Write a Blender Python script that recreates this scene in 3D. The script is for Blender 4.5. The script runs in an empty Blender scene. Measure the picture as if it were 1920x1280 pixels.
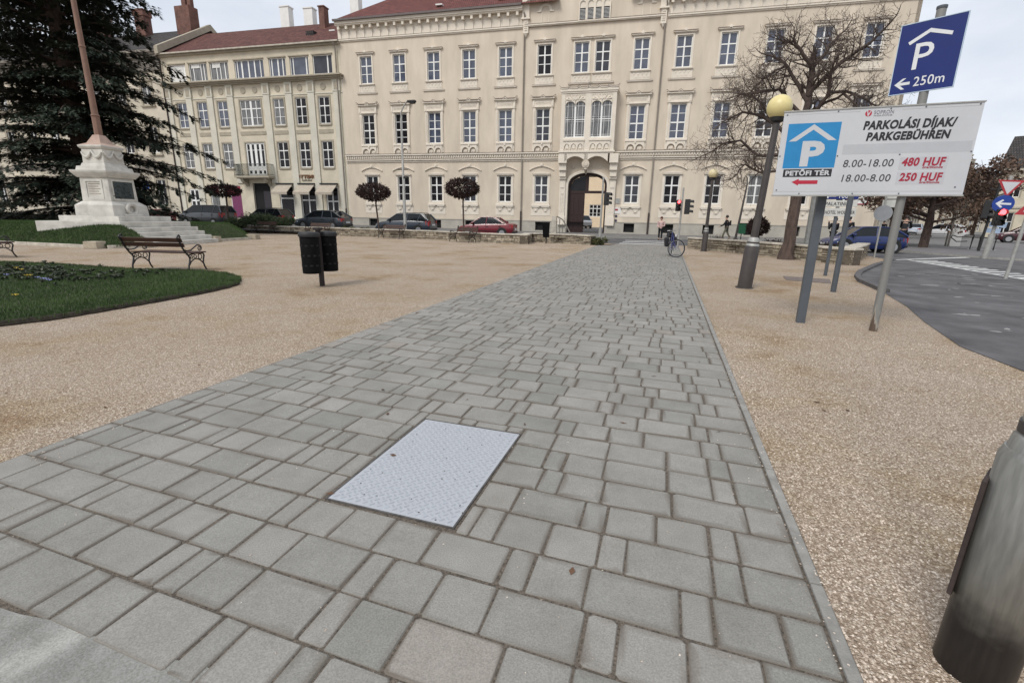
import bpy, bmesh, math, random
from mathutils import Vector, Matrix
C = bpy.context.scene
COL = C.collection
random.seed(7)
R = math.radians
pi = math.pi

# ---------------------------------------------------------------- camera
FPX, EYE = 891.757, 1.5
PITCH, ROLL, YAW = 0.255863, 0.0171810, 0.302546
def _cam_rows():
    cp, sp, cr, sr, cy, sy = math.cos(PITCH), math.sin(PITCH), math.cos(ROLL), math.sin(ROLL), math.cos(YAW), math.sin(YAW)
    Rz = Matrix(((cy, sy, 0), (-sy, cy, 0), (0, 0, 1)))
    B = Matrix(((1, 0, 0), (0, 0, -1), (0, 1, 0)))
    Rx = Matrix(((1, 0, 0), (0, cp, -sp), (0, sp, cp)))
    Rr = Matrix(((cr, -sr, 0), (sr, cr, 0), (0, 0, 1)))
    return Rr @ Rx @ B @ Rz
CM = _cam_rows()
cam = bpy.data.cameras.new('camera')
cam.sensor_width = 36.0
cam.lens = FPX / 1920 * 36.0
cam.clip_end = 2000
cam.clip_start = 0.05
co = bpy.data.objects.new('camera', cam)
COL.objects.link(co)
co.matrix_world = Matrix.Translation((0, 0, EYE)) @ Matrix((CM[0], -CM[1], -CM[2])).transposed().to_4x4()
C.camera = co

# ---------------------------------------------------------------- sky, sun, exposure
SUN_EL, SUN_AZ = R(48), R(200)          # azimuth clockwise from +Y: behind the camera, a little left
w = bpy.data.worlds.new('World')
C.world = w
w.use_nodes = True
nt = w.node_tree
nt.nodes.clear()
out = nt.nodes.new('ShaderNodeOutputWorld')
bg = nt.nodes.new('ShaderNodeBackground')
bg.inputs['Strength'].default_value = 0.12
sky = nt.nodes.new('ShaderNodeTexSky')
sky.sky_type = 'NISHITA'
sky.sun_disc = False
sky.sun_elevation = SUN_EL
sky.sun_rotation = SUN_AZ
tc = nt.nodes.new('ShaderNodeTexCoord')
mp = nt.nodes.new('ShaderNodeMapping')
mp.inputs['Scale'].default_value = (1.0, 1.0, 2.6)
nz = nt.nodes.new('ShaderNodeTexNoise')
nz.inputs['Scale'].default_value = 2.2
nz.inputs['Detail'].default_value = 6
nz.inputs['Roughness'].default_value = 0.55
rp = nt.nodes.new('ShaderNodeValToRGB')
rp.color_ramp.elements[0].position = 0.3
rp.color_ramp.elements[0].color = (4.4, 4.85, 5.6, 1)
rp.color_ramp.elements[1].position = 0.7
rp.color_ramp.elements[1].color = (6.9, 7.05, 7.35, 1)
mx = nt.nodes.new('ShaderNodeMixRGB')
mx.inputs['Fac'].default_value = 0.94
nt.links.new(tc.outputs['Generated'], mp.inputs['Vector'])
nt.links.new(mp.outputs['Vector'], nz.inputs['Vector'])
nt.links.new(nz.outputs['Fac'], rp.inputs['Fac'])
nt.links.new(sky.outputs['Color'], mx.inputs['Color1'])
nt.links.new(rp.outputs['Color'], mx.inputs['Color2'])
nt.links.new(mx.outputs['Color'], bg.inputs['Color'])
nt.links.new(bg.outputs['Background'], out.inputs['Surface'])
sl = bpy.data.lights.new('sun', 'SUN')
sl.energy = 1.9
sl.angle = R(22)
sl.color = (1.0, 0.96, 0.9)
so = bpy.data.objects.new('sun', sl)
COL.objects.link(so)
so.rotation_euler = (pi / 2 - SUN_EL, 0, -SUN_AZ + pi)
so.location = (-20, -30, 60)
C.view_settings.view_transform = 'Standard'
C.view_settings.look = 'None'
C.view_settings.exposure = 0.30
C.view_settings.gamma = 1.0
C.view_settings.use_curve_mapping = False
C.cycles.max_bounces = 6
C.cycles.use_denoising = True

# ---------------------------------------------------------------- helpers
def ray(px, py):
    d = Vector(((px - 960) / FPX, (py - 640) / FPX, 1))
    return CM.transposed() @ d
def G(px, py, z=0.0):
    """ground point seen at a photo pixel"""
    d = ray(px, py)
    t = (z - EYE) / d.z
    return Vector((d.x * t, d.y * t, z))

MATS = {}
def mat(name, col, rough=0.75, var=0.12, scale=6.0, bump=0.0, bscale=None, metal=0.0, spec=0.4, col2=None, detail=5, coat=0.0, stretch=None):
    if name in MATS: return MATS[name]
    m = bpy.data.materials.new(name); m.use_nodes = True
    n = m.node_tree.nodes; l = m.node_tree.links
    p = n['Principled BSDF']
    p.inputs['Roughness'].default_value = rough
    p.inputs['Metallic'].default_value = metal
    p.inputs['Specular IOR Level'].default_value = spec
    if coat: p.inputs['Coat Weight'].default_value = coat; p.inputs['Coat Roughness'].default_value = 0.06
    g = n.new('ShaderNodeNewGeometry')
    src = g.outputs['Position']
    if stretch:
        mpn = n.new('ShaderNodeMapping'); mpn.inputs['Scale'].default_value = stretch
        l.new(src, mpn.inputs['Vector']); src = mpn.outputs['Vector']
    if var > 0 or col2:
        t = n.new('ShaderNodeTexNoise'); t.inputs['Scale'].default_value = scale; t.inputs['Detail'].default_value = detail
        t.inputs['Roughness'].default_value = 0.6
        l.new(src, t.inputs['Vector'])
        r = n.new('ShaderNodeValToRGB')
        a = col2 if col2 else tuple(c * (1 - var) for c in col)
        b = col if col2 else tuple(min(1, c * (1 + var)) for c in col)
        r.color_ramp.elements[0].position = 0.32; r.color_ramp.elements[0].color = (*a, 1)
        r.color_ramp.elements[1].position = 0.68; r.color_ramp.elements[1].color = (*b, 1)
        l.new(t.outputs['Fac'], r.inputs['Fac']); l.new(r.outputs['Color'], p.inputs['Base Color'])
    else:
        p.inputs['Base Color'].default_value = (*col, 1)
    if bump:
        t2 = n.new('ShaderNodeTexNoise'); t2.inputs['Scale'].default_value = bscale or scale * 6; t2.inputs['Detail'].default_value = 4
        l.new(src, t2.inputs['Vector'])
        b_ = n.new('ShaderNodeBump'); b_.inputs['Strength'].default_value = bump; b_.inputs['Distance'].default_value = 0.02
        l.new(t2.outputs['Fac'], b_.inputs['Height']); l.new(b_.outputs['Normal'], p.inputs['Normal'])
    MATS[name] = m
    return m

class MB:
    """collects shapes, then links them as ONE mesh object"""
    def __init__(s): s.v = []; s.f = []; s.mi = []; s.cur = 0
    def add(s, vs, fs):
        o = len(s.v); s.v += [tuple(v) for v in vs]
        for f in fs: s.f.append([i + o for i in f]); s.mi.append(s.cur)
    def box(s, x0, x1, y0, y1, z0, z1):
        s.add([(x0,y0,z0),(x1,y0,z0),(x1,y1,z0),(x0,y1,z0),(x0,y0,z1),(x1,y0,z1),(x1,y1,z1),(x0,y1,z1)],
              [(3,2,1,0),(4,5,6,7),(0,1,5,4),(1,2,6,5),(2,3,7,6),(3,0,4,7)])
    def cbox(s, c, e, rot=0.0, taper=1.0):
        cx, cy, z0 = c; ex, ey, h = e; ca, sa = math.cos(rot), math.sin(rot); vs = []
        for z, k in ((z0, 1), (z0 + h, taper)):
            for sx, sy in ((-1,-1),(1,-1),(1,1),(-1,1)):
                x, y = sx * ex / 2 * k, sy * ey / 2 * k
                vs.append((cx + x * ca - y * sa, cy + x * sa + y * ca, z))
        s.add(vs, [(3,2,1,0),(4,5,6,7),(0,1,5,4),(1,2,6,5),(2,3,7,6),(3,0,4,7)])
    def quad(s, a, b, c, d): s.add([a, b, c, d], [(0, 1, 2, 3)])
    def tube(s, pts, rad, n=8, cap=True):
        pts = [Vector(p) for p in pts]
        if not hasattr(rad, '__len__'): rad = [rad] * len(pts)
        o = len(s.v); up = None
        for i, p in enumerate(pts):
            if i == 0: d = pts[1] - p
            elif i == len(pts) - 1: d = p - pts[i - 1]
            else: d = (pts[i + 1] - p).normalized() + (p - pts[i - 1]).normalized()
            if d.length < 1e-9: d = Vector((0, 0, 1))
            d.normalize()
            if up is None: up = Vector((0, 0, 1)) if abs(d.z) < 0.9 else Vector((1, 0, 0))
            a = d.cross(up)
            if a.length < 1e-6: a = d.cross(Vector((0.3, 1, 0.2)))
            a.normalize(); b = a.cross(d).normalized(); up = b
            for k in range(n):
                t = 2 * pi * k / n
                s.v.append(tuple(p + (a * math.cos(t) + b * math.sin(t)) * rad[i]))
        for i in range(len(pts) - 1):
            for k in range(n):
                k2 = (k + 1) % n
                s.f.append([o + i * n + k2, o + i * n + k, o + (i + 1) * n + k, o + (i + 1) * n + k2]); s.mi.append(s.cur)
        if cap:
            s.f.append([o + k for k in range(n)]); s.mi.append(s.cur)
            e = o + (len(pts) - 1) * n
            s.f.append([e + k for k in reversed(range(n))]); s.mi.append(s.cur)
    def lathe(s, prof, n=24, c=(0, 0, 0), cap=True):
        o = len(s.v)
        for r, z in prof:
            for k in range(n):
                t = 2 * pi * k / n; s.v.append((c[0] + r * math.cos(t), c[1] + r * math.sin(t), c[2] + z))
        for i in range(len(prof) - 1):
            for k in range(n):
                k2 = (k + 1) % n
                s.f.append([o + i*n + k, o + i*n + k2, o + (i+1)*n + k2, o + (i+1)*n + k]); s.mi.append(s.cur)
        if cap:
            s.f.append([o + k for k in reversed(range(n))]); s.mi.append(s.cur)
            e = o + (len(prof) - 1) * n; s.f.append([e + k for k in range(n)]); s.mi.append(s.cur)
    def prism(s, poly, d0, d1, axis='y'):
        """polygon in (x,z) pushed along y, or in (x,y) pushed along z, or in (y,z) pushed along x"""
        def P(a, b, d): return (a, d, b) if axis == 'y' else ((a, b, d) if axis == 'z' else (d, a, b))
        n = len(poly)
        s.add([P(a, b, d0) for a, b in poly] + [P(a, b, d1) for a, b in poly],
              [tuple(range(n)), tuple(reversed(range(n, 2 * n)))] + [((i + 1) % n, i, n + i, n + (i + 1) % n) for i in range(n)])
    def strip(s, path, prof, closed=False):
        """sweep prof (offset out, z) along a flat path of (x,y)"""
        o = len(s.v); m = len(prof); n = len(path)
        for i in range(n):
            p = Vector(path[i]); a = Vector(path[max(0, i-1)]); b = Vector(path[min(n-1, i+1)])
            d = (b - a).normalized(); nn = Vector((d.y, -d.x))
            for q, z in prof: s.v.append((p.x + nn.x * q, p.y + nn.y * q, z))
        for i in range(n - 1):
            for k in range(m - 1):
                s.f.append([o+i*m+k, o+i*m+k+1, o+(i+1)*m+k+1, o+(i+1)*m+k]); s.mi.append(s.cur)
        s.f.append([o + k for k in range(m)]); s.mi.append(s.cur)
        s.f.append([o+(n-1)*m + k for k in reversed(range(m))]); s.mi.append(s.cur)
    def mesh(s, name, mats, smooth=False, fix=True):
        me = bpy.data.meshes.new(name); me.from_pydata(s.v, [], s.f)
        if not isinstance(mats, (list, tuple)): mats = [mats]
        for m in mats: me.materials.append(m)
        if len(mats) > 1: me.polygons.foreach_set('material_index', s.mi)
        if fix:
            bm = bmesh.new(); bm.from_mesh(me); bmesh.ops.recalc_face_normals(bm, faces=bm.faces); bm.to_mesh(me); bm.free()
        if smooth:
            me.polygons.foreach_set('use_smooth', [True] * len(me.polygons))
            try: me.set_sharp_from_angle(angle=R(40))
            except Exception: pass
        me.update()
        return me
    def build(s, name, mats, parent=None, smooth=False, bevel=0.0, fix=True):
        o = bpy.data.objects.new(name, s.mesh(name, mats, smooth, fix)); COL.objects.link(o)
        if parent: o.parent = parent
        if bevel:
            b = o.modifiers.new('bevel', 'BEVEL'); b.width = bevel; b.segments = 2; b.limit_method = 'ANGLE'; b.angle_limit = R(40)
        return o

def tag(o, label, cat, group=None):
    o['label'] = label; o['category'] = cat
    if group: o['group'] = group
    return o
def thing(name, label, cat, loc=(0, 0, 0), rz=0.0, group=None):
    o = bpy.data.objects.new(name, None); COL.objects.link(o)
    o.location = loc; o.rotation_euler = (0, 0, rz); o.empty_display_size = 0.3
    return tag(o, label, cat, group)
def struct(o): o['kind'] = 'structure'; return o
def stuff(o, label=None, cat=None):
    o['kind'] = 'stuff'
    if label: o['label'] = label
    if cat: o['category'] = cat
    return o
def copy_tree(o, parent=None):
    c = o.copy(); COL.objects.link(c)
    if parent is not None: c.parent = parent
    for ch in list(o.children): copy_tree(ch, c)
    return c
def text(name, body, size, m, parent, loc, rot=(pi/2, 0, 0), align='LEFT', shear=0.0, bold=0.0, sx=1.0, depth=0.002):
    cu = bpy.data.curves.new(name, 'FONT'); cu.body = body; cu.size = size; cu.align_x = align; cu.align_y = 'BOTTOM_BASELINE'
    cu.space_character = 1.06; cu.shear = shear; cu.offset = bold; cu.extrude = depth; cu.resolution_u = 3
    t = bpy.data.objects.new(name, cu); COL.objects.link(t)
    bpy.context.view_layer.update()
    me = bpy.data.meshes.new_from_object(t.evaluated_get(bpy.context.evaluated_depsgraph_get()))
    COL.objects.unlink(t); bpy.data.objects.remove(t)
    me.transform(Matrix.Diagonal((sx, 1, 1, 1)))
    me.materials.clear(); me.materials.append(m); me.name = name
    o = bpy.data.objects.new(name, me); COL.objects.link(o); o.parent = parent; o.location = loc; o.rotation_euler = rot
    return o
def skinned(name, pts, edges, radii, m, parent, root=0, sub=1):
    me = bpy.data.meshes.new(name); me.from_pydata(pts, edges, [])
    o = bpy.data.objects.new(name, me); COL.objects.link(o)
    sk = o.modifiers.new('skin', 'SKIN'); sk.use_smooth_shade = True
    ss = o.modifiers.new('sub', 'SUBSURF'); ss.levels = sub; ss.render_levels = sub
    for i, r in enumerate(radii):
        sv = me.skin_vertices[0].data[i]; sv.radius = (r if hasattr(r, '__len__') else (r, r)); sv.use_root = (i == root)
    bpy.context.view_layer.update()
    m2 = bpy.data.meshes.new_from_object(o.evaluated_get(bpy.context.evaluated_depsgraph_get()))
    COL.objects.unlink(o); bpy.data.objects.remove(o)
    m2.materials.clear(); m2.materials.append(m); m2.name = name
    m2.polygons.foreach_set('use_smooth', [True] * len(m2.polygons))
    q = bpy.data.objects.new(name, m2); COL.objects.link(q)
    if parent: q.parent = parent
    return q

# ---------------------------------------------------------------- materials
def gravel_mat():
    m = bpy.data.materials.new('gravel'); m.use_nodes = True
    n = m.node_tree.nodes; l = m.node_tree.links; p = n['Principled BSDF']; p.inputs['Roughness'].default_value = 0.95; p.inputs['Specular IOR Level'].default_value = 0.15
    g = n.new('ShaderNodeNewGeometry')
    v = n.new('ShaderNodeTexVoronoi'); v.inputs['Scale'].default_value = 92; v.inputs['Randomness'].default_value = 1
    l.new(g.outputs['Position'], v.inputs['Vector'])
    v2 = n.new('ShaderNodeTexVoronoi'); v2.inputs['Scale'].default_value = 160
    l.new(g.outputs['Position'], v2.inputs['Vector'])
    sep = n.new('ShaderNodeSeparateColor'); l.new(v.outputs['Color'], sep.inputs['Color'])
    r = n.new('ShaderNodeValToRGB'); e = r.color_ramp.elements
    e[0].position = 0.0; e[0].color = (0.28, 0.222, 0.172, 1); e[1].position = 1.0; e[1].color = (0.84, 0.755, 0.645, 1)
    a = e.new(0.35); a.color = (0.51, 0.422, 0.332, 1); b = e.new(0.8); b.color = (0.645, 0.553, 0.452, 1)
    l.new(sep.outputs['Red'], r.inputs['Fac'])
    # crevices between stones are darker and browner
    cr = n.new('ShaderNodeMapRange'); cr.inputs['From Min'].default_value = 0.25; cr.inputs['From Max'].default_value = 0.62; cr.inputs['To Min'].default_value = 0.0; cr.inputs['To Max'].default_value = 0.62
    l.new(v.outputs['Distance'], cr.inputs['Value'])
    mxc = n.new('ShaderNodeMixRGB'); mxc.inputs['Color2'].default_value = (0.19, 0.13, 0.09, 1)
    l.new(r.outputs['Color'], mxc.inputs['Color1']); l.new(cr.outputs['Result'], mxc.inputs['Fac'])
    # big worn patches
    t = n.new('ShaderNodeTexNoise'); t.inputs['Scale'].default_value = 0.55; t.inputs['Detail'].default_value = 8; t.inputs['Roughness'].default_value = 0.68
    l.new(g.outputs['Position'], t.inputs['Vector'])
    r2 = n.new('ShaderNodeValToRGB'); e2 = r2.color_ramp.elements
    e2[0].position = 0.36; e2[0].color = (0.80, 0.70, 0.57, 1); e2[1].position = 0.63; e2[1].color = (1.10, 1.10, 1.10, 1)
    c_ = e2.new(0.43); c_.color = (0.97, 0.93, 0.82, 1); c2_ = e2.new(0.5); c2_.color = (1.02, 1.0, 0.97, 1)
    l.new(t.outputs['Fac'], r2.inputs['Fac'])
    mm = n.new('ShaderNodeMixRGB'); mm.blend_type = 'MULTIPLY'; mm.inputs['Fac'].default_value = 1
    l.new(mxc.outputs['Color'], mm.inputs['Color1']); l.new(r2.outputs['Color'], mm.inputs['Color2'])
    l.new(mm.outputs['Color'], p.inputs['Base Color'])
    mh = n.new('ShaderNodeMath'); mh.operation = 'ADD'; l.new(v.outputs['Distance'], mh.inputs[0]); l.new(v2.outputs['Distance'], mh.inputs[1])
    bp = n.new('ShaderNodeBump'); bp.invert = True; bp.inputs['Strength'].default_value = 0.8; bp.inputs['Distance'].default_value = 0.012
    l.new(mh.outputs[0], bp.inputs['Height']); l.new(bp.outputs['Normal'], p.inputs['Normal'])
    return m
def attr_mat(name, attr, c0, c1, rough, scale, fine, bump, big=None):
    """colour varies from stone to stone through a face attribute"""
    m = bpy.data.materials.new(name); m.use_nodes = True
    n = m.node_tree.nodes; l = m.node_tree.links; p = n['Principled BSDF']; p.inputs['Roughness'].default_value = rough; p.inputs['Specular IOR Level'].default_value = 0.3
    at = n.new('ShaderNodeAttribute'); at.attribute_name = attr
    r = n.new('ShaderNodeValToRGB'); r.color_ramp.elements[0].color = (*c0, 1); r.color_ramp.elements[1].color = (*c1, 1)
    if big: ce = r.color_ramp.elements; ce[1].position = .88; cx_ = ce.new(.97); cx_.color = (0.272, 0.250, 0.224, 1)
    l.new(at.outputs['Fac'], r.inputs['Fac'])
    g = n.new('ShaderNodeNewGeometry')
    t = n.new('ShaderNodeTexNoise'); t.inputs['Scale'].default_value = scale; t.inputs['Detail'].default_value = 8; t.inputs['Roughness'].default_value = 0.7
    l.new(g.outputs['Position'], t.inputs['Vector'])
    r2 = n.new('ShaderNodeValToRGB'); e = r2.color_ramp.elements; e[0].position = 0.28; e[0].color = (0.80, 0.79, 0.765, 1); e[1].position = 0.72; e[1].color = (1.14, 1.14, 1.14, 1)
    l.new(t.outputs['Fac'], r2.inputs['Fac'])
    mm = n.new('ShaderNodeMixRGB'); mm.blend_type = 'MULTIPLY'; mm.inputs['Fac'].default_value = 1
    l.new(r.outputs['Color'], mm.inputs['Color1']); l.new(r2.outputs['Color'], mm.inputs['Color2'])
    t3 = n.new('ShaderNodeTexNoise'); t3.inputs['Scale'].default_value = fine; t3.inputs['Detail'].default_value = 3
    l.new(g.outputs['Position'], t3.inputs['Vector'])
    r3 = n.new('ShaderNodeValToRGB'); e = r3.color_ramp.elements; e[0].position = 0.3; e[0].color = (0.8, 0.8, 0.8, 1); e[1].position = 0.7; e[1].color = (1.16, 1.16, 1.16, 1)
    l.new(t3.outputs['Fac'], r3.inputs['Fac'])
    m3 = n.new('ShaderNodeMixRGB'); m3.blend_type = 'MULTIPLY'; m3.inputs['Fac'].default_value = 1
    l.new(mm.outputs['Color'], m3.inputs['Color1']); l.new(r3.outputs['Color'], m3.inputs['Color2'])
    fin = m3.outputs['Color']
    if big:     # dirt washed into the joints stains the rims of some stones
        ae = n.new('ShaderNodeAttribute'); ae.attribute_name = big; md = n.new('ShaderNodeMixRGB'); md.inputs['Color2'].default_value = (0.105, 0.085, 0.066, 1)
        am = n.new('ShaderNodeMath'); am.operation = 'MULTIPLY'; l.new(ae.outputs['Fac'], am.inputs[0]); l.new(r2.outputs['Color'], am.inputs[1]); l.new(am.outputs[0], md.inputs['Fac']); l.new(fin, md.inputs['Color1']); fin = md.outputs['Color']
    l.new(fin, p.inputs['Base Color'])
    b_ = n.new('ShaderNodeBump'); b_.inputs['Strength'].default_value = bump; b_.inputs['Distance'].default_value = 0.006
    l.new(t3.outputs['Fac'], b_.inputs['Height']); l.new(b_.outputs['Normal'], p.inputs['Normal'])
    return m
def brick_like(name, c1, c2, cm, sx, sy, axis, bump=0.4, mortar=0.03, rough=0.9):
    """roof tiles / coursed work from the brick texture, laid in object space"""
    m = bpy.data.materials.new(name); m.use_nodes = True
    n = m.node_tree.nodes; l = m.node_tree.links; p = n['Principled BSDF']; p.inputs['Roughness'].default_value = rough; p.inputs['Specular IOR Level'].default_value = 0.2
    t = n.new('ShaderNodeTexCoord'); s = n.new('ShaderNodeSeparateXYZ'); c = n.new('ShaderNodeCombineXYZ')
    l.new(t.outputs['Object'], s.inputs[0]); l.new(s.outputs[axis[0]], c.inputs[0]); l.new(s.outputs[axis[1]], c.inputs[1])
    b = n.new('ShaderNodeTexBrick'); b.inputs['Scale'].default_value = 1; b.inputs['Brick Width'].default_value = sx; b.inputs['Row Height'].default_value = sy
    b.inputs['Mortar Size'].default_value = mortar; b.inputs['Color1'].default_value = (*c1, 1); b.inputs['Color2'].default_value = (*c2, 1); b.inputs['Mortar'].default_value = (*cm, 1)
    l.new(c.outputs[0], b.inputs['Vector'])
    z = n.new('ShaderNodeTexNoise'); z.inputs['Scale'].default_value = 1.6; z.inputs['Detail'].default_value = 8; z.inputs['Roughness'].default_value = 0.7
    l.new(t.outputs['Object'], z.inputs['Vector'])
    r = n.new('ShaderNodeValToRGB'); e = r.color_ramp.elements; e[0].position = 0.3; e[0].color = (0.6, 0.6, 0.62, 1); e[1].position = 0.7; e[1].color = (1.25, 1.22, 1.2, 1)
    l.new(z.outputs['Fac'], r.inputs['Fac'])
    mm = n.new('ShaderNodeMixRGB'); mm.blend_type = 'MULTIPLY'; mm.inputs['Fac'].default_value = 1
    l.new(b.outputs['Color'], mm.inputs['Color1']); l.new(r.outputs['Color'], mm.inputs['Color2']); l.new(mm.outputs['Color'], p.inputs['Base Color'])
    bp = n.new('ShaderNodeBump'); bp.inputs['Strength'].default_value = bump; bp.inputs['Distance'].default_value = 0.03; bp.invert = True
    l.new(b.outputs['Fac'], bp.inputs['Height']); l.new(bp.outputs['Normal'], p.inputs['Normal'])
    return m
def glass_mat(name, col, spec=0.9, rough=0.04):
    return mat(name, col, rough=rough, var=0.35, scale=0.9, spec=spec, detail=3)
def emit(name, col, strength):
    m = bpy.data.materials.new(name); m.use_nodes = True; p = m.node_tree.nodes['Principled BSDF']
    p.inputs['Base Color'].default_value = (*col, 1); p.inputs['Emission Color'].default_value = (*col, 1); p.inputs['Emission Strength'].default_value = strength
    return m

M_gravel = gravel_mat()
M_paver = attr_mat('paver', 'tone', (0.214, 0.213, 0.196), (0.284, 0.272, 0.252), 0.88, 2.2, 160, 0.35, 'edge')
M_joint = mat('joint_sand', (0.12, 0.10, 0.079), 0.95, 0.6, 90, 0.6, 200)
M_kerb = mat('kerb_concrete', (0.25, 0.243, 0.225), 0.9, 0.2, 12, 0.3, 120)
M_asph = mat('asphalt', (0.098, 0.095, 0.098), 0.85, 0.42, 1.1, 0.5, 130, detail=9)
M_asph2 = mat('asphalt_light', (0.16, 0.155, 0.15), 0.88, 0.2, 1.2, 0.4, 120, detail=8)
M_paint = mat('road_paint', (0.62, 0.62, 0.60), 0.7, 0.25, 9)
M_wall = mat('stucco_cream', (0.60, 0.522, 0.422), 0.9, 0.115, 0.9, 0.12, 40, detail=8, stretch=(1, 1, .28))
M_trim = mat('stucco_pale', (0.70, 0.635, 0.54), 0.88, 0.07, 1.2, 0.08, 60)
M_orn = mat('stucco_ornament', (0.56, 0.49, 0.40), 0.9, 0.18, 6.0, 0.5, 30)
M_plinth = mat('plinth_grey', (0.40, 0.375, 0.325), 0.92, 0.12, 1.3, 0.2, 40)
M_town = mat('stucco_yellow', (0.58, 0.522, 0.41), 0.9, 0.12, 0.9, 0.15, 40, detail=8)
M_pil = mat('stucco_grey_green', (0.575, 0.55, 0.465), 0.9, 0.08, 0.8, 0.1, 40)
M_surr = mat('render_grey_brown', (0.36, 0.32, 0.25), 0.9, 0.12, 2.0)
M_old = mat('stucco_old', (0.55, 0.495, 0.40), 0.9, 0.12, 0.5, 0.15, 40, detail=8)
M_oldg = mat('render_soot', (0.20, 0.18, 0.155), 0.9, 0.3, 1.1, detail=8)
M_frame = mat('window_white', (0.78, 0.78, 0.76), 0.5, 0.05, 4)
M_gsky = glass_mat('glass_sky_tint', (0.062, 0.072, 0.105))  # bluish sky reflection of the panes put into the base colour
M_gdark = glass_mat('glass_dark', (0.016, 0.015, 0.017), 0.25, 0.08)  # dark, dull tone stands in for unbuilt houses opposite in the reflection
M_gmid = glass_mat('glass_mid', (0.035, 0.036, 0.045), 0.5)
M_curtain = mat('curtained_glass', (0.13, 0.13, 0.13), 0.15, 0.6, 3.0, stretch=(3, 3, 0.3), spec=0.7)
M_roof = brick_like('roof_tiles_red', (0.20, 0.075, 0.06), (0.15, 0.058, 0.05), (0.07, 0.03, 0.03), 0.22, 0.34, (0, 2), 0.5, 0.035)
M_roof2 = brick_like('roof_tiles_brown', (0.20, 0.085, 0.066), (0.135, 0.062, 0.054), (0.06, 0.032, 0.03), 0.22, 0.34, (0, 2), 0.6, 0.04)
M_roofg = brick_like('roof_tiles_grey', (0.085, 0.075, 0.07), (0.06, 0.055, 0.052), (0.03, 0.03, 0.03), 0.25, 0.34, (0, 2), 0.5, 0.04)
M_gut = mat('gutter_metal', (0.12, 0.10, 0.095), 0.5, 0.15, 3, metal=0.3)
M_pipe = mat('downpipe', (0.30, 0.265, 0.225), 0.5, 0.12, 2, metal=0.2)
M_pipeb = mat('downpipe_brown', (0.055, 0.04, 0.036), 0.5, 0.1, 2)
M_black = mat('black_void', (0.008, 0.008, 0.009), 0.8, 0.2, 3)
M_wood = mat('door_wood', (0.030, 0.014, 0.012), 0.5, 0.3, 5, stretch=(6, 6, 1))
M_brickc = brick_like('chimney_brick', (0.20, 0.085, 0.065), (0.15, 0.07, 0.058), (0.16, 0.13, 0.11), 0.25, 0.08, (0, 2), 0.3, 0.012)
M_white = mat('painted_white', (0.72, 0.71, 0.68), 0.7, 0.06, 2)
M_iron = mat('black_iron', (0.016, 0.015, 0.015), 0.5, 0.2, 20, spec=0.5)
M_lime = mat('limestone_white', (0.515, 0.495, 0.45), 0.85, 0.2, 1.8, 0.2, 30, detail=9)
M_rubble = attr_mat('rubble_stone', 'tone', (0.14, 0.115, 0.085), (0.44, 0.385, 0.30), 0.92, 6, 60, 0.8)
M_cope = mat('coping_stone', (0.45, 0.41, 0.345), 0.9, 0.25, 3, 0.3, 40)
M_mort = mat('wall_mortar', (0.10, 0.082, 0.062), 0.95, 0.3, 8)
M_grass = mat('grass', (0.072, 0.118, 0.036), 0.8, 0.0, 0.9, col2=(0.038, 0.066, 0.022), spec=0.2)
M_soil = mat('soil', (0.036, 0.045, 0.018), 0.95, 0.4, 8, 0.5, 40)
M_bark = mat('bark', (0.080, 0.056, 0.046), 0.95, 0.4, 9, 0.9, 22, stretch=(1, 1, 0.35))
M_twig = mat('twig', (0.075, 0.055, 0.046), 0.9, 0.3, 6)
M_needle = mat('cedar_needles', (0.060, 0.078, 0.054), 0.85, 0.0, 0.9, col2=(0.025, 0.035, 0.027), spec=0.2)
M_shrub = mat('shrub_leaf', (0.105, 0.135, 0.066), 0.8, 0.0, 2, col2=(0.045, 0.060, 0.030), spec=0.25)
M_dleaf = mat('dark_twigs', (0.058, 0.036, 0.032), 0.85, 0.0, 3, col2=(0.026, 0.016, 0.015), spec=0.2)
M_bleaf = mat('brown_leaf', (0.19, 0.125, 0.088), 0.85, 0.0, 1.2, col2=(0.07, 0.046, 0.038), spec=0.2)
M_steel = mat('galvanised', (0.36, 0.355, 0.335), 0.55, 0.14, 5, 0.1, 60, metal=0.35)
M_post = mat('post_blue_grey', (0.078, 0.088, 0.10), 0.5, 0.1, 5)
M_lampp = mat('lamp_brown_grey', (0.052, 0.044, 0.041), 0.5, 0.2, 6, spec=0.5)
M_tyre = mat('tyre', (0.018, 0.018, 0.018), 0.85, 0.2, 10)
M_rim = mat('rim', (0.42, 0.42, 0.43), 0.35, 0.1, 10, metal=0.7)
M_carglass = glass_mat('car_glass', (0.010, 0.012, 0.014), 0.35)
M_plast = mat('black_plastic', (0.02, 0.02, 0.021), 0.6, 0.15, 10)
M_hl = mat('headlight', (0.62, 0.63, 0.65), 0.1, 0.1, 8, spec=0.9)
M_tl = mat('taillight', (0.30, 0.012, 0.014), 0.15, 0.2, 8, spec=0.8)
M_plate = mat('plate_white', (0.72, 0.72, 0.72), 0.5, 0.05, 4)

# ---------------------------------------------------------------- ground
def sheet(name, poly, z, m):
    b = MB(); b.add([(x, y, z) for x, y in poly], [tuple(range(len(poly)))]); return struct(b.build(name, m))
g = MB()
g.quad((-500, -200, 0), (500, -200, 0), (500, 500, 0), (-500, 500, 0))
struct(g.build('ground', M_gravel))

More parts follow.
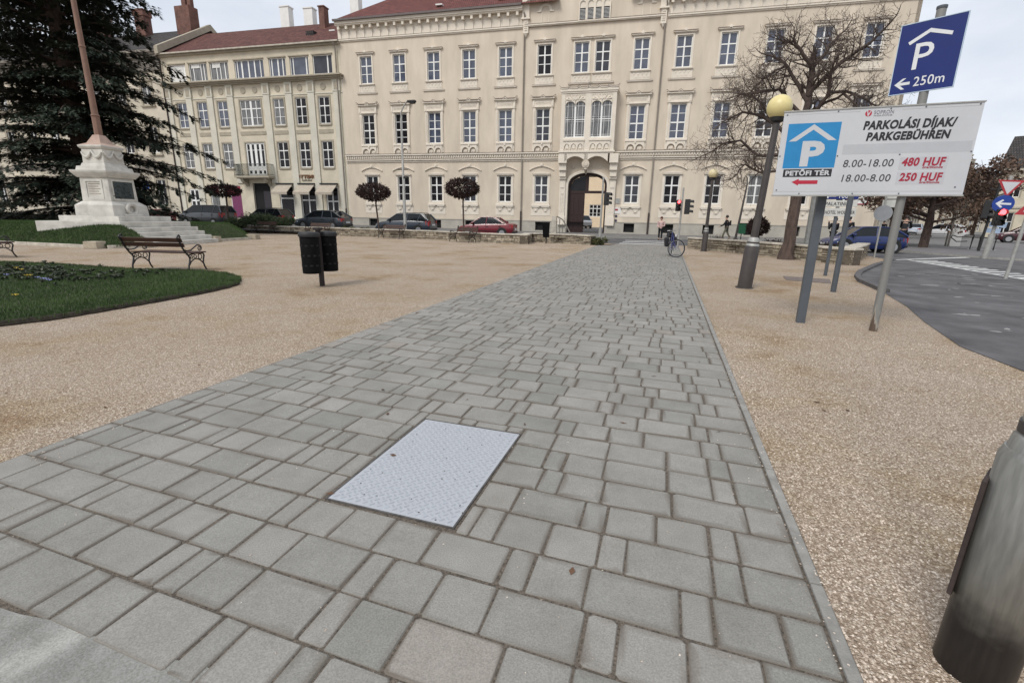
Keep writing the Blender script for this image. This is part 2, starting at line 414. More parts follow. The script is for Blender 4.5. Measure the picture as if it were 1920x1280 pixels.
FAC0 = Vector((-3.3328, 47.5873, 0)); PHI = 0.0639998
E_ = Vector((math.cos(PHI), math.sin(PHI), 0)); N_ = Vector((-math.sin(PHI), math.cos(PHI), 0))
def rise(u): return 0.0 if u > -8 else min(0.32, (-u - 8) * 0.0125)
def FW(u, d, z=0.0):
    """point at u metres along the palace front, d metres in front of it"""
    p = FAC0 + E_ * u - N_ * d; return Vector((p.x, p.y, z))
def street_sheet(name, d0, d1, z, m, u0=-120, u1=24.0, cuts=None):
    b = MB(); us = sorted(set([u0, -60, -34, -20, -8, u1] + (cuts or []))); us = [u for u in us if u0 <= u <= u1]
    for a, c in zip(us, us[1:]):
        b.quad(FW(a, d0, z + rise(a)), FW(c, d0, z + rise(c)), FW(c, d1, z + rise(c)), FW(a, d1, z + rise(a)))
    return struct(b.build(name, m))
ROAD_D0, ROAD_D1 = 8.0, 17.0
street_sheet('road', ROAD_D1, ROAD_D0, 0.004, M_asph)
street_sheet('pavement', ROAD_D0 - 0.14, -0.5, 0.12, M_asph2, u1=20.4)
kb = MB()
for a, c in ((-120, -60), (-60, -34), (-34, -20), (-20, -8), (-8, 20.4)):
    p = [FW(a, ROAD_D0 - 0.14), FW(c, ROAD_D0 - 0.14), FW(c, ROAD_D0), FW(a, ROAD_D0)]
    ra, rc = rise(a), rise(c)
    kb.add([(p[0].x, p[0].y, ra), (p[1].x, p[1].y, rc), (p[2].x, p[2].y, rc), (p[3].x, p[3].y, ra),
            (p[0].x, p[0].y, ra + .125), (p[1].x, p[1].y, rc + .125), (p[2].x, p[2].y, rc + .125), (p[3].x, p[3].y, ra + .125)],
           [(3,2,1,0),(4,5,6,7),(0,1,5,4),(1,2,6,5),(2,3,7,6),(3,0,4,7)])
struct(kb.build('kerb', M_kerb))

# ---------------------------------------------------------------- paved path, real stones with sandy joints
RHO = math.tan(-0.0303)
PX0, PX1, PY0, PY1 = -3.70, 0.708, 0.555, 30.4
sheet('path_bed', [(PX0, -6), (PX1 + .06, -6), (PX1 + .06, 30.5), (-3.0, 30.5), (PX0, 27.6)], 0.0165, M_joint)
COVER = (-1.615, -0.845, 1.845, 2.975)
def build_paving():
    vs, fs, tone, edge = [], [], [], []
    rng = random.Random(3)
    rowh = 0.2482; unit = 0.1222
    y = PY0; k = 0
    def stone(x0, x1, y0, y1, t):
        g0_, g1_, g2_, g3_ = [0.0018 + (rng.random() ** 1.9) * 0.0052 for _ in range(4)]; x0 += g0_; x1 -= g1_; y0 += g2_; y1 -= g3_
        if x1 - x0 < 0.02: return
        b_ = 0.009; h0 = 0.006; h = 0.021 + rng.uniform(-.0022, .0022); o = len(vs)
        tx, ty = rng.uniform(-.003, .003), rng.uniform(-.003, .003)
        c = [(x0, y0), (x1, y0), (x1, y1), (x0, y1)]
        ins = [(x0 + b_, y0 + b_), (x1 - b_, y0 + b_), (x1 - b_, y1 - b_), (x0 + b_, y1 - b_)]
        # worn corners: the outer ring is an octagon
        q = 0.005 + (rng.random() ** 2) * 0.012
        ring = [(x0 + q, y0), (x1 - q, y0), (x1, y0 + q), (x1, y1 - q), (x1 - q, y1), (x0 + q, y1), (x0, y1 - q), (x0, y0 + q)]
        def zz(px, py): return (px - x0) * tx + (py - y0) * ty
        cx, cy = (x0 + x1) / 2, (y0 + y1) / 2
        st = [max(0, rng.gauss(.28, .4)) for _ in range(8)]; ind = rng.uniform(.016, .045)
        for s_, z_ in ((0, h0), (0, h - 0.005), (.006, h), (ind, h)):
            for ri, (px, py) in enumerate(ring):
                if s_:
                    dx, dy = cx - px, cy - py; px += max(-s_, min(s_, dx)); py += max(-s_, min(s_, dy))
                edge.append(.75 if s_ == 0 else (min(.8, st[ri]) if s_ == .006 else 0.0)); vs.append((px, py + RHO * px, z_ + (zz(px, py) if z_ > 0.01 else 0)))
        for r_ in range(3):
            for i in range(8):
                j = (i + 1) % 8; fs.append((o + r_*8 + i, o + r_*8 + j, o + (r_+1)*8 + j, o + (r_+1)*8 + i)); tone.append(t)
        fs.append(tuple(o + 24 + i for i in range(8))); tone.append(t)
    pats = [[3, 1, 2], [2, 3, 1], [2, 1, 3], [3, 2, 1], [1, 2, 3], [3, 1, 2, 2], [2, 3, 1, 2]]
    while y < PY1:
        x = PX0; row = []; first = rng.choice((1, 2, 3)) * unit * rng.uniform(.55, 1.0); row.append((x, x + first)); x += first
        while x < PX1 - 0.03:
            for wd in rng.choice(pats):
                w_ = wd * unit
                if x + w_ > PX1 - 0.07: w_ = PX1 - x
                row.append((x, x + w_)); x += w_
                if x >= PX1 - 0.03: break
        for a, b in row:
            t = min(1, max(0, rng.gauss(0.5, 0.2)))
            y0, y1 = y, y + rowh
            cx0, cx1, cy0, cy1 = COVER
            yy0, yy1 = y0 + RHO * (a + b) / 2, y1 + RHO * (a + b) / 2
            if b > cx0 and a < cx1 and yy1 > cy0 and yy0 < cy1:      # cut round the steel cover
                if a < cx0: stone(a, cx0, y0, y1, t)
                if b > cx1: stone(cx1, b, y0, y1, t)
                am, bm_ = max(a, cx0), min(b, cx1)
                off = RHO * (am + bm_) / 2
                if yy0 < cy0 - 0.02: stone(am, bm_, y0, cy0 - off, t)
                if yy1 > cy1 + 0.02: stone(am, bm_, cy1 - off, y1, t)
                continue
            if y + rowh * .5 + RHO * (a + b) / 2 < 0.9 and b < -1.0: continue
            if y > 27.4 and a < -3.1: continue
            stone(a, b, y0, y1, t)
        y += rowh; k += 1
    # the rows under and behind the camera
    me = bpy.data.meshes.new('paved_path'); me.from_pydata(vs, [], fs); me.materials.append(M_paver)
    at = me.attributes.new('tone', 'FLOAT', 'FACE'); at.data.foreach_set('value', tone)
    me.attributes.new('edge', 'FLOAT', 'POINT').data.foreach_set('value', edge)
    bm = bmesh.new(); bm.from_mesh(me); bmesh.ops.recalc_face_normals(bm, faces=bm.faces); bm.to_mesh(me); bm.free()
    o = bpy.data.objects.new('paved_path', me); COL.objects.link(o); struct(o)
build_paving()
eb = MB()
yy = -4.0
while yy < 28.4:
    eb.box(PX1 + .006, PX1 + .054, yy, yy + 0.992, -0.05, 0.031 + random.uniform(-.002, .002)); yy += 1.0
struct(eb.build('edging_kerb', M_kerb, bevel=0.006))
# old worn pavement at the near left
op = MB()
pl = [(-9, -4), (-1.05, -4), (-1.0, 0.90), (-1.12, 0.915), (-1.25, 0.900), (-1.36, 0.912), (-1.5, 0.892), (-1.7, .89), (-1.9, 0.868), (-2.05, .875), (-2.2, 0.855), (-2.6, 0.84), (-3.2, 0.83), (-4, 0.82), (-9, 0.76)]
op.prism(pl, 0.0, 0.018, 'z')
def old_mat():
    m = bpy.data.materials.new('old_concrete'); m.use_nodes = True
    n = m.node_tree.nodes; l = m.node_tree.links; p = n['Principled BSDF']; p.inputs['Roughness'].default_value = 0.85
    g = n.new('ShaderNodeNewGeometry'); mpn = n.new('ShaderNodeMapping'); mpn.inputs['Rotation'].default_value = (0, 0, 0.35); mpn.inputs['Scale'].default_value = (5.2, 1.1, 1)
    l.new(g.outputs['Position'], mpn.inputs['Vector'])
    t = n.new('ShaderNodeTexNoise'); t.inputs['Scale'].default_value = 1.0; t.inputs['Detail'].default_value = 6; t.inputs['Distortion'].default_value = 0.6
    l.new(mpn.outputs['Vector'], t.inputs['Vector'])
    r = n.new('ShaderNodeValToRGB'); e = r.color_ramp.elements; e[0].position = 0.36; e[0].color = (0.22, 0.22, 0.205, 1); e[1].position = 0.80; e[1].color = (0.52, 0.52, 0.48, 1)
    a = e.new(0.60); a.color = (0.28, 0.278, 0.26, 1)
    l.new(t.outputs['Fac'], r.inputs['Fac'])
    f_ = n.new('ShaderNodeTexNoise'); f_.inputs['Scale'].default_value = 120; f_.inputs['Detail'].default_value = 6; l.new(g.outputs['Position'], f_.inputs['Vector'])
    c_ = n.new('ShaderNodeTexNoise'); c_.inputs['Scale'].default_value = 7; c_.inputs['Detail'].default_value = 9; c_.inputs['Roughness'].default_value = .75; l.new(g.outputs['Position'], c_.inputs['Vector'])
    ad = n.new('ShaderNodeMath'); ad.operation = 'ADD'; l.new(f_.outputs['Fac'], ad.inputs[0]); l.new(c_.outputs['Fac'], ad.inputs[1])
    rr = n.new('ShaderNodeValToRGB'); q = rr.color_ramp.elements; q[0].position = .36; q[0].color = (.62, .61, .58, 1); q[1].position = .62; q[1].color = (1.12, 1.12, 1.12, 1)
    hf = n.new('ShaderNodeMath'); hf.operation = 'MULTIPLY'; hf.inputs[1].default_value = .5; l.new(ad.outputs[0], hf.inputs[0]); l.new(hf.outputs[0], rr.inputs['Fac'])
    mm = n.new('ShaderNodeMixRGB'); mm.blend_type = 'MULTIPLY'; mm.inputs['Fac'].default_value = 1; l.new(r.outputs['Color'], mm.inputs['Color1']); l.new(rr.outputs['Color'], mm.inputs['Color2']); l.new(mm.outputs['Color'], p.inputs['Base Color'])
    bp = n.new('ShaderNodeBump'); bp.inputs['Strength'].default_value = .5; bp.inputs['Distance'].default_value = .006; l.new(ad.outputs[0], bp.inputs['Height']); l.new(bp.outputs['Normal'], p.inputs['Normal'])
    return m
struct(op.build('old_pavement', old_mat()))

# steel access cover with raised treads
def tread_mat():
    m = bpy.data.materials.new('tread_plate'); m.use_nodes = True
    n = m.node_tree.nodes; l = m.node_tree.links; p = n['Principled BSDF']; p.inputs['Roughness'].default_value = 0.55; p.inputs['Metallic'].default_value = 0.25
    g = n.new('ShaderNodeNewGeometry')
    t = n.new('ShaderNodeTexNoise'); t.inputs['Scale'].default_value = 40; t.inputs['Detail'].default_value = 7; l.new(g.outputs['Position'], t.inputs['Vector'])
    r = n.new('ShaderNodeValToRGB'); e = r.color_ramp.elements; e[0].position = 0.3; e[0].color = (0.395, 0.412, 0.44, 1); e[1].position = 0.7; e[1].color = (0.45, 0.467, 0.495, 1)
    l.new(t.outputs['Fac'], r.inputs['Fac'])
    v = n.new('ShaderNodeTexVoronoi'); v.voronoi_dimensions = '2D'; v.inputs['Scale'].default_value = 6.5; l.new(g.outputs['Position'], v.inputs['Vector'])
    lt = n.new('ShaderNodeMath'); lt.operation = 'LESS_THAN'; lt.inputs[1].default_value = 0.034; l.new(v.outputs['Distance'], lt.inputs[0])
    mxn = n.new('ShaderNodeMixRGB'); mxn.inputs['Color2'].default_value = (0.05, 0.04, 0.035, 1); l.new(lt.outputs[0], mxn.inputs['Fac']); l.new(r.outputs['Color'], mxn.inputs['Color1'])
    l.new(mxn.outputs['Color'], p.inputs['Base Color'])
    return m
cv = thing('access_cover', 'pale galvanised steel tread plate cover set flush in the grey paving', 'cover', ((COVER[0]+COVER[1])/2, (COVER[2]+COVER[3])/2, 0.0), -0.012)
cw, cl = (COVER[1]-COVER[0]) / 2 - .006, (COVER[3]-COVER[2]) / 2 - .006
b = MB(); b.box(-cw + .011, cw - .011, -cl + .011, cl - .011, 0.0, 0.0215)
M_tread = tread_mat()
tb_ = MB()
for i in range(-18, 19):
    for j in range(-28, 29):
        x, y = i * 0.0225, j * 0.0225
        if (i + j) % 2: continue
        if abs(x) > cw - .035 or abs(y) > cl - .035: continue
        a = R(52) if (i % 2) else R(-38)
        tb_.cbox((x, y, 0.0212), (0.031, 0.009, 0.0022), a, .8)
b.build('plate', M_tread, cv)
stuff(tb_.build('raised_treads', mat('tread_worn', (.36, .38, .41), .5, .1, 20, metal=.3), cv))
b = MB()
for x0, x1, y0, y1 in ((-cw, -cw + .009, -cl, cl), (cw - .009, cw, -cl, cl), (-cw + .009, cw - .009, -cl, -cl + .009), (-cw + .009, cw - .009, cl - .009, cl)):
    b.box(x0, x1, y0, y1, 0, 0.023)
b.build('frame', mat('cover_frame', (.10, .095, .09), .7, .4, 25, metal=.3), cv)
# loose chippings lying on the paving and thick on the gravel close by
def chips():
    rng = random.Random(11); vs, fs, tn = [], [], []
    def chip(x, y, z, s):
        o = len(vs); a = rng.random() * 6.28; q = rng.uniform(.55, 1.0); ca, sa = math.cos(a), math.sin(a)
        hh = s * rng.uniform(.35, .6); t = rng.random()
        for px, py, pz in ((-1, -.2, 0), (-.1, -1, 0), (1, .1, 0), (.2, 1, 0)):
            px *= s; py *= s * q; vs.append((x + px*ca - py*sa, y + px*sa + py*ca, z))
        for px, py in ((-.5, -.2), (.5, -.25), (.25, .5)):
            px *= s; py *= s * q; vs.append((x + px*ca - py*sa, y + px*sa + py*ca, z + hh * rng.uniform(.75, 1.1)))
        for f in ((0,1,5),(0,5,4),(1,2,5),(2,6,5),(2,3,6),(3,0,4),(3,4,6),(4,5,6)): fs.append([o + i for i in f]); tn.append(t)
    for _ in range(900):
        x = rng.uniform(PX0, PX1); y = 0.3 + 9 * rng.random() ** 1.8
        if x < -0.6 and rng.random() < .25: continue
        chip(x, y, 0.0205, rng.uniform(.0025, .0055))
    for _ in range(260):
        y = rng.uniform(1, 9); chip(PX1 - rng.random() ** 2 * 0.25, y, 0.0205, rng.uniform(.003, .006))
    for _ in range(900):
        y = rng.uniform(1.6, 12); chip(PX0 + rng.random() ** 2.2 * 0.35, y, 0.0205, rng.uniform(.003, .0075))
    for _ in range(500):
        y = rng.uniform(.9, 9); chip(PX1 + .05 - rng.random() ** 2 * .10, y, .0305 if rng.random() < .5 else .0205, rng.uniform(.003, .006))
    for _ in range(30000):
        y = 0.9 + 6.4 * rng.random() ** 1.7; x = PX1 + .07 + 3.4 * rng.random() ** 1.25
        chip(x, y, -0.0005, rng.uniform(.004, .0088))
    for _ in range(9000):
        y = 1.2 + 6.5 * rng.random(); x = PX0 - .0 - 3.8 * rng.random() ** 1.3
        chip(x, y, -0.0005, rng.uniform(.004, .009))
    me = bpy.data.meshes.new('loose_gravel'); me.from_pydata(vs, [], fs)
    me.materials.append(attr_mat('chipping', 'tone', (0.30, 0.235, 0.185), (0.74, 0.65, 0.56), 0.9, 3, 200, 0.2))
    at = me.attributes.new('tone', 'FLOAT', 'FACE'); at.data.foreach_set('value', tn)
    o = bpy.data.objects.new('loose_gravel', me); COL.objects.link(o); stuff(o, 'loose beige stone chippings along the edges of the path', 'gravel')
chips()
lt_ = MB(); rng = random.Random(31)
for _ in range(150):      # twigs, dead leaves and crumbs of litter blown over the gravel and the path
    s_ = rng.random(); x = rng.uniform(1, 6) if s_ < .35 else (rng.uniform(-13, -3.9) if s_ < .85 else rng.uniform(-3.6, .6)); y = rng.uniform(1.5, 22) if s_ < .85 else rng.uniform(1.2, 10); a = rng.random() * 6.28; l = rng.uniform(.012, .035); w_ = l * rng.uniform(.15, .6); z = .004 if s_ < .85 else .024
    if x > 3.6 and y < 16: continue
    ca, sa = math.cos(a), math.sin(a); lt_.add([(x - ca*l, y - sa*l, z), (x + sa*w_, y - ca*w_, z + .004), (x + ca*l, y + sa*l, z + .006), (x - sa*w_, y + ca*w_, z + .001)], [(0, 1, 2, 3)])
stuff(lt_.build('leaf_litter', mat('dead_leaf', (.11, .06, .035), .9, .5, 3)), 'scattered dead leaves and twigs on the gravel', 'leaf litter')

# ---------------------------------------------------------------- facades
S = 0.9375
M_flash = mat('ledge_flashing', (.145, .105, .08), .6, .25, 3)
def grid_wall(b, u0, u1, z0, z1, ops, y=0.0, depth=0.3):
    """front face with rectangular openings and their reveals"""
    us = sorted(set([u0, u1] + [o[0] for o in ops] + [o[1] for o in ops])); zs = sorted(set([z0, z1] + [o[2] for o in ops] + [o[3] for o in ops]))
    us = [u for u in us if u0 - 1e-6 <= u <= u1 + 1e-6]; zs = [z for z in zs if z0 - 1e-6 <= z <= z1 + 1e-6]
    for k in range(len(zs) - 1):
        zc = (zs[k] + zs[k+1]) / 2; start = None
        for i in range(len(us) - 1):
            uc = (us[i] + us[i+1]) / 2
            hole = any(o[0] < uc < o[1] and o[2] < zc < o[3] for o in ops)
            if not hole and start is None: start = us[i]
            if (hole or i == len(us) - 2) and start is not None:
                end = us[i] if hole else us[i+1]
                b.add([(start, y, zs[k]), (end, y, zs[k]), (end, y, zs[k+1]), (start, y, zs[k+1])], [(0, 1, 2, 3)]); start = None
    for a, c, d, e in ops:
        b.add([(a, y, d), (a, y + depth, d), (a, y + depth, e), (a, y, e)], [(0, 1, 2, 3)])
        b.add([(c, y, d), (c, y, e), (c, y + depth, e), (c, y + depth, d)], [(0, 1, 2, 3)])
        b.add([(a, y, e), (a, y + depth, e), (c, y + depth, e), (c, y, e)], [(0, 1, 2, 3)])
        b.add([(a, y, d), (c, y, d), (c, y + depth, d), (a, y + depth, d)], [(0, 1, 2, 3)])

def window_frame_mesh(w_, h, cols, rows, fr=0.075, thick=None, name='window'):
    """rows = fractions of the height of horizontal bars, thick = which of them are heavy"""
    b = MB(); x0, x1 = -w_/2, w_/2
    b.box(x0, x0 + fr, -.05, .03, 0, h); b.box(x1 - fr, x1, -.05, .03, 0, h)
    b.box(x0 + fr, x1 - fr, -.048, .03, 0, fr * 1.2); b.box(x0 + fr, x1 - fr, -.048, .03, h - fr, h)
    for c_, t_ in cols:
        b.box(c_ - t_/2, c_ + t_/2, -.045, .028, fr * 1.2, h - fr)
    xs = [x0 + fr] + [v for c_, t_ in cols for v in (c_ - t_/2, c_ + t_/2)] + [x1 - fr]
    for r_, t_ in rows:
        for a, c_ in zip(xs[::2], xs[1::2]): b.box(a, c_, -.038, .025, h * r_ - t_/2, h * r_ + t_/2)
    return b.mesh(name, M_frame)
def pane_mesh(w_, h, m, name='pane'):
    b = MB(); b.box(-w_/2 + .03, w_/2 - .03, -.006, .004, .03, h - .03); return b.mesh(name, m)
def mobj(name, me, parent, loc=(0, 0, 0)):
    o = bpy.data.objects.new(name, me); COL.objects.link(o); o.parent = parent; o.location = loc; return o

def wavy_crest(b, x0, x1, z, n, y0, y1, t=0.05):
    """low wavy cresting: flat ledge that curls up at both ends and at points between"""
    W = x1 - x0; pts = []; N = 14 * n
    for i in range(N + 1):
        f = i / N; ph = f * n
        d = abs(ph - round(ph)); a = max(0, 1 - d / 0.19); hgt = 0.02 + 0.17 * (a * a * (3 - 2 * a))
        pts.append((x0 + f * W, z + hgt))
    for i in range(N):
        (xa, za), (xb, zb) = pts[i], pts[i+1]
        b.add([(xa, y0, za - t), (xb, y0, zb - t), (xb, y0, zb), (xa, y0, za), (xa, y1, za - t), (xb, y1, zb - t), (xb, y1, zb), (xa, y1, za)],
              [(0,1,2,3),(3,2,6,7),(7,6,5,4),(0,4,5,1)])
def scallops(b, xc, z, wd, hgt, n, y0, y1):
    """sill apron cut into n little arches: solid band with arched lower edge, feet between"""
    seg = wd / n
    for k in range(n):
        cx = xc - wd/2 + seg * (k + .5); r = seg * .43; m = 8
        poly = [(cx - seg/2, z), (cx + seg/2, z), (cx + seg/2, z - hgt)] + [(cx + r, z - hgt)] + \
               [(cx + r * math.cos(t), z - hgt + .10 + (hgt * .55) * math.sin(t)) for t in [pi * j / m for j in range(m + 1)]] + [(cx - r, z - hgt), (cx - seg/2, z - hgt)]
        for i in range(m + 1): pass
        # split in two convex-ish halves
        top = z
        arc = [(cx + r * math.cos(pi * j / m), z - hgt + .10 + (hgt * .55) * math.sin(pi * j / m)) for j in range(m + 1)]
        for (xa, za), (xb, zb) in zip(arc, arc[1:]):
            b.add([(xa, y0, za), (xb, y0, zb), (xb, y0, top), (xa, y0, top), (xa, y1, za), (xb, y1, zb)], [(0,1,2,3),(0,4,5,1)])
        b.box(cx - seg/2, cx - r, y0, y1, z - hgt, top); b.box(cx + r, cx + seg/2, y0, y1, z - hgt, top)

def surround_top():       # third floor (0,0 = bottom middle of the opening), sizes in facade units
    b = MB(); w_, h = 1.36, 2.62
    for s in (-1, 1): b.box(min(s*.68, s*.83), max(s*.68, s*.83), -.05, .05, -.02, h + .14)
    b.box(-.68, .68, -.05, .05, h, h + .14)
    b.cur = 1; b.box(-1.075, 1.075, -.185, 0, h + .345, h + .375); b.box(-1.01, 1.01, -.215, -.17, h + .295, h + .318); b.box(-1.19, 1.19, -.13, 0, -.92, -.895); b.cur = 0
    b.box(-1.0, 1.0, -.20, 0, h + .24, h + .295); b.box(-.93, .93, -.13, 0, h + .18, h + .24); b.box(-1.06, 1.06, -.17, 0, h + .295, h + .345)
    b.prism([(-.34, h+.375), (.34, h+.375), (.2, h+.46), (.1, h+.50), (0, h+.60), (-.1, h+.50), (-.2, h+.46)], -.15, 0)
    b.tube([(0, -.16, h+.36), (0, -.20, h+.36)], .12, 10)
    b.box(-.93, .93, -.17, 0, -.13, -.06); b.box(-.86, .86, -.12, 0, -.19, -.13)
    for s in (-1, 1): b.box(s*.86-.05, s*.86+.05, -.05, 0, -.90, -.19)
    b.box(-.81, .81, -.03, 0, -.90, -.19)
    for k in range(4):
        cx = -.57 + k * .38
        b.add([(cx-.13, -.033, -.30), (cx+.13, -.033, -.30), (cx, -.033, -.60), (cx, -.075, -.40)], [(0,3,1),(1,3,2),(2,3,0)])
        b.cbox((cx+.19, -.05, -.72), (.10, .03, .10), 0)
    b.box(-1.18, 1.18, -.12, 0, -.985, -.92); b.box(-1.12, 1.12, -.07, 0, -1.04, -.985)
    return b
def surround_mid():       # second floor
    b = MB(); h = 3.03
    for s in (-1, 1):
        b.box(min(s*.70, s*.80), max(s*.70, s*.80), -.06, .05, -.02, h + .05); b.box(min(s*.80, s*1.0), max(s*.80, s*1.0), -.10, 0, -.95, h + .10)
        b.box(min(s*.86, s*.94), max(s*.86, s*.94), -.13, 0, .15, h - .2)
    b.box(-.70, .70, -.06, .05, h, h + .05)
    b.box(-1.08, 1.08, -.16, 0, h + .10, h + .18); b.box(-1.03, 1.03, -.10, 0, h + .18, h + .82)
    for s in (-1, 1): b.box(s*.96-.1, s*.96+.1, -.15, -.1, h + .22, h + .80)
    b.box(-.78, .78, -.14, -.1, h + .60, h + .66)
    for k in range(11):
        x = -.70 + k * .14; b.add([(x-.06, -.14, h+.60), (x+.06, -.14, h+.60), (x, -.14, h+.36), (x-.06, -.1, h+.60), (x+.06, -.1, h+.60), (x, -.1, h+.36)], [(0,2,1),(0,3,5,2),(1,2,5,4)])
    b.box(-1.18, 1.18, -.30, 0, h + .86, h + .95); b.box(-1.1, 1.1, -.2, 0, h + .82, h + .86)
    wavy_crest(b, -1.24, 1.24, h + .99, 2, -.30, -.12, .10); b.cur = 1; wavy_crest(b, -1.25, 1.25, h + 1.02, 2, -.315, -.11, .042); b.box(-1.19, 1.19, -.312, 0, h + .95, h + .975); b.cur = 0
    b.box(-.95, .95, -.26, 0, -.20, -.07); b.box(-.84, .84, -.2, 0, -.07, -.02)
    scallops(b, 0, -.20, 1.7, .80, 2, -.20, 0)
    b.cbox((0, -.24, -.36), (.14, .1, .16), 0); b.cbox((0, -.22, -.98), (.12, .1, .2), 0)
    for s in (-1, 1): b.box(s*.43-.22, s*.43+.22, -.06, 0, -.98, -.62); b.cbox((s*.43-.11, -.08, -.90), (.14, .06, .14), 0); b.cbox((s*.43+.11, -.08, -.90), (.14, .06, .14), 0)
    return b
def surround_low():       # ground floor
    b = MB(); h = 2.62
    for s in (-1, 1): b.box(min(s*.68, s*.90), max(s*.68, s*.90), -.05, .05, -.02, h + .06)
    b.box(-.68, .68, -.05, .05, h, h + .06)
    b.box(-.92, .92, -.20, 0, h + .10, h + .17); b.box(-.86, .86, -.12, 0, h + .06, h + .10)
    b.prism([(-.92, h+.195), (.92, h+.195), (.72, h+.30), (.3, h+.37), (-.3, h+.37), (-.72, h+.30)], -.06, 0)
    pts = [(x, -.09, h + .98 - .40 * (abs(x) / 1.28) ** 1.8) for x in [-1.28 + 2.56 * i / 16 for i in range(17)]]
    for (xa, ya, za), (xb, yb, zb) in zip(pts, pts[1:]):
        b.add([(xa,-.12,za-.07),(xb,-.12,zb-.07),(xb,-.12,zb),(xa,-.12,za),(xa,0,za-.07),(xb,0,zb-.07),(xb,0,zb),(xa,0,za)], [(0,1,2,3),(3,2,6,7),(7,6,5,4),(0,4,5,1)])
    b.tube([(0, -.02, h+1.07), (0, -.14, h+1.07)], .15, 12); b.tube([(0, -.02, h+1.07), (0, -.17, h+1.07)], .09, 10)
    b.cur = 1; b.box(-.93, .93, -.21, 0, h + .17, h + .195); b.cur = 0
    b.box(-1.0, 1.0, -.22, 0, -.40, -.27); b.box(-.92, .92, -.13, 0, -.27, -.03)
    for s in (-1, 1):
        x = s * .52; b.box(x-.40, x+.40, -.20, 0, -.50, -.40)
        b.add([(x-.28,-.14,-.50),(x+.28,-.14,-.50),(x+.18,-.03,-1.05),(x-.18,-.03,-1.05),(x-.28,0,-.50),(x+.28,0,-.50),(x+.18,0,-1.05),(x-.18,0,-1.05)], [(0,3,2,1),(0,4,7,3),(1,2,6,5),(2,3,7,6)])
        b.cbox((x, -.09, -.9), (.2, .1, .16), 0)
    b.box(-1.02, 1.02, -.03, 0, -1.35, -.40)
    return b

# palace -----------------------------------------------------------------
pal = thing('palace', 'long cream three storey palace with oriel bay over an arched gateway and red roof', 'building', FAC0, PHI)
pal.scale = (S, S, S)
U3 = [-28.57, -24.74, -20.89, -17.05, -13.21, -9.30, -5.70, -3.72, -0.15, 3.58, 7.35, 11.15, 14.92, 18.70]
U2 = [-28.62, -24.75, -20.92, -17.03, -13.17, -9.29, -0.13, 3.62, 7.42, 11.18, 14.95, 18.70]
U1 = [-28.53, -24.72, -20.86, -17.02, -13.12, -9.25, -0.13, 3.64, 7.42, 11.18, 14.95, 18.70]
UB = [-28.7, -24.85, -20.9, -17.05, -13.2, -9.25, -0.12, 3.64, 7.42, 11.18, 14.95]
UL, UR = -31.55, 21.7
ops = [(u-.68, u+.68, 15.13, 17.75) for u in U3] + [(u-.70, u+.70, 9.05, 12.08) for u in U2] + [(u-.68, u+.68, 3.12, 5.74) for u in U1] + [(u-.52, u+.52, .28, 1.14) for u in UB]
DOOR = (-6.45, -2.55, 0.0, 6.05)
b = MB(); grid_wall(b, UL, UR, 1.25, 21.0, [o for o in ops if o[2] > 1.2] + [(DOOR[0], DOOR[1], 1.25, DOOR[3])], 0, .32)
# gable over the middle bay
b.add([(-11.2, -.12, 19.45), (1.55, -.12, 19.45), (1.55, -.12, 21.4), (-4.8, -.12, 26.0), (-11.2, -.12, 21.4), (-11.2, 1, 19.45), (1.55, 1, 19.45), (1.55, 1, 21.4), (-4.8, 1, 26.0), (-11.2, 1, 21.4)],
      [(0,1,2,3,4), (2,7,8,3), (3,8,9,4), (1,6,7,2), (0,4,9,5), (0,5,6,1)])
# arch spandrels of the gateway
def arch_pts(cx, hw, zs, rise_, n=20): return [(cx - hw * math.cos(pi * i / n), zs + rise_ * (math.sin(pi * i / n) ** 0.75)) for i in range(n + 1)]
AP = arch_pts(-4.5, 1.95, 4.65, 1.36)
for (xa, za), (xb, zb) in zip(AP, AP[1:]):
    b.add([(xa, 0, za), (xb, 0, zb), (xb, 0, 6.05), (xa, 0, 6.05), (xa, .5, za), (xb, .5, zb)], [(0,1,2,3),(0,4,5,1)])
# side and back walls
b.box(UR - .3, UR, .0, 14, 0, 21.0); b.box(UL, UL + .3, .35, 14, 0, 21.0)
b.build('wall', M_wall, pal, fix=False)
b = MB(); grid_wall(b, UL, UR, -.3, 1.25, [o for o in ops if o[3] < 1.25] + [(-6.45, -2.55, -.3, 1.25)], -.06, .4); b.box(UL, -6.62, -.10, -.06, 1.20, 1.27); b.box(-2.38, UR, -.10, -.06, 1.20, 1.27)
b.build('plinth', M_plinth, pal, fix=False)
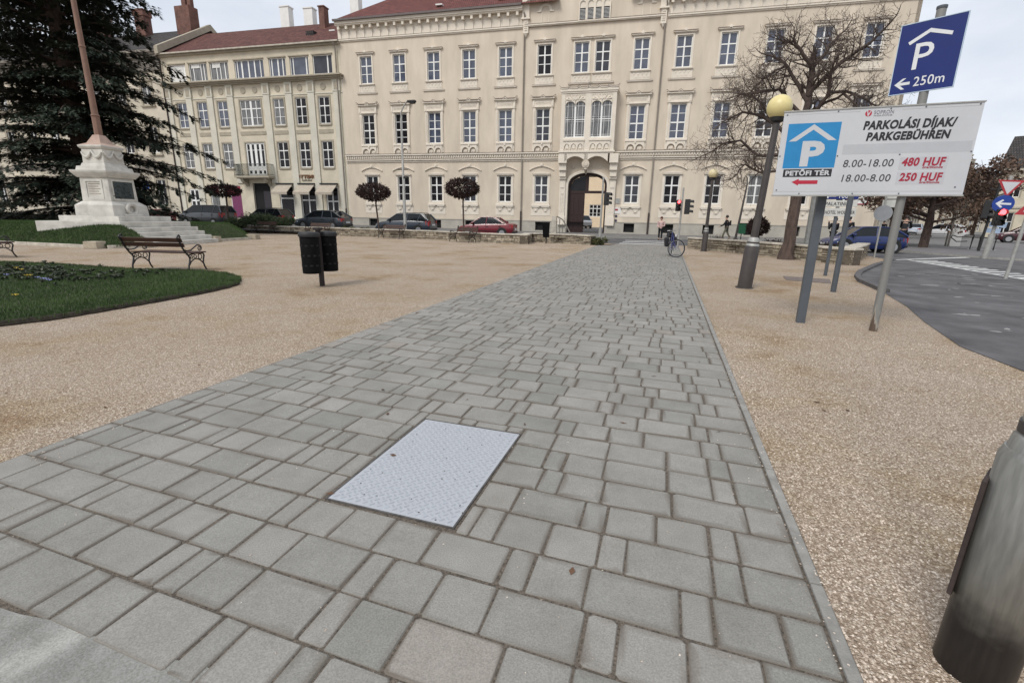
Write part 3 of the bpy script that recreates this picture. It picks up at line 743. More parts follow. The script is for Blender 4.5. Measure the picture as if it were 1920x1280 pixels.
# string course with dentils, cornice with brackets
b = MB()
for a, c in ((UL - .05, -7.42), (-1.98, UR + .05)):
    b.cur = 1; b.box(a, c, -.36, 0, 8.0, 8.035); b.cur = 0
    b.box(a, c, -.34, 0, 7.86, 8.0); b.box(a, c, -.16, 0, 7.52, 7.86); b.box(a, c, -.20, 0, 7.36, 7.46); b.box(a, c, -.10, 0, 7.20, 7.30)
    n = int((c - a) / .25)
    for k in range(n):
        x = a + .1 + k * .25; b.box(x, x + .13, -.25, -.16, 7.60, 7.80)
b.build('string_course', [M_trim, M_flash], pal)
b = MB()
for a, c in ((UL - .1, -11.5), (1.9, UR + .5)):
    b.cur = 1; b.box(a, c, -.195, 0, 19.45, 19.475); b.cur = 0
    b.box(a, c, -.18, 0, 19.32, 19.45); b.box(a, c, -.10, 0, 19.22, 19.32); b.box(a, c, -.06, 0, 19.45, 20.6)
    b.box(a, c, -.52, 0, 20.62, 20.74); b.box(a, c, -.62, 0, 20.74, 21.02)
    n = int((c - a) / .92)
    for k in range(n + 1):
        x = a + .2 + k * .92; b.box(x, x + .24, -.46, -.06, 20.28, 20.62); b.box(x + .04, x + .20, -.13, -.06, 19.45, 20.28)
# end return at the right
b.box(UR, UR + .62, 0.0, 14, 20.74, 21.02); b.box(UR, UR + .46, 0.0, 14, 20.6, 20.74); b.box(UR, UR + .18, .0, 14, 19.32, 19.45)
# middle bay band
b.cur = 1; b.box(-11.2, 1.55, -.28, -.12, 19.48, 19.51); b.cur = 0; b.box(-11.2, 1.55, -.26, -.12, 19.36, 19.48); b.box(-11.2, 1.55, -.18, -.12, 19.28, 19.36)
for s in (-1, 1):    # raking mouldings
    p0, p1 = ((-11.2, 21.3), (-4.8, 25.9)) if s < 0 else ((1.55, 21.3), (-4.8, 25.9))
    b.add([(p0[0], -.42, p0[1]), (p1[0], -.42, p1[1]), (p1[0], -.42, p1[1] + .45), (p0[0], -.42, p0[1] + .45), (p0[0], -.1, p0[1]), (p1[0], -.1, p1[1]), (p1[0], -.1, p1[1] + .45), (p0[0], -.1, p0[1] + .45)],
          [(0,1,2,3),(3,2,6,7),(7,6,5,4),(0,4,5,1),(0,3,7,4),(1,5,6,2)])
b.build('cornice', [M_trim, M_flash], pal)
for x in (-11.2, 1.55):
    b = MB(); b.box(x - .35, x + .35, -.30, .6, 20.05, 23.2); b.box(x - .42, x + .42, -.36, .6, 19.92, 20.05); b.box(x - .25, x + .25, -.22, 0, 18.75, 19.92)
    for k in range(5): b.box(x - .13, x + .13, -.27, -.22, 18.98 + k * .18, 19.06 + k * .18)
    b.tube([(x, -.12, 18.75), (x, -.12, 18.45)], [.2, .04], 8)
    b.build('corner_turret', M_trim, pal)
# louvred attic lights and blind niches of the gable
b = MB(); lv = MB(); lk = MB()
for k in range(4):
    cx = -5.78 + k * .735; pts = [(cx + .27 * math.cos(pi * i / 10), 20.75 + .34 * math.sin(pi * i / 10)) for i in range(11)]
    ring = [(cx + .365 * math.cos(pi * i / 10), 20.75 + .44 * math.sin(pi * i / 10)) for i in range(11)]
    for i in range(10):
        b.add([(pts[i][0], -.26, pts[i][1]), (ring[i][0], -.26, ring[i][1]), (ring[i+1][0], -.26, ring[i+1][1]), (pts[i+1][0], -.26, pts[i+1][1]), (pts[i][0], -.12, pts[i][1]), (pts[i+1][0], -.12, pts[i+1][1]), (ring[i][0], -.12, ring[i][1]), (ring[i+1][0], -.12, ring[i+1][1])], [(0,1,2,3),(0,3,5,4),(1,6,7,2)])
    b.box(cx - .365, cx - .27, -.26, -.12, 19.5, 20.75); b.box(cx + .27, cx + .365, -.26, -.12, 19.5, 20.75)
    b.prism([(cx - .27, 20.5), (cx + .27, 20.5)] + pts, -.17, -.12)
    lk.box(cx - .27, cx + .27, -.14, -.125, 19.5, 20.5)
    for j in range(9): lv.add([(cx-.27,-.14,19.56+j*.105),(cx+.27,-.14,19.56+j*.105),(cx+.27,-.20,19.535+j*.105),(cx-.27,-.20,19.535+j*.105),(cx-.27,-.20,19.51+j*.105),(cx+.27,-.20,19.51+j*.105)],[(0,1,2,3),(3,2,5,4)])
b.box(-6.2, -3.15, -.28, -.12, 19.42, 19.5)
att = b.build('attic_window', M_trim, pal); lv.build('louvre', M_frame, att); lk.build('opening', M_black, att)
for cx in (-9.3, 0.0):
    b = MB(); pts = [(cx + .38 * math.cos(pi * i / 10), 20.55 + .38 * math.sin(pi * i / 10)) for i in range(11)]; ring = [(cx + .62 * math.cos(pi * i / 10), 20.55 + .62 * math.sin(pi * i / 10)) for i in range(11)]
    for i in range(10): b.add([(pts[i][0], -.2, pts[i][1]), (ring[i][0], -.2, ring[i][1]), (ring[i+1][0], -.2, ring[i+1][1]), (pts[i+1][0], -.2, pts[i+1][1]), (pts[i][0], -.12, pts[i][1]), (pts[i+1][0], -.12, pts[i+1][1]), (ring[i][0], -.12, ring[i][1]), (ring[i+1][0], -.12, ring[i+1][1])], [(0,1,2,3),(0,3,5,4),(1,6,7,2)])
    for s in (-1, 1): b.box(cx + s*.5 - .2 + s*.1, cx + s*.5 + .2 + s*.1, -.2, -.12, 20.45, 20.55); b.box(cx + s*.34 - .03, cx + s*.34 + .03, -.16, -.12, 19.5, 20.45)
    b.build('blind_niche', M_trim, pal)
# windows with their parts
F3 = window_frame_mesh(1.36, 2.62, [(0, .13)], [(.355, .06), (.655, .10)]); F2 = window_frame_mesh(1.40, 3.03, [(0, .13)], [(.23, .05), (.475, .12), (.735, .05)]); F1 = window_frame_mesh(1.36, 2.62, [(0, .14)], [(.30, .05), (.645, .12)])
SM = {3: surround_top().mesh('surround', [M_trim, M_flash]), 2: surround_mid().mesh('surround', [M_trim, M_flash]), 1: surround_low().mesh('surround', [M_trim, M_flash])}
PM = {}
for k, (w_, h) in {3: (1.36, 2.62), 2: (1.40, 3.03), 1: (1.36, 2.62)}.items():
    for nm, m in (('s', M_gsky), ('d', M_gdark), ('m', M_gmid), ('c', M_curtain)): PM[k, nm] = pane_mesh(w_, h, m)
G3 = 'ssssssdmsssss' + 's' + 's'; G3 = ['s','s','s','s','s','d','s','m','s','s','s','s','s','s']
G2 = ['d','d','s','s','s','m','s','s','s','m','s','s']
G1 = ['d','d','d','m','d','m','m','d','d','c','d','m']
for fl, U, z, F, GG in ((3, U3, 15.13, F3, G3), (2, U2, 9.05, F2, G2), (1, U1, 3.12, F1, G1)):
    for u, g_ in zip(U, GG):
        o = mobj('window', F, pal, (u, .16, z)); mobj('pane', PM[fl, g_], o, (0, .012, 0)); mobj('surround', SM[fl], o, (0, -.16, 0))
bwm = MB(); bwm.box(-.52, .52, 0, .02, 0, .86); bwm = bwm.mesh('basement_window', M_black)
for u in UB: mobj('basement_window', bwm, pal, (u, .28, .28))
# oriel on two consoles over the gateway
b = MB(); OX0, OX1, OD = -7.42, -1.98, -1.05
def oriel_front(z0, z1, x0, x1): b.box(x0, x1, OD, 0, z0, z1)
b.box(OX0, OX1, OD - .12, 0, 13.25, 13.50); b.box(OX0 + .06, OX1 - .06, OD - .05, 0, 13.1, 13.25)
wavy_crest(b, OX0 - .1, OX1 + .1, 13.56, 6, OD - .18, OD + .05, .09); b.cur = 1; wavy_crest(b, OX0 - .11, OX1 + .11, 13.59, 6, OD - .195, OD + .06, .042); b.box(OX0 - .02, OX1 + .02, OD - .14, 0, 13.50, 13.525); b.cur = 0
b.box(OX0 + .12, OX0 + .48, OD, 0, 8.0, 13.1); b.box(OX1 - .48, OX1 - .12, OD, 0, 8.0, 13.1); b.box(-4.98, -4.43, OD, 0, 8.0, 13.1)
for x0, x1 in ((OX0 + .48, -4.98), (-4.43, OX1 - .48)):
    b.box(x0, x1, OD + .04, OD + .4, 12.45, 13.1); b.box(x0, x1, OD, 0, 9.0, 9.16)
    cx = (x0 + x1) / 2; W2 = (x1 - x0) / 4
    for s in (-1, 1):     # pair of round-headed lights: fill above each arch
        c2 = cx + s * W2; m = 10; r = W2 * .96; arc = [(c2 + r * math.cos(pi * j / m), 12.02 + .40 * math.sin(pi * j / m)) for j in range(m + 1)]
        for (xa, za), (xb, zb) in zip(arc, arc[1:]): b.add([(xa, OD + .04, za), (xb, OD + .04, zb), (xb, OD + .04, 12.46), (xa, OD + .04, 12.46), (xa, OD + .2, za), (xb, OD + .2, zb)], [(0,1,2,3),(0,4,5,1)])
    b.box(x0 - .05, x1 + .05, OD - .14, 0, 8.86, 9.02)
    scallops(b, cx, 8.86, x1 - x0, .78, 3, OD - .06, OD + .15)
    b.box(x0, x1, OD + .06, 0, 7.98, 8.86)
    for s in (-1, 0, 1): b.cbox((cx + s*(x1-x0)/3, OD + .02, 8.15), (.34, .08, .42), 0, .6)
    for k in range(12): xx = x0 + (k + .5) * (x1 - x0) / 12; b.add([(xx-.09, OD, 13.02), (xx+.09, OD, 13.02), (xx, OD, 12.84), (xx, OD + .05, 13.02)], [(0, 2, 1), (0, 3, 2), (1, 2, 3)])
    for k in range(7):    # carved rays in the tympanum
        t = pi * (k + .5) / 7; b.tube([(cx + .5 * math.cos(t) , OD + .03, 12.47 + .05), (cx + .92 * math.cos(t), OD + .02, 12.5 + .42 * math.sin(t))], [.05, .07], 6)
    b.tube([(cx, OD + .04, 12.68), (cx, OD - .02, 12.68)], .17, 12)
b.box(OX0, OX1, OD - .1, 0, 7.82, 7.99); b.box(OX0 + .1, OX1 - .1, OD, 0, 7.7, 7.82)
b.box(OX0 + .12, OX0 + .22, OD + .3, 0, 8, 13.1)
b.build('oriel', [M_trim, M_flash], pal)
for x0, x1 in ((OX0 + .48, -4.98), (-4.43, OX1 - .48)):
    cx, w_ = (x0 + x1) / 2, x1 - x0; b = MB(); q = w_ / 4
    rows_ = [(.03, .05), (.08, .03), (.44, .03), (.50, .08), (.56, .03), (.86, .03)]
    me = window_frame_mesh(w_, 3.3, [(0, .16), (-q*1.45, .03), (-q*.55, .03), (q*.55, .03), (q*1.45, .03)], rows_, .07)
    o = mobj('window', me, pal, (cx, OD + .22, 9.16)); mobj('pane', pane_mesh(w_, 3.3, M_curtain), o, (0, .012, 0))
# gateway
b = MB()
IN = arch_pts(-4.5, 1.95, 4.65, 1.36); OUT = arch_pts(-4.5, 2.2, 4.65, 1.62)
for (a, b1), (c_, d_) in zip(zip(IN, OUT), zip(IN[1:], OUT[1:])):
    b.add([(a[0], -.16, a[1]), (b1[0], -.16, b1[1]), (d_[0], -.16, d_[1]), (c_[0], -.16, c_[1]), (a[0], 0, a[1]), (b1[0], 0, b1[1]), (d_[0], 0, d_[1]), (c_[0], 0, c_[1])], [(0,1,2,3),(0,3,7,4),(1,5,6,2)])
for s in (-1, 1):
    x = -4.5 + s * 2.075; b.box(x - .125, x + .125, -.16, 0, 0.9, 4.65)
    x = -4.5 + s * 2.5                          # pilaster and console
    b.box(x - .30, x + .30, -.28, 0, .9, 5.6); b.box(x - .36, x + .36, -.34, 0, 0.9, 1.75)
    for k in (-1, 0, 1): b.box(x + k*.17 - .03, x + k*.17 + .03, -.31, -.28, 2.2, 4.3)
    b.cbox((x, -.30, 4.55), (.40, .08, .5), 0, .5); b.cbox((x, -.30, 3.95), (.3, .07, .3), 0, .4)
    b.box(x - .36, x + .36, -.45, 0, 5.4, 5.62); b.box(x - .32, x + .32, -.60, 0, 5.62, 6.2); b.box(x - .36, x + .36, -.80, 0, 6.2, 6.85); b.box(x - .42, x + .42, OD, 0, 6.85, 7.7)
for k, cx in enumerate((-5.75, -3.65)):         # two flat arches carrying the oriel
    m = 10; hw = 1.06; arc = [(cx - hw + 2 * hw * j / m, 6.95 + .52 * math.sin(pi * j / m) ** .8) for j in range(m + 1)]
    for (xa, za), (xb, zb) in zip(arc, arc[1:]): b.add([(xa, OD, za), (xb, OD, zb), (xb, OD, 7.7), (xa, OD, 7.7), (xa, 0, za), (xb, 0, zb)], [(0,1,2,3),(0,4,5,1)])
b.box(-4.86, -4.54, OD, 0, 6.9, 7.7)
b.build('gateway_surround', M_trim, pal)
b = MB(); b.tube([(-4.7, OD + .12, 6.75), (-4.7, OD - .06, 6.75)], .38, 14); b.tube([(-4.7, OD - .04, 6.75), (-4.7, OD - .12, 6.75)], .22, 12); b.tube([(-4.7, OD + .05, 6.4), (-4.7, -.1, 5.9)], [.2, .08], 8)
for s in (-1, 1): b.cbox((-4.7 + s * 1.35, -.05, 6.45), (.42, .08, .3), 0, .7)
b.prism([(-5.6, 6.05), (-3.4, 6.05), (-3.9, 6.35), (-4.5, 6.5), (-5.1, 6.35)], -.12, 0)
b.build('coat_of_arms', M_orn, pal)
b = MB()                                        # passage walls, lit from the court at its far end
b.box(-6.6, -6.45, .5, 9, -.05, 6.3); b.box(-2.55, -2.4, .5, 9, -.05, 6.3); b.box(-6.6, -2.4, .5, 9, 6.3, 6.45)
b.box(-12, -6.6, 9.0, 9.3, 0, 7); b.box(-2.4, 10, 9.0, 9.3, 0, 7)
b.build('passage', M_wall, pal)
b = MB(); b.box(-12, 2, 9.3, 40, -.08, .018); b.box(-6.45, -2.55, .0, 9.3, -.08, .02); b.build('passage_floor', M_asph2, pal)
b = MB(); grid_wall(b, -24, 10, 0, 10, [(-7.7, -5.6, 1.87, 4.0)], 40, .25); b.build('courtyard_wall', mat('court_tan', (.84, .68, .49), .9, .06, 1), pal, fix=False)
fw = window_frame_mesh(2.1, 2.13, [(-.35, .15), (.35, .15)], [(.68, .16), (.3, .06)], .11); o = mobj('window', fw, pal, (-6.65, 40.1, 1.87)); mobj('pane', pane_mesh(2.1, 2.13, M_gdark), o, (0, .01, 0))
# timber gate: fixed leaf on the left, opened right, fanlight over
b = MB(); b.box(-6.42, -4.75, .42, .52, .02, 4.05); b.box(-6.42, -2.58, .38, .54, 4.05, 4.3)
for k in range(3): b.box(-6.2 + k*.5, -5.85 + k*.5, .38, .42, .4 , 1.6); b.box(-6.2 + k*.5, -5.85 + k*.5, .38, .42, 1.9, 3.8)
m = 16; A2 = arch_pts(-4.5, 1.95, 4.65, 1.36); A3 = arch_pts(-4.5, 1.72, 4.65, 1.12)
for (a, b1), (c_, d_) in zip(zip(A3, A2), zip(A3[1:], A2[1:])):
    b.add([(a[0], .40, a[1]), (b1[0], .40, b1[1]), (d_[0], .40, d_[1]), (c_[0], .40, c_[1]), (a[0], .5, a[1]), (b1[0], .5, b1[1]), (d_[0], .5, d_[1]), (c_[0], .5, c_[1])], [(0,1,2,3),(0,3,7,4),(1,5,6,2),(4,7,6,5)])
b.box(-4.72, -4.4, .39, .52, 4.3, 5.95); b.box(-6.42, -6.2, .40, .5, 4.3, 4.8); b.box(-2.8, -2.58, .40, .5, 4.3, 4.8)
b.box(-2.72, -2.58, .5, 2.3, .02, 4.05)
gt = b.build('gate', M_wood, pal)
b = MB(); b.prism([(-6.2, 4.3), (-4.72, 4.3), (-4.72, 5.75), (-5.3, 5.65), (-5.9, 5.3), (-6.2, 4.8)], .44, .46); b.build('fanlight', M_gdark, gt)
# roof, gutters, downpipes, chimneys
b = MB(); e0 = -.72
b.add([(UL - .1, e0, 21.1), (-8, e0, 21.1), (-8, 7, 26.2), (-27, 7, 26.2), (UL - .1, 15, 21.1), (-8, 15, 21.1)], [(0, 1, 2, 3), (0, 3, 4), (3, 2, 5, 4)])
b.add([(-1.5, e0, 21.1), (UR + .6, e0, 21.1), (UR + .6, 15, 21.1), (UR - 4.5, 7, 26.2), (-1.5, 7, 26.2), (-1.5, 15, 21.1)], [(0, 1, 3, 4), (1, 2, 3), (3, 2, 5, 4)])
b.add([(-11.2, .2, 21.4), (-4.8, .2, 26.1), (1.55, .2, 21.4), (-4.8, 9, 26.1), (-11.2, 9, 21.4), (1.55, 9, 21.4)], [(0, 1, 3, 4), (1, 2, 5, 3)])
rf = b.build('roof', M_roof, pal)
b = MB(); b.box(-24.8, -23.9, 5.2, 6.2, 24.5, 28.5); b.box(-24.9, -23.8, 5.1, 6.3, 28.3, 28.6); b.build('chimney', M_white, rf)
b = MB(); b.box(-29.2, -28.3, 7.0, 8.0, 21.5, 27.5); b.build('chimney', M_white, rf)
b = MB(); b.cbox((-20.3, .55, 22.0), (.7, .5, .12), 0); b.build('skylight', M_white, rf); b = MB(); b.cbox((-13.8, .9, 22.25), (.9, .6, .12), 0); b.build('skylight', M_white, rf)
for a, c in ((UL - .2, -11.55), (1.9, UR + .7)): b = MB(); b.box(a, c, -.82, -.64, 20.98, 21.16); b.build('gutter', M_gut, pal)
def downpipe(u, ztop, zb, parent, y=-.14, m=M_pipe, m2=M_pipeb, r=.075):
    b = MB(); b.tube([(u, y - .35, ztop + .25), (u + .05, y - .25, ztop), (u, y, ztop - .3), (u, y, zb + 2.2)], r, 8); p = b.build('downpipe', m, parent, smooth=True)
    b = MB(); b.tube([(u, y, zb + 2.2), (u, y, zb + .05)], r * 1.25, 8); b.build('pipe_shoe', m2, p, smooth=True)
downpipe(-11.32, 20.2, 0, pal); downpipe(1.72, 20.2, 0, pal, m=M_pipe)
# plaques by the gate and the street name plate
b = MB(); b.box(-1.62, -1.15, -.05, 0, 3.05, 3.55); b.build('notice_plate', M_steel, pal)
b = MB(); b.box(-1.7, -1.0, -.045, 0, 2.1, 2.7); pq = b.build('notice_plate', M_white, pal)
b = MB(); b.box(-1.6, -1.3, -.052, -.045, 2.38, 2.56); b.build('emblem', mat('sign_red', (0.32, 0.03, 0.05), .5, .05), pq)
for zz in (1.85, 1.42): b = MB(); b.tube([(-1.45, -.05, zz), (-1.45, -.0, zz)], .13, 14); b.build('round_badge', mat('badge_blue_grey', (.06, .06, .09), .5, .2), pal)

# townhouse ----------------------------------------------------------------
tw = thing('townhouse', 'yellowish narrower townhouse with grey pilasters, iron balcony and shop awnings left of the palace', 'building', FAC0, PHI); tw.scale = (S, S, S)
TL_, TR_ = -55.45, -31.56; zr = .3
PIL = [-55.05, -52.05, -49.05, -46.2, -41.28, -38.33, -35.47, -32.25]
CW = [-53.25, -50.33, -47.45, -43.6, -39.78, -36.9, -33.95]
ops = []
for i, u in enumerate(CW):
    w2 = .68 if i != 3 else 1.42
    ops.append((u - w2, u + w2, 11.32, 14.08)); ops.append((u - w2 if i != 3 else u - 1.3, u + w2 if i != 3 else u + 1.3, 6.72 if i != 3 else 5.88, 9.5))
TOPW = [(-54.45, -52.05), (-51.54, -49.0), (-48.6, -46.05), (-45.2, -41.3), (-40.6, -38.43), (-37.9, -35.52), (-35.0, -32.61)]
ops += [(a, c, 16.32, 18.22) for a, c in TOPW]
SHOP = [(-54.0, -52.55, .3, 4.3), (-50.9, -46.35, .9, 4.7), (-44.55, -42.1, .3, 5.0), (-40.9, -38.95, 1.0, 4.7), (-38.0, -35.95, .5, 4.7), (-34.6, -33.0, .4, 4.6)]
ops += SHOP
b = MB(); grid_wall(b, TL_, TR_, 0, 19.3, ops, 0, .28); b.build('wall', M_town, tw, fix=False)
for u in PIL:
    b = MB(); b.box(u - .40, u + .40, -.14, 0, 0 if u not in (PIL[3], PIL[4]) else 5.0, 14.55); b.box(u - .46, u + .46, -.19, 0, 14.55, 15.72); pl_ = b.build('pilaster', M_pil, tw)
    b = MB(); b.box(u - .24, u + .24, -.215, -.18, 14.72, 15.5); b.build('capital_panel', M_surr, pl_)
b = MB(); b.box(TL_, TR_, -.06, 0, 14.40, 14.50); b.build('string_course', M_pil, tw)
for i, u in enumerate(CW):
    for dx in ((0,) if i != 3 else (-.8, .8)): b = MB(); b.tube([(u + dx, -.05, 15.1), (u + dx, .0, 15.1)], .34, 16); b.build('medallion', M_surr, tw)
    w2 = .9 if i != 3 else 1.75; b = MB(); b.box(u - w2, u + w2, -.05, 0, 10.35, 10.75); b.build('relief_panel', M_surr, tw)
b = MB(); b.box(TL_ - .2, TR_ + .25, -.75, 0, 16.02, 16.16); b.box(TL_ - .1, TR_ + .1, -.5, 0, 15.86, 16.02); b.box(TL_ - .05, TR_ + .1, -.3, 0, 15.72, 15.86); b.box(TL_, TR_, -.25, 0, 19.05, 19.3); b.build('ledge', M_surr, tw)
for i, u in enumerate(CW):
    for (w2, z0, z1) in ((.68 if i != 3 else 1.42, 11.32, 14.08), (.68 if i != 3 else 1.3, 6.72 if i != 3 else 5.88, 9.5)):
        q = .16; b = MB()
        b.box(u - w2 - q, u - w2, -.05, .04, z0 - q, z1 + q); b.box(u + w2, u + w2 + q, -.05, .04, z0 - q, z1 + q); b.box(u - w2, u + w2, -.05, .04, z1, z1 + q); b.box(u - w2 - .04, u + w2 + .04, -.12, .04, z0 - q, z0)
        b.build('window_surround', M_surr, tw)
for a, c in TOPW: b = MB(); b.box(a - .08, c + .08, -.12, .04, 18.22, 18.34); b.build('window_hood', M_surr, tw)
FT = window_frame_mesh(1.36, 2.76, [(0, .10)], [(.32, .05), (.67, .11)], .08); FT2 = window_frame_mesh(2.84, 2.76, [(-.71, .09), (0, .26), (.71, .09)], [(.32, .05), (.67, .11)], .09)
FD = window_frame_mesh(2.6, 3.62, [(-.65, .3), (0, .34), (.65, .3)], [(.22, .5), (.78, .05)], .16)
pd, pm_, p2d, pdd = pane_mesh(1.36, 2.76, M_gdark), pane_mesh(1.36, 2.76, M_curtain), pane_mesh(2.84, 2.76, M_curtain), pane_mesh(2.6, 3.62, M_gdark)
psk = pane_mesh(1.36, 2.76, M_gsky)
for i, u in enumerate(CW):
    if i == 3:
        o = mobj('window', FT2, tw, (u, .1, 11.32)); mobj('pane', p2d, o, (0, .012, 0)); o = mobj('balcony_door', FD, tw, (u, .1, 5.88)); mobj('pane', pdd, o, (0, .012, 0))
    else:
        for z, pmm in ((11.32, psk if i < 3 else (pm_ if i == 4 else pd)), (6.74, pm_ if i < 3 else pd)):
            o = mobj('window', FT, tw, (u, .1, z)); mobj('pane', pmm, o, (0, .012, 0))
for i, (a, c) in enumerate(TOPW):
    w_ = c - a; cols_ = [[(.9, .35)], [(-.7, .10), (.35, .1), (.78, .1)], [(-.4, .1), (.1, .1), (.75, .12)], [(-1.6, .1), (-1.0, .18), (-.1, .16), (.7, .16), (1.45, .1)], [(-.75, .12), (.05, .16), (.65, .12)], [(-.8, .1), (.85, .14)], [(.6, .14)]][i]
    me = window_frame_mesh(w_, 1.9, cols_, [], .09); o = mobj('attic_window', me, tw, ((a + c)/2, .16, 16.32))
    mobj('pane', pane_mesh(w_, 1.9, [M_gmid, M_curtain, M_curtain, M_gsky, M_gsky, M_gsky, M_gmid][i]), o, (0, .012, 0))
    if i < 3:
        b = MB(); q = [1.7, 1.2, 1.1][i]; hh = [1.75, .4, .55][i]
        for k in range(int(hh / .1)): b.box(-w_/2 + .3, -w_/2 + .3 + q, -.07, -.052, 1.8 - k*.1 - .09, 1.8 - k*.1)
        sh = b.build('roller_blind', M_white, o)
b = MB(); b.add([(TL_ - .1, -.4, 19.32), (TR_, -.4, 19.32), (TR_, 6.5, 23.6), (TL_ - .1, 6.5, 23.6), (TL_ - .1, 13, 19.3), (TR_, 13, 19.3)], [(0,1,2,3),(3,2,5,4)]); b.add([(TL_, 0, 19.2), (TL_, 6.5, 23.5), (TL_, 13, 19.2)], [(0,1,2)])
rf = b.build('roof', M_roof2, tw)
for u, y, z0, z1, w_, m in ((-43.3, 7.5, 22, 26.0, 1.2, M_white), (-40.0, 7.5, 22, 25.6, 1.2, M_white), (-33.4, 7.0, 22, 26.2, 1.1, M_white), (-36.5, 5.0, 21.5, 24.6, .7, M_brickc)):
    b = MB(); b.cbox((u, y, z0), (w_, .9, z1 - z0)); b.cbox((u, y, z1), (w_ + .15, 1.05, .12)); b.build('chimney', m, rf)
b = MB(); b.cbox((-36.6, 2.6, 20.9), (1.0, .8, .5)); b.build('roof_hatch', M_roofg, rf); b = MB(); b.cbox((-34.4, 3.4, 21.55), (.7, .5, .12)); b.build('skylight', M_white, rf)
b = MB(); b.box(TL_ - .1, TR_ + .1, -.55, -.4, 19.24, 19.38); b.build('gutter', M_cope, tw)
downpipe(-32.0, 18.9, 0, tw, -.2); downpipe(-55.35, 18.9, 0, tw, -.22, M_pipeb)
# balcony
b = MB(); b.box(-46.0, -41.2, -1.15, 0, 5.55, 5.75); b.box(-45.8, -41.4, -1.0, 0, 5.45, 5.55)
for u in (-45.2, -42.0): b.prism([(-.0, 4.6), (-.0, 5.45), (-.95, 5.45), (-.75, 5.1), (-.3, 5.0)], u - .2, u + .2, 'x')
bal = b.build('balcony', M_surr, tw)
b = MB()
def rail(x0, y0, x1, y1, n):
    b.tube([(x0, y0, 7.05), (x1, y1, 7.05)], .035, 6); b.tube([(x0, y0, 5.9), (x1, y1, 5.9)], .025, 6)
    for k in range(n + 1): f = k / n; b.tube([(x0 + (x1-x0)*f, y0 + (y1-y0)*f, 5.75), (x0 + (x1-x0)*f, y0 + (y1-y0)*f, 7.05)], .022, 5, cap=False)
rail(-45.95, -1.1, -41.25, -1.1, 34); rail(-45.95, -1.1, -45.95, 0, 8); rail(-41.25, -1.1, -41.25, 0, 8)
b.build('railing', mat('rail_green_grey', (.06, .07, .06), .5, .2), bal)
# shop fronts
b = MB(); b.box(-44.55, -42.1, .25, .3, .3, 5.0); dg = b.build('gateway_door', M_black, tw)
b = MB(); b.box(-43.2, -42.2, .12, .2, .3, 4.1); b.build('door_leaf', mat('door_violet_grey', (.03, .026, .032), .5, .2), dg)
o = mobj('shop_door', window_frame_mesh(1.45, 4.0, [(0, .2), ], [(.66, .2)], .16), tw, (-53.275, .1, .3)); mobj('pane', pane_mesh(1.45, 4.0, M_gdark), o, (0, .012, 0))
o = mobj('shop_window', window_frame_mesh(4.5, 3.8, [(-.9, .09), (.75, .09)], [], .1), tw, (-48.62, .14, .9)); mobj('pane', pane_mesh(4.5, 3.8, M_curtain), o, (0, .012, 0))
b = MB(); b.box(.78, 2.2, -.06, -.02, .05, 2.7); b.build('poster', mat('poster_magenta', (.17, .035, .10), .5, .15), o)
b = MB(); b.box(-2.2, 2.2, -.06, -.02, 2.75, 3.75); b.build('fascia', mat('fascia_red', (.30, .035, .06), .5, .3, 1.2), o)
b = MB(); b.box(-.75, .7, -.055, -.02, .4, 2.5); b.build('display', mat('display_tan', (.42, .35, .24), .6, .2), o)
for (a, c, z0, z1), nm in zip(SHOP[3:], ('shop_window', 'shop_door', 'shop_door')):
    w_ = c - a; o = mobj(nm, window_frame_mesh(w_, z1 - z0, [(0, .14)] if nm == 'shop_door' else [], [(.62, .14)], .13), tw, ((a + c)/2, .14, z0)); mobj('pane', pane_mesh(w_, z1 - z0, M_gdark), o, (0, .012, 0))
for cx in (-39.95, -37.0, -34.05):
    aw = MB(); x0, x1 = cx - 1.08, cx + 1.08
    aw.add([(x0, -.16, 4.85), (x1, -.16, 4.85), (x1, -1.3, 3.95), (x0, -1.3, 3.95), (x0, -1.3, 3.68), (x1, -1.3, 3.68), (x0, -.16, 4.80), (x1, -.16, 4.80), (x1, -1.26, 3.93), (x0, -1.26, 3.93)], [(0,1,2,3),(3,2,5,4),(6,9,8,7)])
    o = aw.build('awning', mat('awning_canvas', (.40, .35, .285), .9, .12, 3), tw, fix=False)
    aw = MB(); aw.box(x0 - .05, x1 + .05, -.3, 0, 4.85, 5.0)
    for x in (x0, x1): aw.tube([(x, -.16, 4.0), (x, -1.26, 3.95)], .03, 5)
    aw.build('awning_case', M_plast, o)
text('shop_sign', 'OTTIMO', .52, mat('sign_rust', (.16, .075, .035), .6, .1), tw, (-37.0, -.06, 5.55), align='CENTER', shear=.15, bold=.022, sx=1.35, depth=.03)
text('shop_sign', 'CAFE BAR', .22, mat('sign_dark', (.10, .085, .06), .6, .1), tw, (-36.95, -.05, 5.25), align='CENTER', sx=1.3, depth=.02)
# old building at the far left
ob = thing('old_house', 'cream old house with sooty cornice and dark roof behind the cedar at the far left', 'building', FAC0, PHI); ob.scale = (S, S, S)
OLW = [-58.2, -62.2, -66.2, -70.2, -74.2, -78.2, -82.2, -86.2]
ops = [(u - .7, u + .7, z0, z1) for u in OLW for z0, z1 in ((14.2, 16.2), (8.6, 11.6), (2.4, 5.4))]
b = MB(); grid_wall(b, -95, -55.5, 0, 17.7, ops, .0, .3); b.box(-55.75, -55.5, .05, 12, 0, 20.0); b.build('wall', M_old, ob, fix=False)
b = MB(); b.box(-95, -55.5, -.15, 0, 17.7, 19.1); b.box(-95, -55.4, -.45, 0, 19.1, 19.35); b.box(-95, -55.3, -.75, 0, 19.55, 19.8); b.box(-95, -55.4, -.6, 0, 19.35, 19.55); b.box(-95, -55.5, -.08, 0, 6.6, 7.0); b.build('cornice', M_oldg, ob)
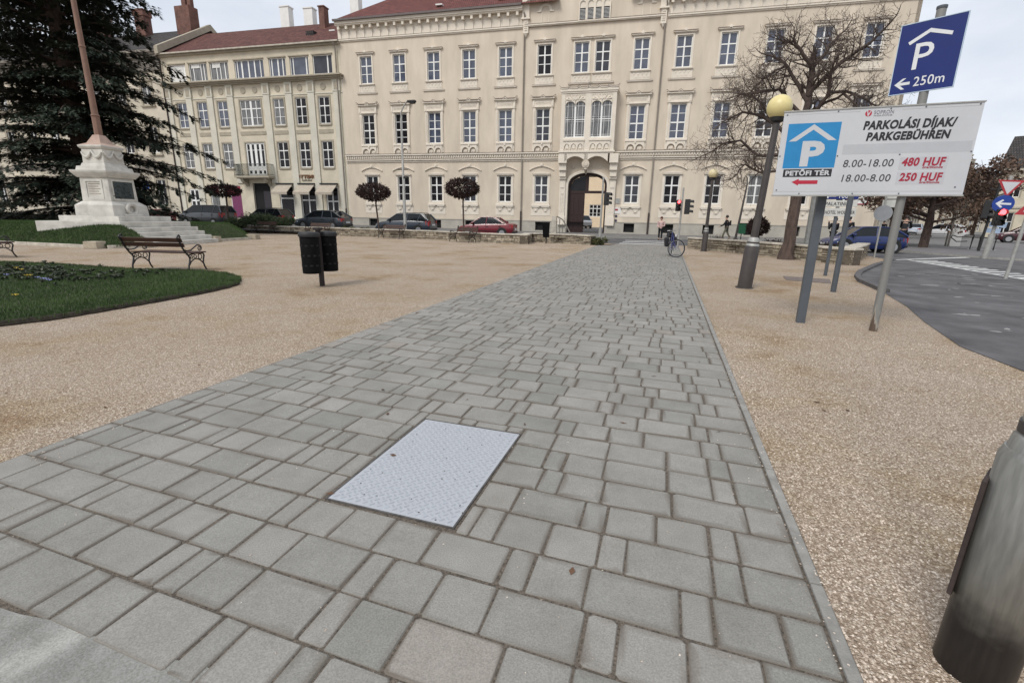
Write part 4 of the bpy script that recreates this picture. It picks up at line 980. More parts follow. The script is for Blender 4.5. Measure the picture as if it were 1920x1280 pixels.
for u in OLW:
    for z0, z1 in ((14.2, 16.2), (8.6, 11.6), (2.4, 5.4)):
        b = MB(); b.box(u - 1.0, u - .7, -.08, .04, z0 - .2, z1 + .3); b.box(u + .7, u + 1.0, -.08, .04, z0 - .2, z1 + .3); b.box(u - .7, u + .7, -.08, .04, z1, z1 + .3); b.box(u - 1.1, u + 1.1, -.22, 0, z1 + .45, z1 + .6); b.box(u - 1.1, u + 1.1, -.2, .04, z0 - .35, z0 - .2); b.build('window_surround', M_surr, ob)
wo3, wo2 = window_frame_mesh(1.4, 3.0, [(0, .12)], [(.35, .05), (.68, .12)]), window_frame_mesh(1.4, 2.0, [(0, .12)], [(.5, .06)]); po3, po2 = pane_mesh(1.4, 3.0, M_gdark), pane_mesh(1.4, 2.0, M_curtain)
for u in OLW:
    for z, fm, pp in ((14.2, wo2, po2), (8.6, wo3, po3), (2.4, wo3, po3)): o = mobj('window', fm, ob, (u, .12, z)); mobj('pane', pp, o, (0, .012, 0))
b = MB(); b.add([(-95, -.7, 19.8), (-55.3, -.7, 19.8), (-55.3, 7.5, 24.6), (-95, 7.5, 24.6), (-95, 15, 19.8), (-55.3, 15, 19.8)], [(0,1,2,3),(3,2,5,4)]); rf = b.build('roof', M_roofg, ob)
b = MB(); b.add([(-55.3, -.75, 19.3), (-55.3, 7.5, 24.3), (-55.3, 15, 19.3), (-55.3, -.75, 20.1), (-55.3, 7.5, 25.0), (-55.3, 15, 20.1), (-54.8, -.75, 19.3), (-54.8, 7.5, 24.3), (-54.8, 15, 19.3), (-54.8, -.75, 20.1), (-54.8, 7.5, 25.0), (-54.8, 15, 20.1)], [(0,1,4,3),(1,2,5,4),(6,9,10,7),(7,10,11,8),(3,4,10,9),(4,5,11,10),(0,3,9,6),(2,8,11,5)]); b.build('parapet', M_surr, rf)
for u, y in ((-71.0, 6.4), (-64.3, 6.4)):
    b = MB(); b.cbox((u, y, 23), (1.5, 1.1, 3.6)); b.cbox((u, y, 26.1), (1.75, 1.3, .6)); b.cbox((u, y, 26.7), (1.95, 1.45, .15)); b.build('chimney', M_brickc, rf)
b = MB(); b.cbox((-57.0, 6.2, 22), (2.2, 1.4, 4.6)); b.cbox((-57.0, 6.2, 26.6), (.6, .6, 2.0)); b.cbox((-56.2, 6.2, 26.6), (.5, .5, 2.2)); b.build('chimney', M_brickc, rf)

# ---------------------------------------------------------------- placing helpers
def at(px, py, Y):
    """point on the upright plane y = Y seen at a photo pixel"""
    d = ray(px, py); t = Y / d.y; return Vector((d.x * t, Y, EYE + d.z * t))
def facing(base, px, py):
    """point seen at a photo pixel on the upright plane through base that faces the eye"""
    n = Vector((base[0], base[1], 0)).normalized(); d = ray(px, py); t = (n.x * base[0] + n.y * base[1]) / (n.x * d.x + n.y * d.y)
    return Vector((d.x * t, d.y * t, EYE + d.z * t))

# ---------------------------------------------------------------- roads at the right, markings
sheet('side_road', [(3.9, -6), (3.85, 2), (3.76, 6.23), (3.69, 7.28), (4.02, 9.0), (4.41, 10.59), (4.81, 12.93), (4.99, 14.74), (5.31, 15.9), (6.43, 18.63), (8.28, 22.33), (9.1, 24.6), (9.4, 31), (22, 31.6), (200, 31), (200, -6)], 0.008, M_asph)
sheet('far_street', [(12.2, 31.2), (60, 31), (190, 240), (120, 260), (28, 60), (21.5, 46)], 0.005, M_asph2)
kb = MB()
KP = [(4.74, 12.6), (4.95, 14.74), (5.25, 15.95), (5.75, 17.3), (6.43, 18.75), (7.3, 20.6), (8.28, 22.45), (9.0, 23.9)]
kb.strip(KP, [(-.02, 0), (-.02, .085), (.10, .095), (.13, .07), (.13, 0)])
struct(kb.build('roadside_kerb', mat('kerb_dark', (.10, .095, .095), .9, .25, 6)))
sheet('far_ground', [(17.5, 31.3), (220, 31.3), (400, 300), (17.5, 300)], .003, M_asph2)
sheet('corner_pavement', [(11.6, 33.5), (13.2, 29.8), (14.6, 27.6), (17.5, 25.6), (24, 23.6), (60, 21), (70, 60), (34, 62), (22.5, 44), (14, 38)], 0.012, mat('pavement_grey', (.155, .148, .15), .88, .16, .9, .3, 60))
kb = MB(); kb.strip([(11.4, 33.5), (13.0, 29.8), (14.45, 27.45), (17.4, 25.4), (24, 23.4), (60, 20.8)], [(-.02, 0), (-.02, .09), (.14, .10), (.16, 0)]); struct(kb.build('corner_kerb', M_kerb))
rm = MB()
for k in range(13):
    y = 17.2 + k * .56; rm.quad((10.0, y, .013), (10.95, y + .55, .013), (10.95, y + .80, .013), (10.0, y + .25, .013))
rm.quad((9.85, 16.5, .013), (9.97, 16.5, .013), (9.97, 24.6, .013), (9.85, 24.6, .013))
rm.quad((9.4, 24.3, .013), (9.4, 24.5, .013), (13.6, 28.3, .013), (13.7, 28.0, .013))
for x, y in ((14, 22.5), (16.5, 22.0), (19, 21.5)): rm.quad((x, y, .013), (x + 1.6, y - .4, .013), (x + 1.6, y - .1, .013), (x, y + .3, .013))
for k in range(3):
    y = 30.9 + k * 2.2; rm.quad((-2.75, y, .012), (.55, y + .15, .012), (.55, y + .75, .012), (-2.75, y + .6, .012))
struct(rm.build('road_markings', M_paint))
wp = MB(); rng = random.Random(5)
for _ in range(95):      # scraped and patched spots of the old road surface
    x = rng.uniform(4.6, 9.5); y = rng.uniform(5, 19)
    if x < 5.6 and y > 13: continue
    a, c_ = rng.uniform(.06, .55) * rng.random(), rng.uniform(.02, .09); pts = []
    for i in range(9): t = 2 * pi * i / 9; q = rng.uniform(.6, 1); pts.append((x + a * q * math.cos(t) + .3 * c_ * math.sin(t), y + c_ * q * math.sin(t), .0125))
    wp.add(pts, [tuple(range(9))])
struct(wp.build('worn_patches', mat('worn_asphalt', (.31, .30, .295), .85, .4, 7)))
b = MB(); b.prism([(3.26, 15.2), (4.34, 14.92), (4.1, 13.9), (3.14, 14.2)], .004, .012, 'z'); b.build('drain_bed', mat('wet_gravel', (.16, .13, .115), .8, .3, 8, .4, 60)); struct(bpy.data.objects['drain_bed'])

# ---------------------------------------------------------------- rubble walls
def rubble_wall(name, label, path, h, thick, seed, caps=True):
    rng = random.Random(seed); t = thing(name, label, 'wall', (path[0][0], path[0][1], 0)); o0 = Vector((path[0][0], path[0][1], 0))
    vs, fs, tn = [], [], []
    core = MB(); cope = MB(); P = [Vector((x, y, 0)) - o0 for x, y in path]
    for a, c in zip(P, P[1:]):
        d = (c - a); L = d.length; d.normalize(); n = Vector((d.y, -d.x, 0))          # n: outward (right of the direction of travel)
        q = [a, c, c - n * thick, a - n * thick]
        core.add([(p.x, p.y, -.05) for p in q] + [(p.x, p.y, h - .07) for p in q], [(3,2,1,0),(4,5,6,7),(0,1,5,4),(1,2,6,5),(2,3,7,6),(3,0,4,7)])
        z = -.03
        while z < h - .10:
            hh = rng.uniform(.07, .15); hh = min(hh, h - .07 - z); s = 0
            while s < L - .02:
                l = min(rng.uniform(.12, .42), L - s); g_ = .008; pr = rng.uniform(.008, .045); o = len(vs)
                j = lambda: rng.uniform(-.012, .012)
                for dd in (0, pr):
                    k = 0 if dd == 0 else .012
                    for s_, z_ in ((s + g_ + k, z + g_ + k), (s + l - g_ - k, z + g_ + k), (s + l - g_ - k, z + hh - g_ - k), (s + g_ + k, z + hh - g_ - k)):
                        p = a + d * (s_ + j()) + n * dd; vs.append((p.x, p.y, z_ + j()))
                tv = min(1, max(0, rng.gauss(.5, .25)))
                for f in ((4,5,6,7),(0,1,5,4),(1,2,6,5),(2,3,7,6),(3,0,4,7)): fs.append([o + i for i in f]); tn.append(tv)
                s += l
            z += hh
        s = -.03
        while s < L - .02:     # coping slabs
            l = min(rng.uniform(.35, .75), L - s + .03); c0 = a + d * (s + l / 2) - n * (thick / 2 - .01)
            cope.cbox((c0.x, c0.y, h - .07 + rng.uniform(-.006, .006)), (l - .012, thick + .10 + rng.uniform(-.03, .03), .075), math.atan2(d.y, d.x) + rng.uniform(-.01, .01)); s += l
    core.build('core', M_mort, t)
    me = bpy.data.meshes.new('stones'); me.from_pydata(vs, [], fs); me.materials.append(M_rubble)
    me.attributes.new('tone', 'FLOAT', 'FACE').data.foreach_set('value', tn)
    o = bpy.data.objects.new('stones', me); COL.objects.link(o); o.parent = t
    cope.build('coping', M_cope, t, bevel=.012)
    return t
rubble_wall('stone_wall', 'low rubble stone wall with pale coping behind the row of benches at the left', [(-46, 31.4), (-30, 30.0), (-20.45, 29.1), (-15.2, 28.7), (-12.5, 27.8), (-10.5, 27.0), (-7.54, 26.7), (-8.0, 29.35), (-6.06, 29.15), (-4.1, 28.0)], .55, .42, 1)
rubble_wall('stone_wall', 'low rubble stone wall in a pointed corner behind the bare tree and sign posts at the right', [(1.15, 27.8), (3.4, 25.4), (4.5, 23.5), (5.81, 21.35), (6.48, 20.3), (9.0, 26.4)], .60, .42, 2)
sheet('planting_strip', [(-46, 31.8), (-20, 29.5), (-12, 28.2), (-8.2, 29.6), (-4.0, 28.4), (-4.0, 30.1), (-20, 30.2), (-46, 32.6)], .30, M_soil)
sheet('planting_corner', [(1.3, 28.1), (6.4, 20.7), (8.9, 26.3), (8.4, 29.6), (1.3, 29.6)], .36, M_soil)

# ---------------------------------------------------------------- grass
def blades(name, poly_fn, n, zf, hgt, seed, m=None, parent=None, wd=.006):
    rng = random.Random(seed); vs, fs = [], []
    for _ in range(n):
        x, y = poly_fn(rng); z = zf(x, y); a = rng.random() * 6.28; h = hgt * rng.uniform(.5, 1.2); lean = h * .6
        ca, sa = math.cos(a), math.sin(a); o = len(vs); la = rng.random() * 6.28
        vs += [(x - ca*wd, y - sa*wd, z - .005), (x + ca*wd, y + sa*wd, z - .005), (x + math.cos(la)*lean*rng.random(), y + math.sin(la)*lean*rng.random(), z + h)]; fs.append((o, o+1, o+2))
    me = bpy.data.meshes.new(name); me.from_pydata(vs, [], fs); me.materials.append(m or M_grass)
    o = bpy.data.objects.new(name, me); COL.objects.link(o); stuff(o); return o
BED = [(-8.59, 7.91), (-8.35, 7.25), (-8.2, 6.6), (-8.14, 5.87), (-8.06, 4.95), (-8.06, 4.27), (-8.25, 3.6), (-8.6, 2.0), (-26, 0.5), (-24, 8.2), (-17.71, 8.49), (-15.97, 8.75), (-12.92, 8.72), (-11.25, 9.2), (-10.2, 9.05), (-9.3, 8.6)]
def inside(x, y, P):
    c = False; j = len(P) - 1
    for i in range(len(P)):
        if (P[i][1] > y) != (P[j][1] > y) and x < (P[j][0]-P[i][0])*(y-P[i][1])/(P[j][1]-P[i][1]) + P[i][0]: c = not c
        j = i
    return c
bm_ = MB(); bm_.prism(BED, -.02, .055, 'z'); lawn = bm_.build('lawn', M_soil); struct(lawn)
def pick_bed(rng):
    while True:
        x = -8.0 - 14 * rng.random() ** 1.3; y = rng.uniform(2.5, 9.3)
        if inside(x, y, BED): return x, y
blades('lawn_grass', pick_bed, 90000, lambda x, y: .055, .05, 4)
eg = MB(); ring = BED[8:0:-1]; ring = [BED[i] for i in (7, 6, 5, 4, 3, 2, 1, 0, 15, 14, 13, 12, 11, 10)]
pts = []
for a, c in zip(ring, ring[1:]):
    m_ = max(1, int((Vector(c) - Vector(a)).length / .12))
    for i in range(m_): f = i / m_; pts.append((a[0] + (c[0]-a[0])*f + random.uniform(-.022, .022), a[1] + (c[1]-a[1])*f + random.uniform(-.022, .022)))
eg.strip(pts, [(.02, -.02), (.025, .02), (.0, .06), (-.04, .075), (-.07, .04)])
ed = eg.build('bed_edging', mat('sod_edge', (.034, .027, .019), .95, .5, 14, .8, 60), smooth=False); struct(ed)
EP = [p for p in pts]
def pick_edge(rng):
    i = rng.randrange(len(EP)); x, y = EP[i]; return x + rng.uniform(-.10, .035), y + rng.uniform(-.035, .05)
blades('edge_grass', pick_edge, 3500, lambda x, y: .052, .045, 44)
# bedding plants: leaf clumps and a few blooms in the middle of the lawn
def bedding():
    rng = random.Random(21); vs, fs = [], []; fl = {0: MB(), 1: MB()}
    for _ in range(460):
        x = rng.gauss(-15.2, 2.7); y = rng.gauss(7.1, .62) + (x + 14) * .03
        if x > -11.2 or not inside(x, y, BED): continue
        for _k in range(9):
            a = rng.random()*6.28; l = rng.uniform(.04, .10); h = rng.uniform(.015, .075); o = len(vs); ca, sa = math.cos(a), math.sin(a); w_ = l * .35
            vs += [(x, y, .07), (x + ca*l*.5 - sa*w_, y + sa*l*.5 + ca*w_, .07 + h), (x + ca*l, y + sa*l, .075 + h*.9), (x + ca*l*.5 + sa*w_, y + sa*l*.5 - ca*w_, .07 + h)]; fs.append((o, o+1, o+2, o+3))
    me = bpy.data.meshes.new('bedding_plants'); me.from_pydata(vs, [], fs); me.materials.append(mat('bedding_leaf', (.085, .10, .06), .6, 0, 8, col2=(.022, .03, .018)))
    o = bpy.data.objects.new('bedding_plants', me); COL.objects.link(o); stuff(o, 'clumps of low bedding plants in the lawn', 'plants')
bedding()
b = MB()
for px, py, c in ((40, 505, 0), (30, 502, 0), (50, 516, 0), (56, 516, 0), (28, 553, 0)):
    p = G(px, py, .2)
    for k in range(6): a = k * pi / 3; b.add([(p.x, p.y, .19), (p.x + .045*math.cos(a), p.y + .045*math.sin(a), .21), (p.x + .05*math.cos(a + .7), p.y + .05*math.sin(a + .7), .215)], [(0, 1, 2)])
stuff(b.build('yellow_blooms', mat('bloom_yellow', (.50, .36, .04), .7, .1)), 'yellow pansy blooms in the lawn bed', 'flowers')
b = MB()
for px, py in ((80, 522), (86, 523), (92, 525), (12, 515), (70, 520)):
    p = G(px, py, .2)
    for k in range(6): a = k * pi / 3; b.add([(p.x, p.y, .19), (p.x + .045*math.cos(a), p.y + .045*math.sin(a), .21), (p.x + .05*math.cos(a + .7), p.y + .05*math.sin(a + .7), .215)], [(0, 1, 2)])
stuff(b.build('violet_blooms', mat('bloom_violet', (.24, .25, .48), .7, .1)), 'pale violet pansy blooms in the lawn bed', 'flowers')

# ---------------------------------------------------------------- monument on its grassy mound
MC, MA = Vector((-24.6, 16.4, 0)), R(12)
mon = thing('flag_monument', 'white stone monument with dark relief and garlands carrying a tall brown flagpole on steps', 'monument', MC, MA)
b = MB()
b.box(-2.0, 2.0, -2.0, 2.0, .55, .80); b.box(-2.0, 2.0, -2.0, 2.0, .80, 1.0); b.box(-1.45, 1.45, -1.45, 1.45, 1.0, 1.24)
for k in range(4): b.box(1.9, 2.0 + .34 * (4 - k), -2.05, 2.05 , 0.0 if k == 0 else .19 * k, .19 * (k + 1) - (0.0))
b.build('steps', M_lime, mon, bevel=.012)
b = MB(); pc = (-.16, -.02)
def sq(h0, z0, h1, z1):
    o = [(pc[0] + sx*h, pc[1] + sy*h, z) for h, z in ((h0, z0), (h1, z1)) for sx, sy in ((-1,-1),(1,-1),(1,1),(-1,1))]
    b.add(o, [(3,2,1,0),(4,5,6,7),(0,1,5,4),(1,2,6,5),(2,3,7,6),(3,0,4,7)])
for q in ((.95,1.24,.93,1.70),(.93,1.70,.74,1.87),(.71,1.87,.68,2.90),(.74,2.90,.80,2.98),(.80,2.98,.88,3.10),(.88,3.10,.90,3.20),(.74,3.20,.70,3.38),(.60,3.38,.55,3.52),(.52,3.52,.50,4.12),(.53,4.12,.58,4.20),(.58,4.20,.58,4.27)): sq(*q)
ped = b.build('pedestal', M_lime, mon, bevel=.014)
b = MB()      # framed inscription tablet and carved garlands, wreath on a scroll
def face_frame(side, u0, u1, z0, z1, t, d):
    h = .70 + .0
    def bx(a0, a1, c0, c1, d1):
        if side == 'x': b.box(pc[0] + h - .03, pc[0] + h + d1, pc[1] + a0, pc[1] + a1, c0, c1)
        else: b.box(pc[0] + a0, pc[0] + a1, pc[1] - h - d1, pc[1] - h + .03, c0, c1)
    bx(u0, u0 + t, z0, z1, d); bx(u1 - t, u1, z0, z1, d); bx(u0 + t, u1 - t, z0, z0 + t, d); bx(u0 + t, u1 - t, z1 - t, z1, d)
face_frame('x', -.58, .58, 1.93, 2.82, .07, .035); b.build('relief_frame', M_lime, ped); b = MB(); face_frame('y', -.45, .40, 1.95, 2.80, .07, .02); b.build('tablet_frame', M_lime, ped)
for side in ('x', 'y'):
    for s in (-1, 1):
        pts = []
        for i in range(11):
            f = i / 10; u = s * .48 * (1 - f); z = 3.98 - .26 * math.sin(pi * min(1, f * 1.0)) ** .9 + .08 * f
            pts.append((pc[0] + .545, pc[1] + u, z) if side == 'x' else (pc[0] + u, pc[1] - .545, z))
        b = MB(); b.tube(pts, [.03 + .035 * math.sin(pi * i / 10) for i in range(11)], 8); b.build('garland', M_lime, ped, smooth=True)
b = MB(); b.tube([(pc[0] + 1.0 + .0, pc[1] - .02 + .24 * math.cos(t), 1.54 + .22 * math.sin(t)) for t in [2*pi*i/20 for i in range(21)]], .085, 8, cap=False); b.box(pc[0] + .92, pc[0] + 1.12, pc[1] - .48, pc[1] + .42, 1.25, 1.34); b.build('wreath', M_lime, ped, smooth=True)
b = MB(); b.box(pc[0] + .66, pc[0] + .725, pc[1] - .51, pc[1] + .51, 2.0, 2.75); rl = b.build('relief', mat('bronze_dark', (.035, .047, .05), .55, .35, 5, 1.0, 7, spec=.5), ped)
b = MB(); rng = random.Random(9)
for k in range(34):
    y = rng.uniform(-.45, .45); z = rng.uniform(2.06, 2.68); a = rng.uniform(-1, 1); l = rng.uniform(.05, .16)
    b.tube([(pc[0] + .725, pc[1] + y - l*math.cos(a), z - l*math.sin(a)), (pc[0] + .74, pc[1] + y, z), (pc[0] + .725, pc[1] + y + l*math.cos(a), z + l*math.sin(a))], [.012, .03, .014], 6)
b.build('figures', mat('bronze_dark', (.035, .047, .05)), rl, smooth=True)
b = MB()
for k in range(5): b.box(pc[0] - .30, pc[0] + .26 - (k % 2) * .08, pc[1] - .708, pc[1] - .69, 2.62 - k*.11, 2.65 - k*.11)
b.build('inscription', mat('inscription_tan', (.34, .30, .24), .9, .1), ped)
b = MB(); sq(.56, 4.27, .34, 4.38); sq(.34, 4.38, .155, 4.74); b.build('pole_base', mat('sandstone_pink', (.40, .29, .235), .9, .12, 4), mon)
b = MB(); b.tube([(pc[0], pc[1], 4.74), (pc[0], pc[1], 5.55)], [.155, .145], 8); b.tube([(pc[0], pc[1], 5.55), (pc[0], pc[1], 9.0), (pc[0], pc[1], 20)], [.125, .10, .05], 16)
for z, r in ((5.55, .165), (8.28, .125), (11.5, .11)): b.lathe([(r*.8, z - .05), (r, z - .02), (r, z + .02), (r*.8, z + .05)], 16, (pc[0], pc[1], 0))
b.build('flagpole', mat('pole_brown', (.20, .115, .083), .6, .15, 3), mon, smooth=True)
# mound
def mound_z(x, y):
    p = Matrix.Rotation(-MA, 2) @ Vector((x - MC.x, y - MC.y)); 
    d = 9
    for (ax, ay), (bx, by) in zip(ME, ME[1:] + ME[:1]):
        e = Vector((bx - ax, by - ay)); q = Vector((x - ax, y - ay)); f = max(0, min(1, q.dot(e) / e.length_squared)); d = min(d, (q - e * f).length)
    return .05 + .80 * min(1, d / 1.15) ** .9
ME = [(-40, 12.6), (-30, 13.3), (-26.9, 13.38), (-21.58, 13.47), (-21.02, 13.83), (-20.72, 15.0), (-22.35, 19.3), (-22.6, 20.6), (-22.67, 22.03), (-24.5, 24), (-32, 24), (-40, 22)]
mv = MB(); NX, NY = 110, 84; idx = {}
for i in range(NX + 1):
    for j in range(NY + 1):
        x = -34 + 14.5 * i / NX; y = 12.6 + 11 * j / NY; p = Matrix.Rotation(-MA, 2) @ Vector((x - MC.x, y - MC.y))
        if inside(x, y, ME) and not (p.x > 1.95 and abs(p.y) < 2.0): idx[i, j] = len(mv.v); mv.v.append((x, y, mound_z(x, y)))
for i in range(NX):
    for j in range(NY):
        k = [(i, j), (i+1, j), (i+1, j+1), (i, j+1)]
        if all(q in idx for q in k): mv.f.append([idx[q] for q in k]); mv.mi.append(0)
md = mv.build('mound', M_soil, smooth=True); struct(md)
def pick_m(rng):
    while True:
        x = rng.uniform(-33, -20.6); y = rng.uniform(12.7, 23.4)
        if rng.random() < .35: y = rng.uniform(12.9, 16)
        p = Matrix.Rotation(-MA, 2) @ Vector((x - MC.x, y - MC.y))
        if inside(x, y, ME) and not (p.x > 1.9 and abs(p.y) < 2.05) and not (abs(p.x) < 2 and abs(p.y) < 2): return x, y
blades('mound_grass', pick_m, 60000, mound_z, .085, 8, wd=.011)
kb = MB()
for a, c in (((-40, 12.6), (-30, 13.3)), ((-30, 13.3), (-26.9, 13.38)), ((-26.9, 13.38), (-22.1, 13.47)), ((-21.3, 13.6), (-20.85, 14.6)), ((-22.35, 19.4), (-22.67, 22.03))):
    d = Vector(c) - Vector(a); n_ = max(1, int(d.length / 1.1))
    for i in range(n_):
        p = Vector(a) + d * ((i + .5) / n_); kb.cbox((p.x, p.y, -.02), (d.length / n_ - .015, .14, .15), math.atan2(d.y, d.x))
tag(kb.build('mound_kerb', M_cope, bevel=.012), 'pale limestone kerb stones along the foot of the grassy mound', 'kerb')
for (x, y), lb in (((-21.75, 13.45), 'square stone block at the front corner of the mound kerb, by the bench'), ((-20.95, 14.75), 'reddish stone block beside the left foot of the monument stairs'), ((-22.25, 19.25), 'stone block beside the right foot of the monument stairs'), ((-22.75, 22.3), 'brownish stone block at the far end of the mound kerb')):
    b = MB(); b.cbox((0, 0, 0), (.62, .45, .28), R(10), .96); o = b.build('stone_block', mat('block_tan', (.36, .31, .235), .9, .2, 5, .4, 40), bevel=.02); o.location = (x, y, 0); tag(o, lb, 'stone block', 'stone blocks round the mound')

# ---------------------------------------------------------------- foliage
def leaf_cloud(name, centres, m, parent, size, per, seed, flat=0.0, loc0=(0, 0, 0), shape=3):
    rng = random.Random(seed); vs, fs = [], []
    for (cx, cy, cz, rad) in centres:
        for _ in range(per):
            while True:
                a, b_, c = rng.uniform(-1, 1), rng.uniform(-1, 1), rng.uniform(-1, 1)
                if a*a + b_*b_ + c*c < 1: break
            p = Vector((cx + a*rad - loc0[0], cy + b_*rad - loc0[1], cz + c*rad*(1 - flat) - loc0[2]))
            u = Vector((rng.gauss(0, 1), rng.gauss(0, 1), rng.gauss(0, .7))).normalized(); v = u.cross(Vector((rng.gauss(0, 1), rng.gauss(0, 1), rng.gauss(0, 1)))).normalized(); s = size * rng.uniform(.6, 1.3); o = len(vs)
            if shape == 4: vs += [p - u*s*.5, p + v*s*.28, p + u*s*.5, p - v*s*.28]; fs.append((o, o+1, o+2, o+3))
            else: vs += [p - v*s*.22, p + v*s*.22, p + u*s]; fs.append((o, o+1, o+2))
    me = bpy.data.meshes.new(name); me.from_pydata([tuple(v) for v in vs], [], fs); me.materials.append(m)
    o = bpy.data.objects.new(name, me); COL.objects.link(o)
    if parent: o.parent = parent
    return o

def cedar():
    d = ray(176, 400); d = Vector((d.x, d.y, 0)).normalized(); base = d * 40.5
    t = thing('cedar_tree', 'huge dark cedar with layered drooping boughs behind the white monument', 'tree', base)
    rng = random.Random(17); tr = MB(); lm = MB()
    tr.tube([(0, 0, -.2), (.05, 0, 1), (0, .05, 6), (-.1, 0, 14), (-.15, .1, 21), (-.2, .1, 26)], [.75, .55, .45, .3, .14, .03], 12)
    vs, fs = [], []
    def needle(p, dr, s):
        side = dr.cross(Vector((0, 0, 1)));
        if side.length < .01: side = Vector((1, 0, 0))
        side.normalize(); o = len(vs); w_ = s * rng.uniform(.16, .30); up = Vector((0, 0, rng.uniform(-.10, .22) * s))
        vs.extend([tuple(p - side*w_), tuple(p + side*w_), tuple(p + dr*s + up)]); fs.append((o, o+1, o+2))
    z = 1.6; az = 0
    while z < 25.5:
        f = z / 26; Lm = 7.7 * (1 - f) ** .62 * (0.82 if z < 3 else 1) + .35; nb = 7 if z < 18 else 5
        for k in range(nb):
            az += 2.399963 + rng.uniform(-.25, .25); L = Lm * rng.uniform(.5, 1.08); zz = z + rng.uniform(-.35, .35); dz0 = rng.uniform(.02, .16); n = 9; pts = []; drift = rng.uniform(-.25, .25)
            for i in range(n + 1):
                q = i / n; a = az + drift * q; rr = L * q; pts.append(Vector((rr * math.cos(a), rr * math.sin(a), zz + L * (dz0 * q - .22 * q ** 2.6))))
            lm.tube(pts, [max(.012, .11 * (1 - i / n) * (1 - f * .6)) for i in range(n + 1)], 5, cap=False)
            for i in range(1, n + 1):
                for _ in range(2):
                    q = (i - rng.random()) / n
                    if q < .12: continue
                    i0 = min(n - 1, int(q * n)); p = pts[i0].lerp(pts[i0 + 1], q * n - i0); fw = (pts[i0 + 1] - pts[i0]).normalized(); sd = fw.cross(Vector((0, 0, 1))).normalized()
                    for s in (-1, 1):
                        sl = L * .30 * (1 - q * .72) * rng.uniform(.6, 1.25) + .25; dr = (fw * rng.uniform(.5, .9) + sd * s).normalized(); m = max(3, int(sl / .17))
                        for j in range(m):
                            pp = p + dr * sl * (j + rng.random()) / m + Vector((0, 0, -.10 * sl * (j / m) ** 2 + rng.uniform(-.09, .07)))
                            for _n in range(7 if z > 4 else 9):
                                nd = (dr * rng.uniform(.3, 1) + fw * rng.uniform(0, .9) + sd * rng.uniform(-.8, .8) + Vector((0, 0, rng.uniform(-.35, .15)))).normalized(); needle(pp + Vector((0, 0, rng.uniform(-.16, .05))), nd, rng.uniform(.15, .34))
        z += .62 if z < 8 else .74
    tr.build('trunk', M_bark, t, smooth=True); lm.build('boughs', M_bark, t)
    me = bpy.data.meshes.new('crown'); me.from_pydata(vs, [], fs); me.materials.append(M_needle)
    o = bpy.data.objects.new('crown', me); COL.objects.link(o); o.parent = t
cedar()

def bare_tree(base, limbs, name, label, seed, r0, twig_m, lvl=3, dens=1.0, spread=.0):
    """limbs: list of (list of photo points, start radius, end radius, depth drift)"""
    rng = random.Random(seed); t = thing(name, label, 'tree', base); B0 = Vector(base)
    trunk = MB(); br = MB(); tw_ = MB()
    def grow(p, d, L, r, lev, up):
        n = 5; pts = [p]; q = p.copy(); dd = d.copy()
        for i in range(n):
            dd = (dd + Vector((rng.gauss(0, .17), rng.gauss(0, .17), rng.gauss(0, .12) + up))).normalized(); q = q + dd * (L / n); pts.append(q)
        rad = [max(.0045, r * (1 - .75 * i / n)) for i in range(n + 1)]
        (br if lev >= 2 else tw_).tube([v - B0 for v in pts], rad, 5 if lev >= 2 else 3, cap=False)
        if lev <= 0: return
        for i in range(1, n + 1):
            for _ in range(1 if lev > 1 else (1 if rng.random() < .8 else 2)):
                tn = dd.cross(Vector((rng.gauss(0, 1), rng.gauss(0, 1), rng.gauss(0, 1)))).normalized(); nd = ((pts[i] - pts[i-1]).normalized() * rng.uniform(.3, .8) + tn).normalized()
                grow(pts[i], nd, L * rng.uniform(.34, .58), max(.006, rad[i] * rng.uniform(.5, .7)), lev - 1, .06)
    for path, ra, rb, drift, kind in limbs:
        n = len(path); P3 = []
        nrm = Vector((B0.x, B0.y, 0)).normalized()
        for i, (px, py) in enumerate(path): P3.append(facing(B0, px, py) + nrm * drift * (i / max(1, n - 1)))
        pp = []
        for a, c in zip(P3, P3[1:]):
            for k in range(3): pp.append(a.lerp(c, k / 3) + Vector((rng.gauss(0, .02), rng.gauss(0, .02), rng.gauss(0, .02))) * (0 if k == 0 else 1))
        pp.append(P3[-1]); m = len(pp); ra, rb = (ra, rb) if kind == 'trunk' else (ra * 1.08, rb * 1.2); rad = [ra + (rb - ra) * i / (m - 1) for i in range(m)]
        if kind == 'trunk': rad[0] *= 1.5; rad[1] *= 1.15
        (trunk if kind == 'trunk' else br).tube([v - B0 for v in pp], rad, 12 if kind == 'trunk' else 7)
        if kind == 'trunk': continue
        for i in range(1 if kind == 'limb' else 0, m):
            for _ in range((3 if rng.random() < .4 else 2) if i > m * .35 else 1):
                dd = (pp[i] - pp[i-1]).normalized(); tn = dd.cross(Vector((rng.gauss(0, 1), rng.gauss(0, 1), rng.gauss(0, .8)))).normalized()
                nd = (dd * rng.uniform(.4, .9) + tn).normalized(); grow(pp[i], nd, rng.uniform(.5, 1.2) * (1 if i > m * .3 else .8), rad[i] * .4 + .004, lvl - 1, .07)
        grow(pp[-1], (pp[-1] - pp[-2]).normalized(), .8, rb, lvl - 1, .08)
    tk = trunk.build('trunk', M_bark, t, smooth=True); br.build('limbs', M_twig, t, smooth=True); o = tw_.build('twigs', twig_m, t, fix=False)
    return t
TB = G(1473, 486)
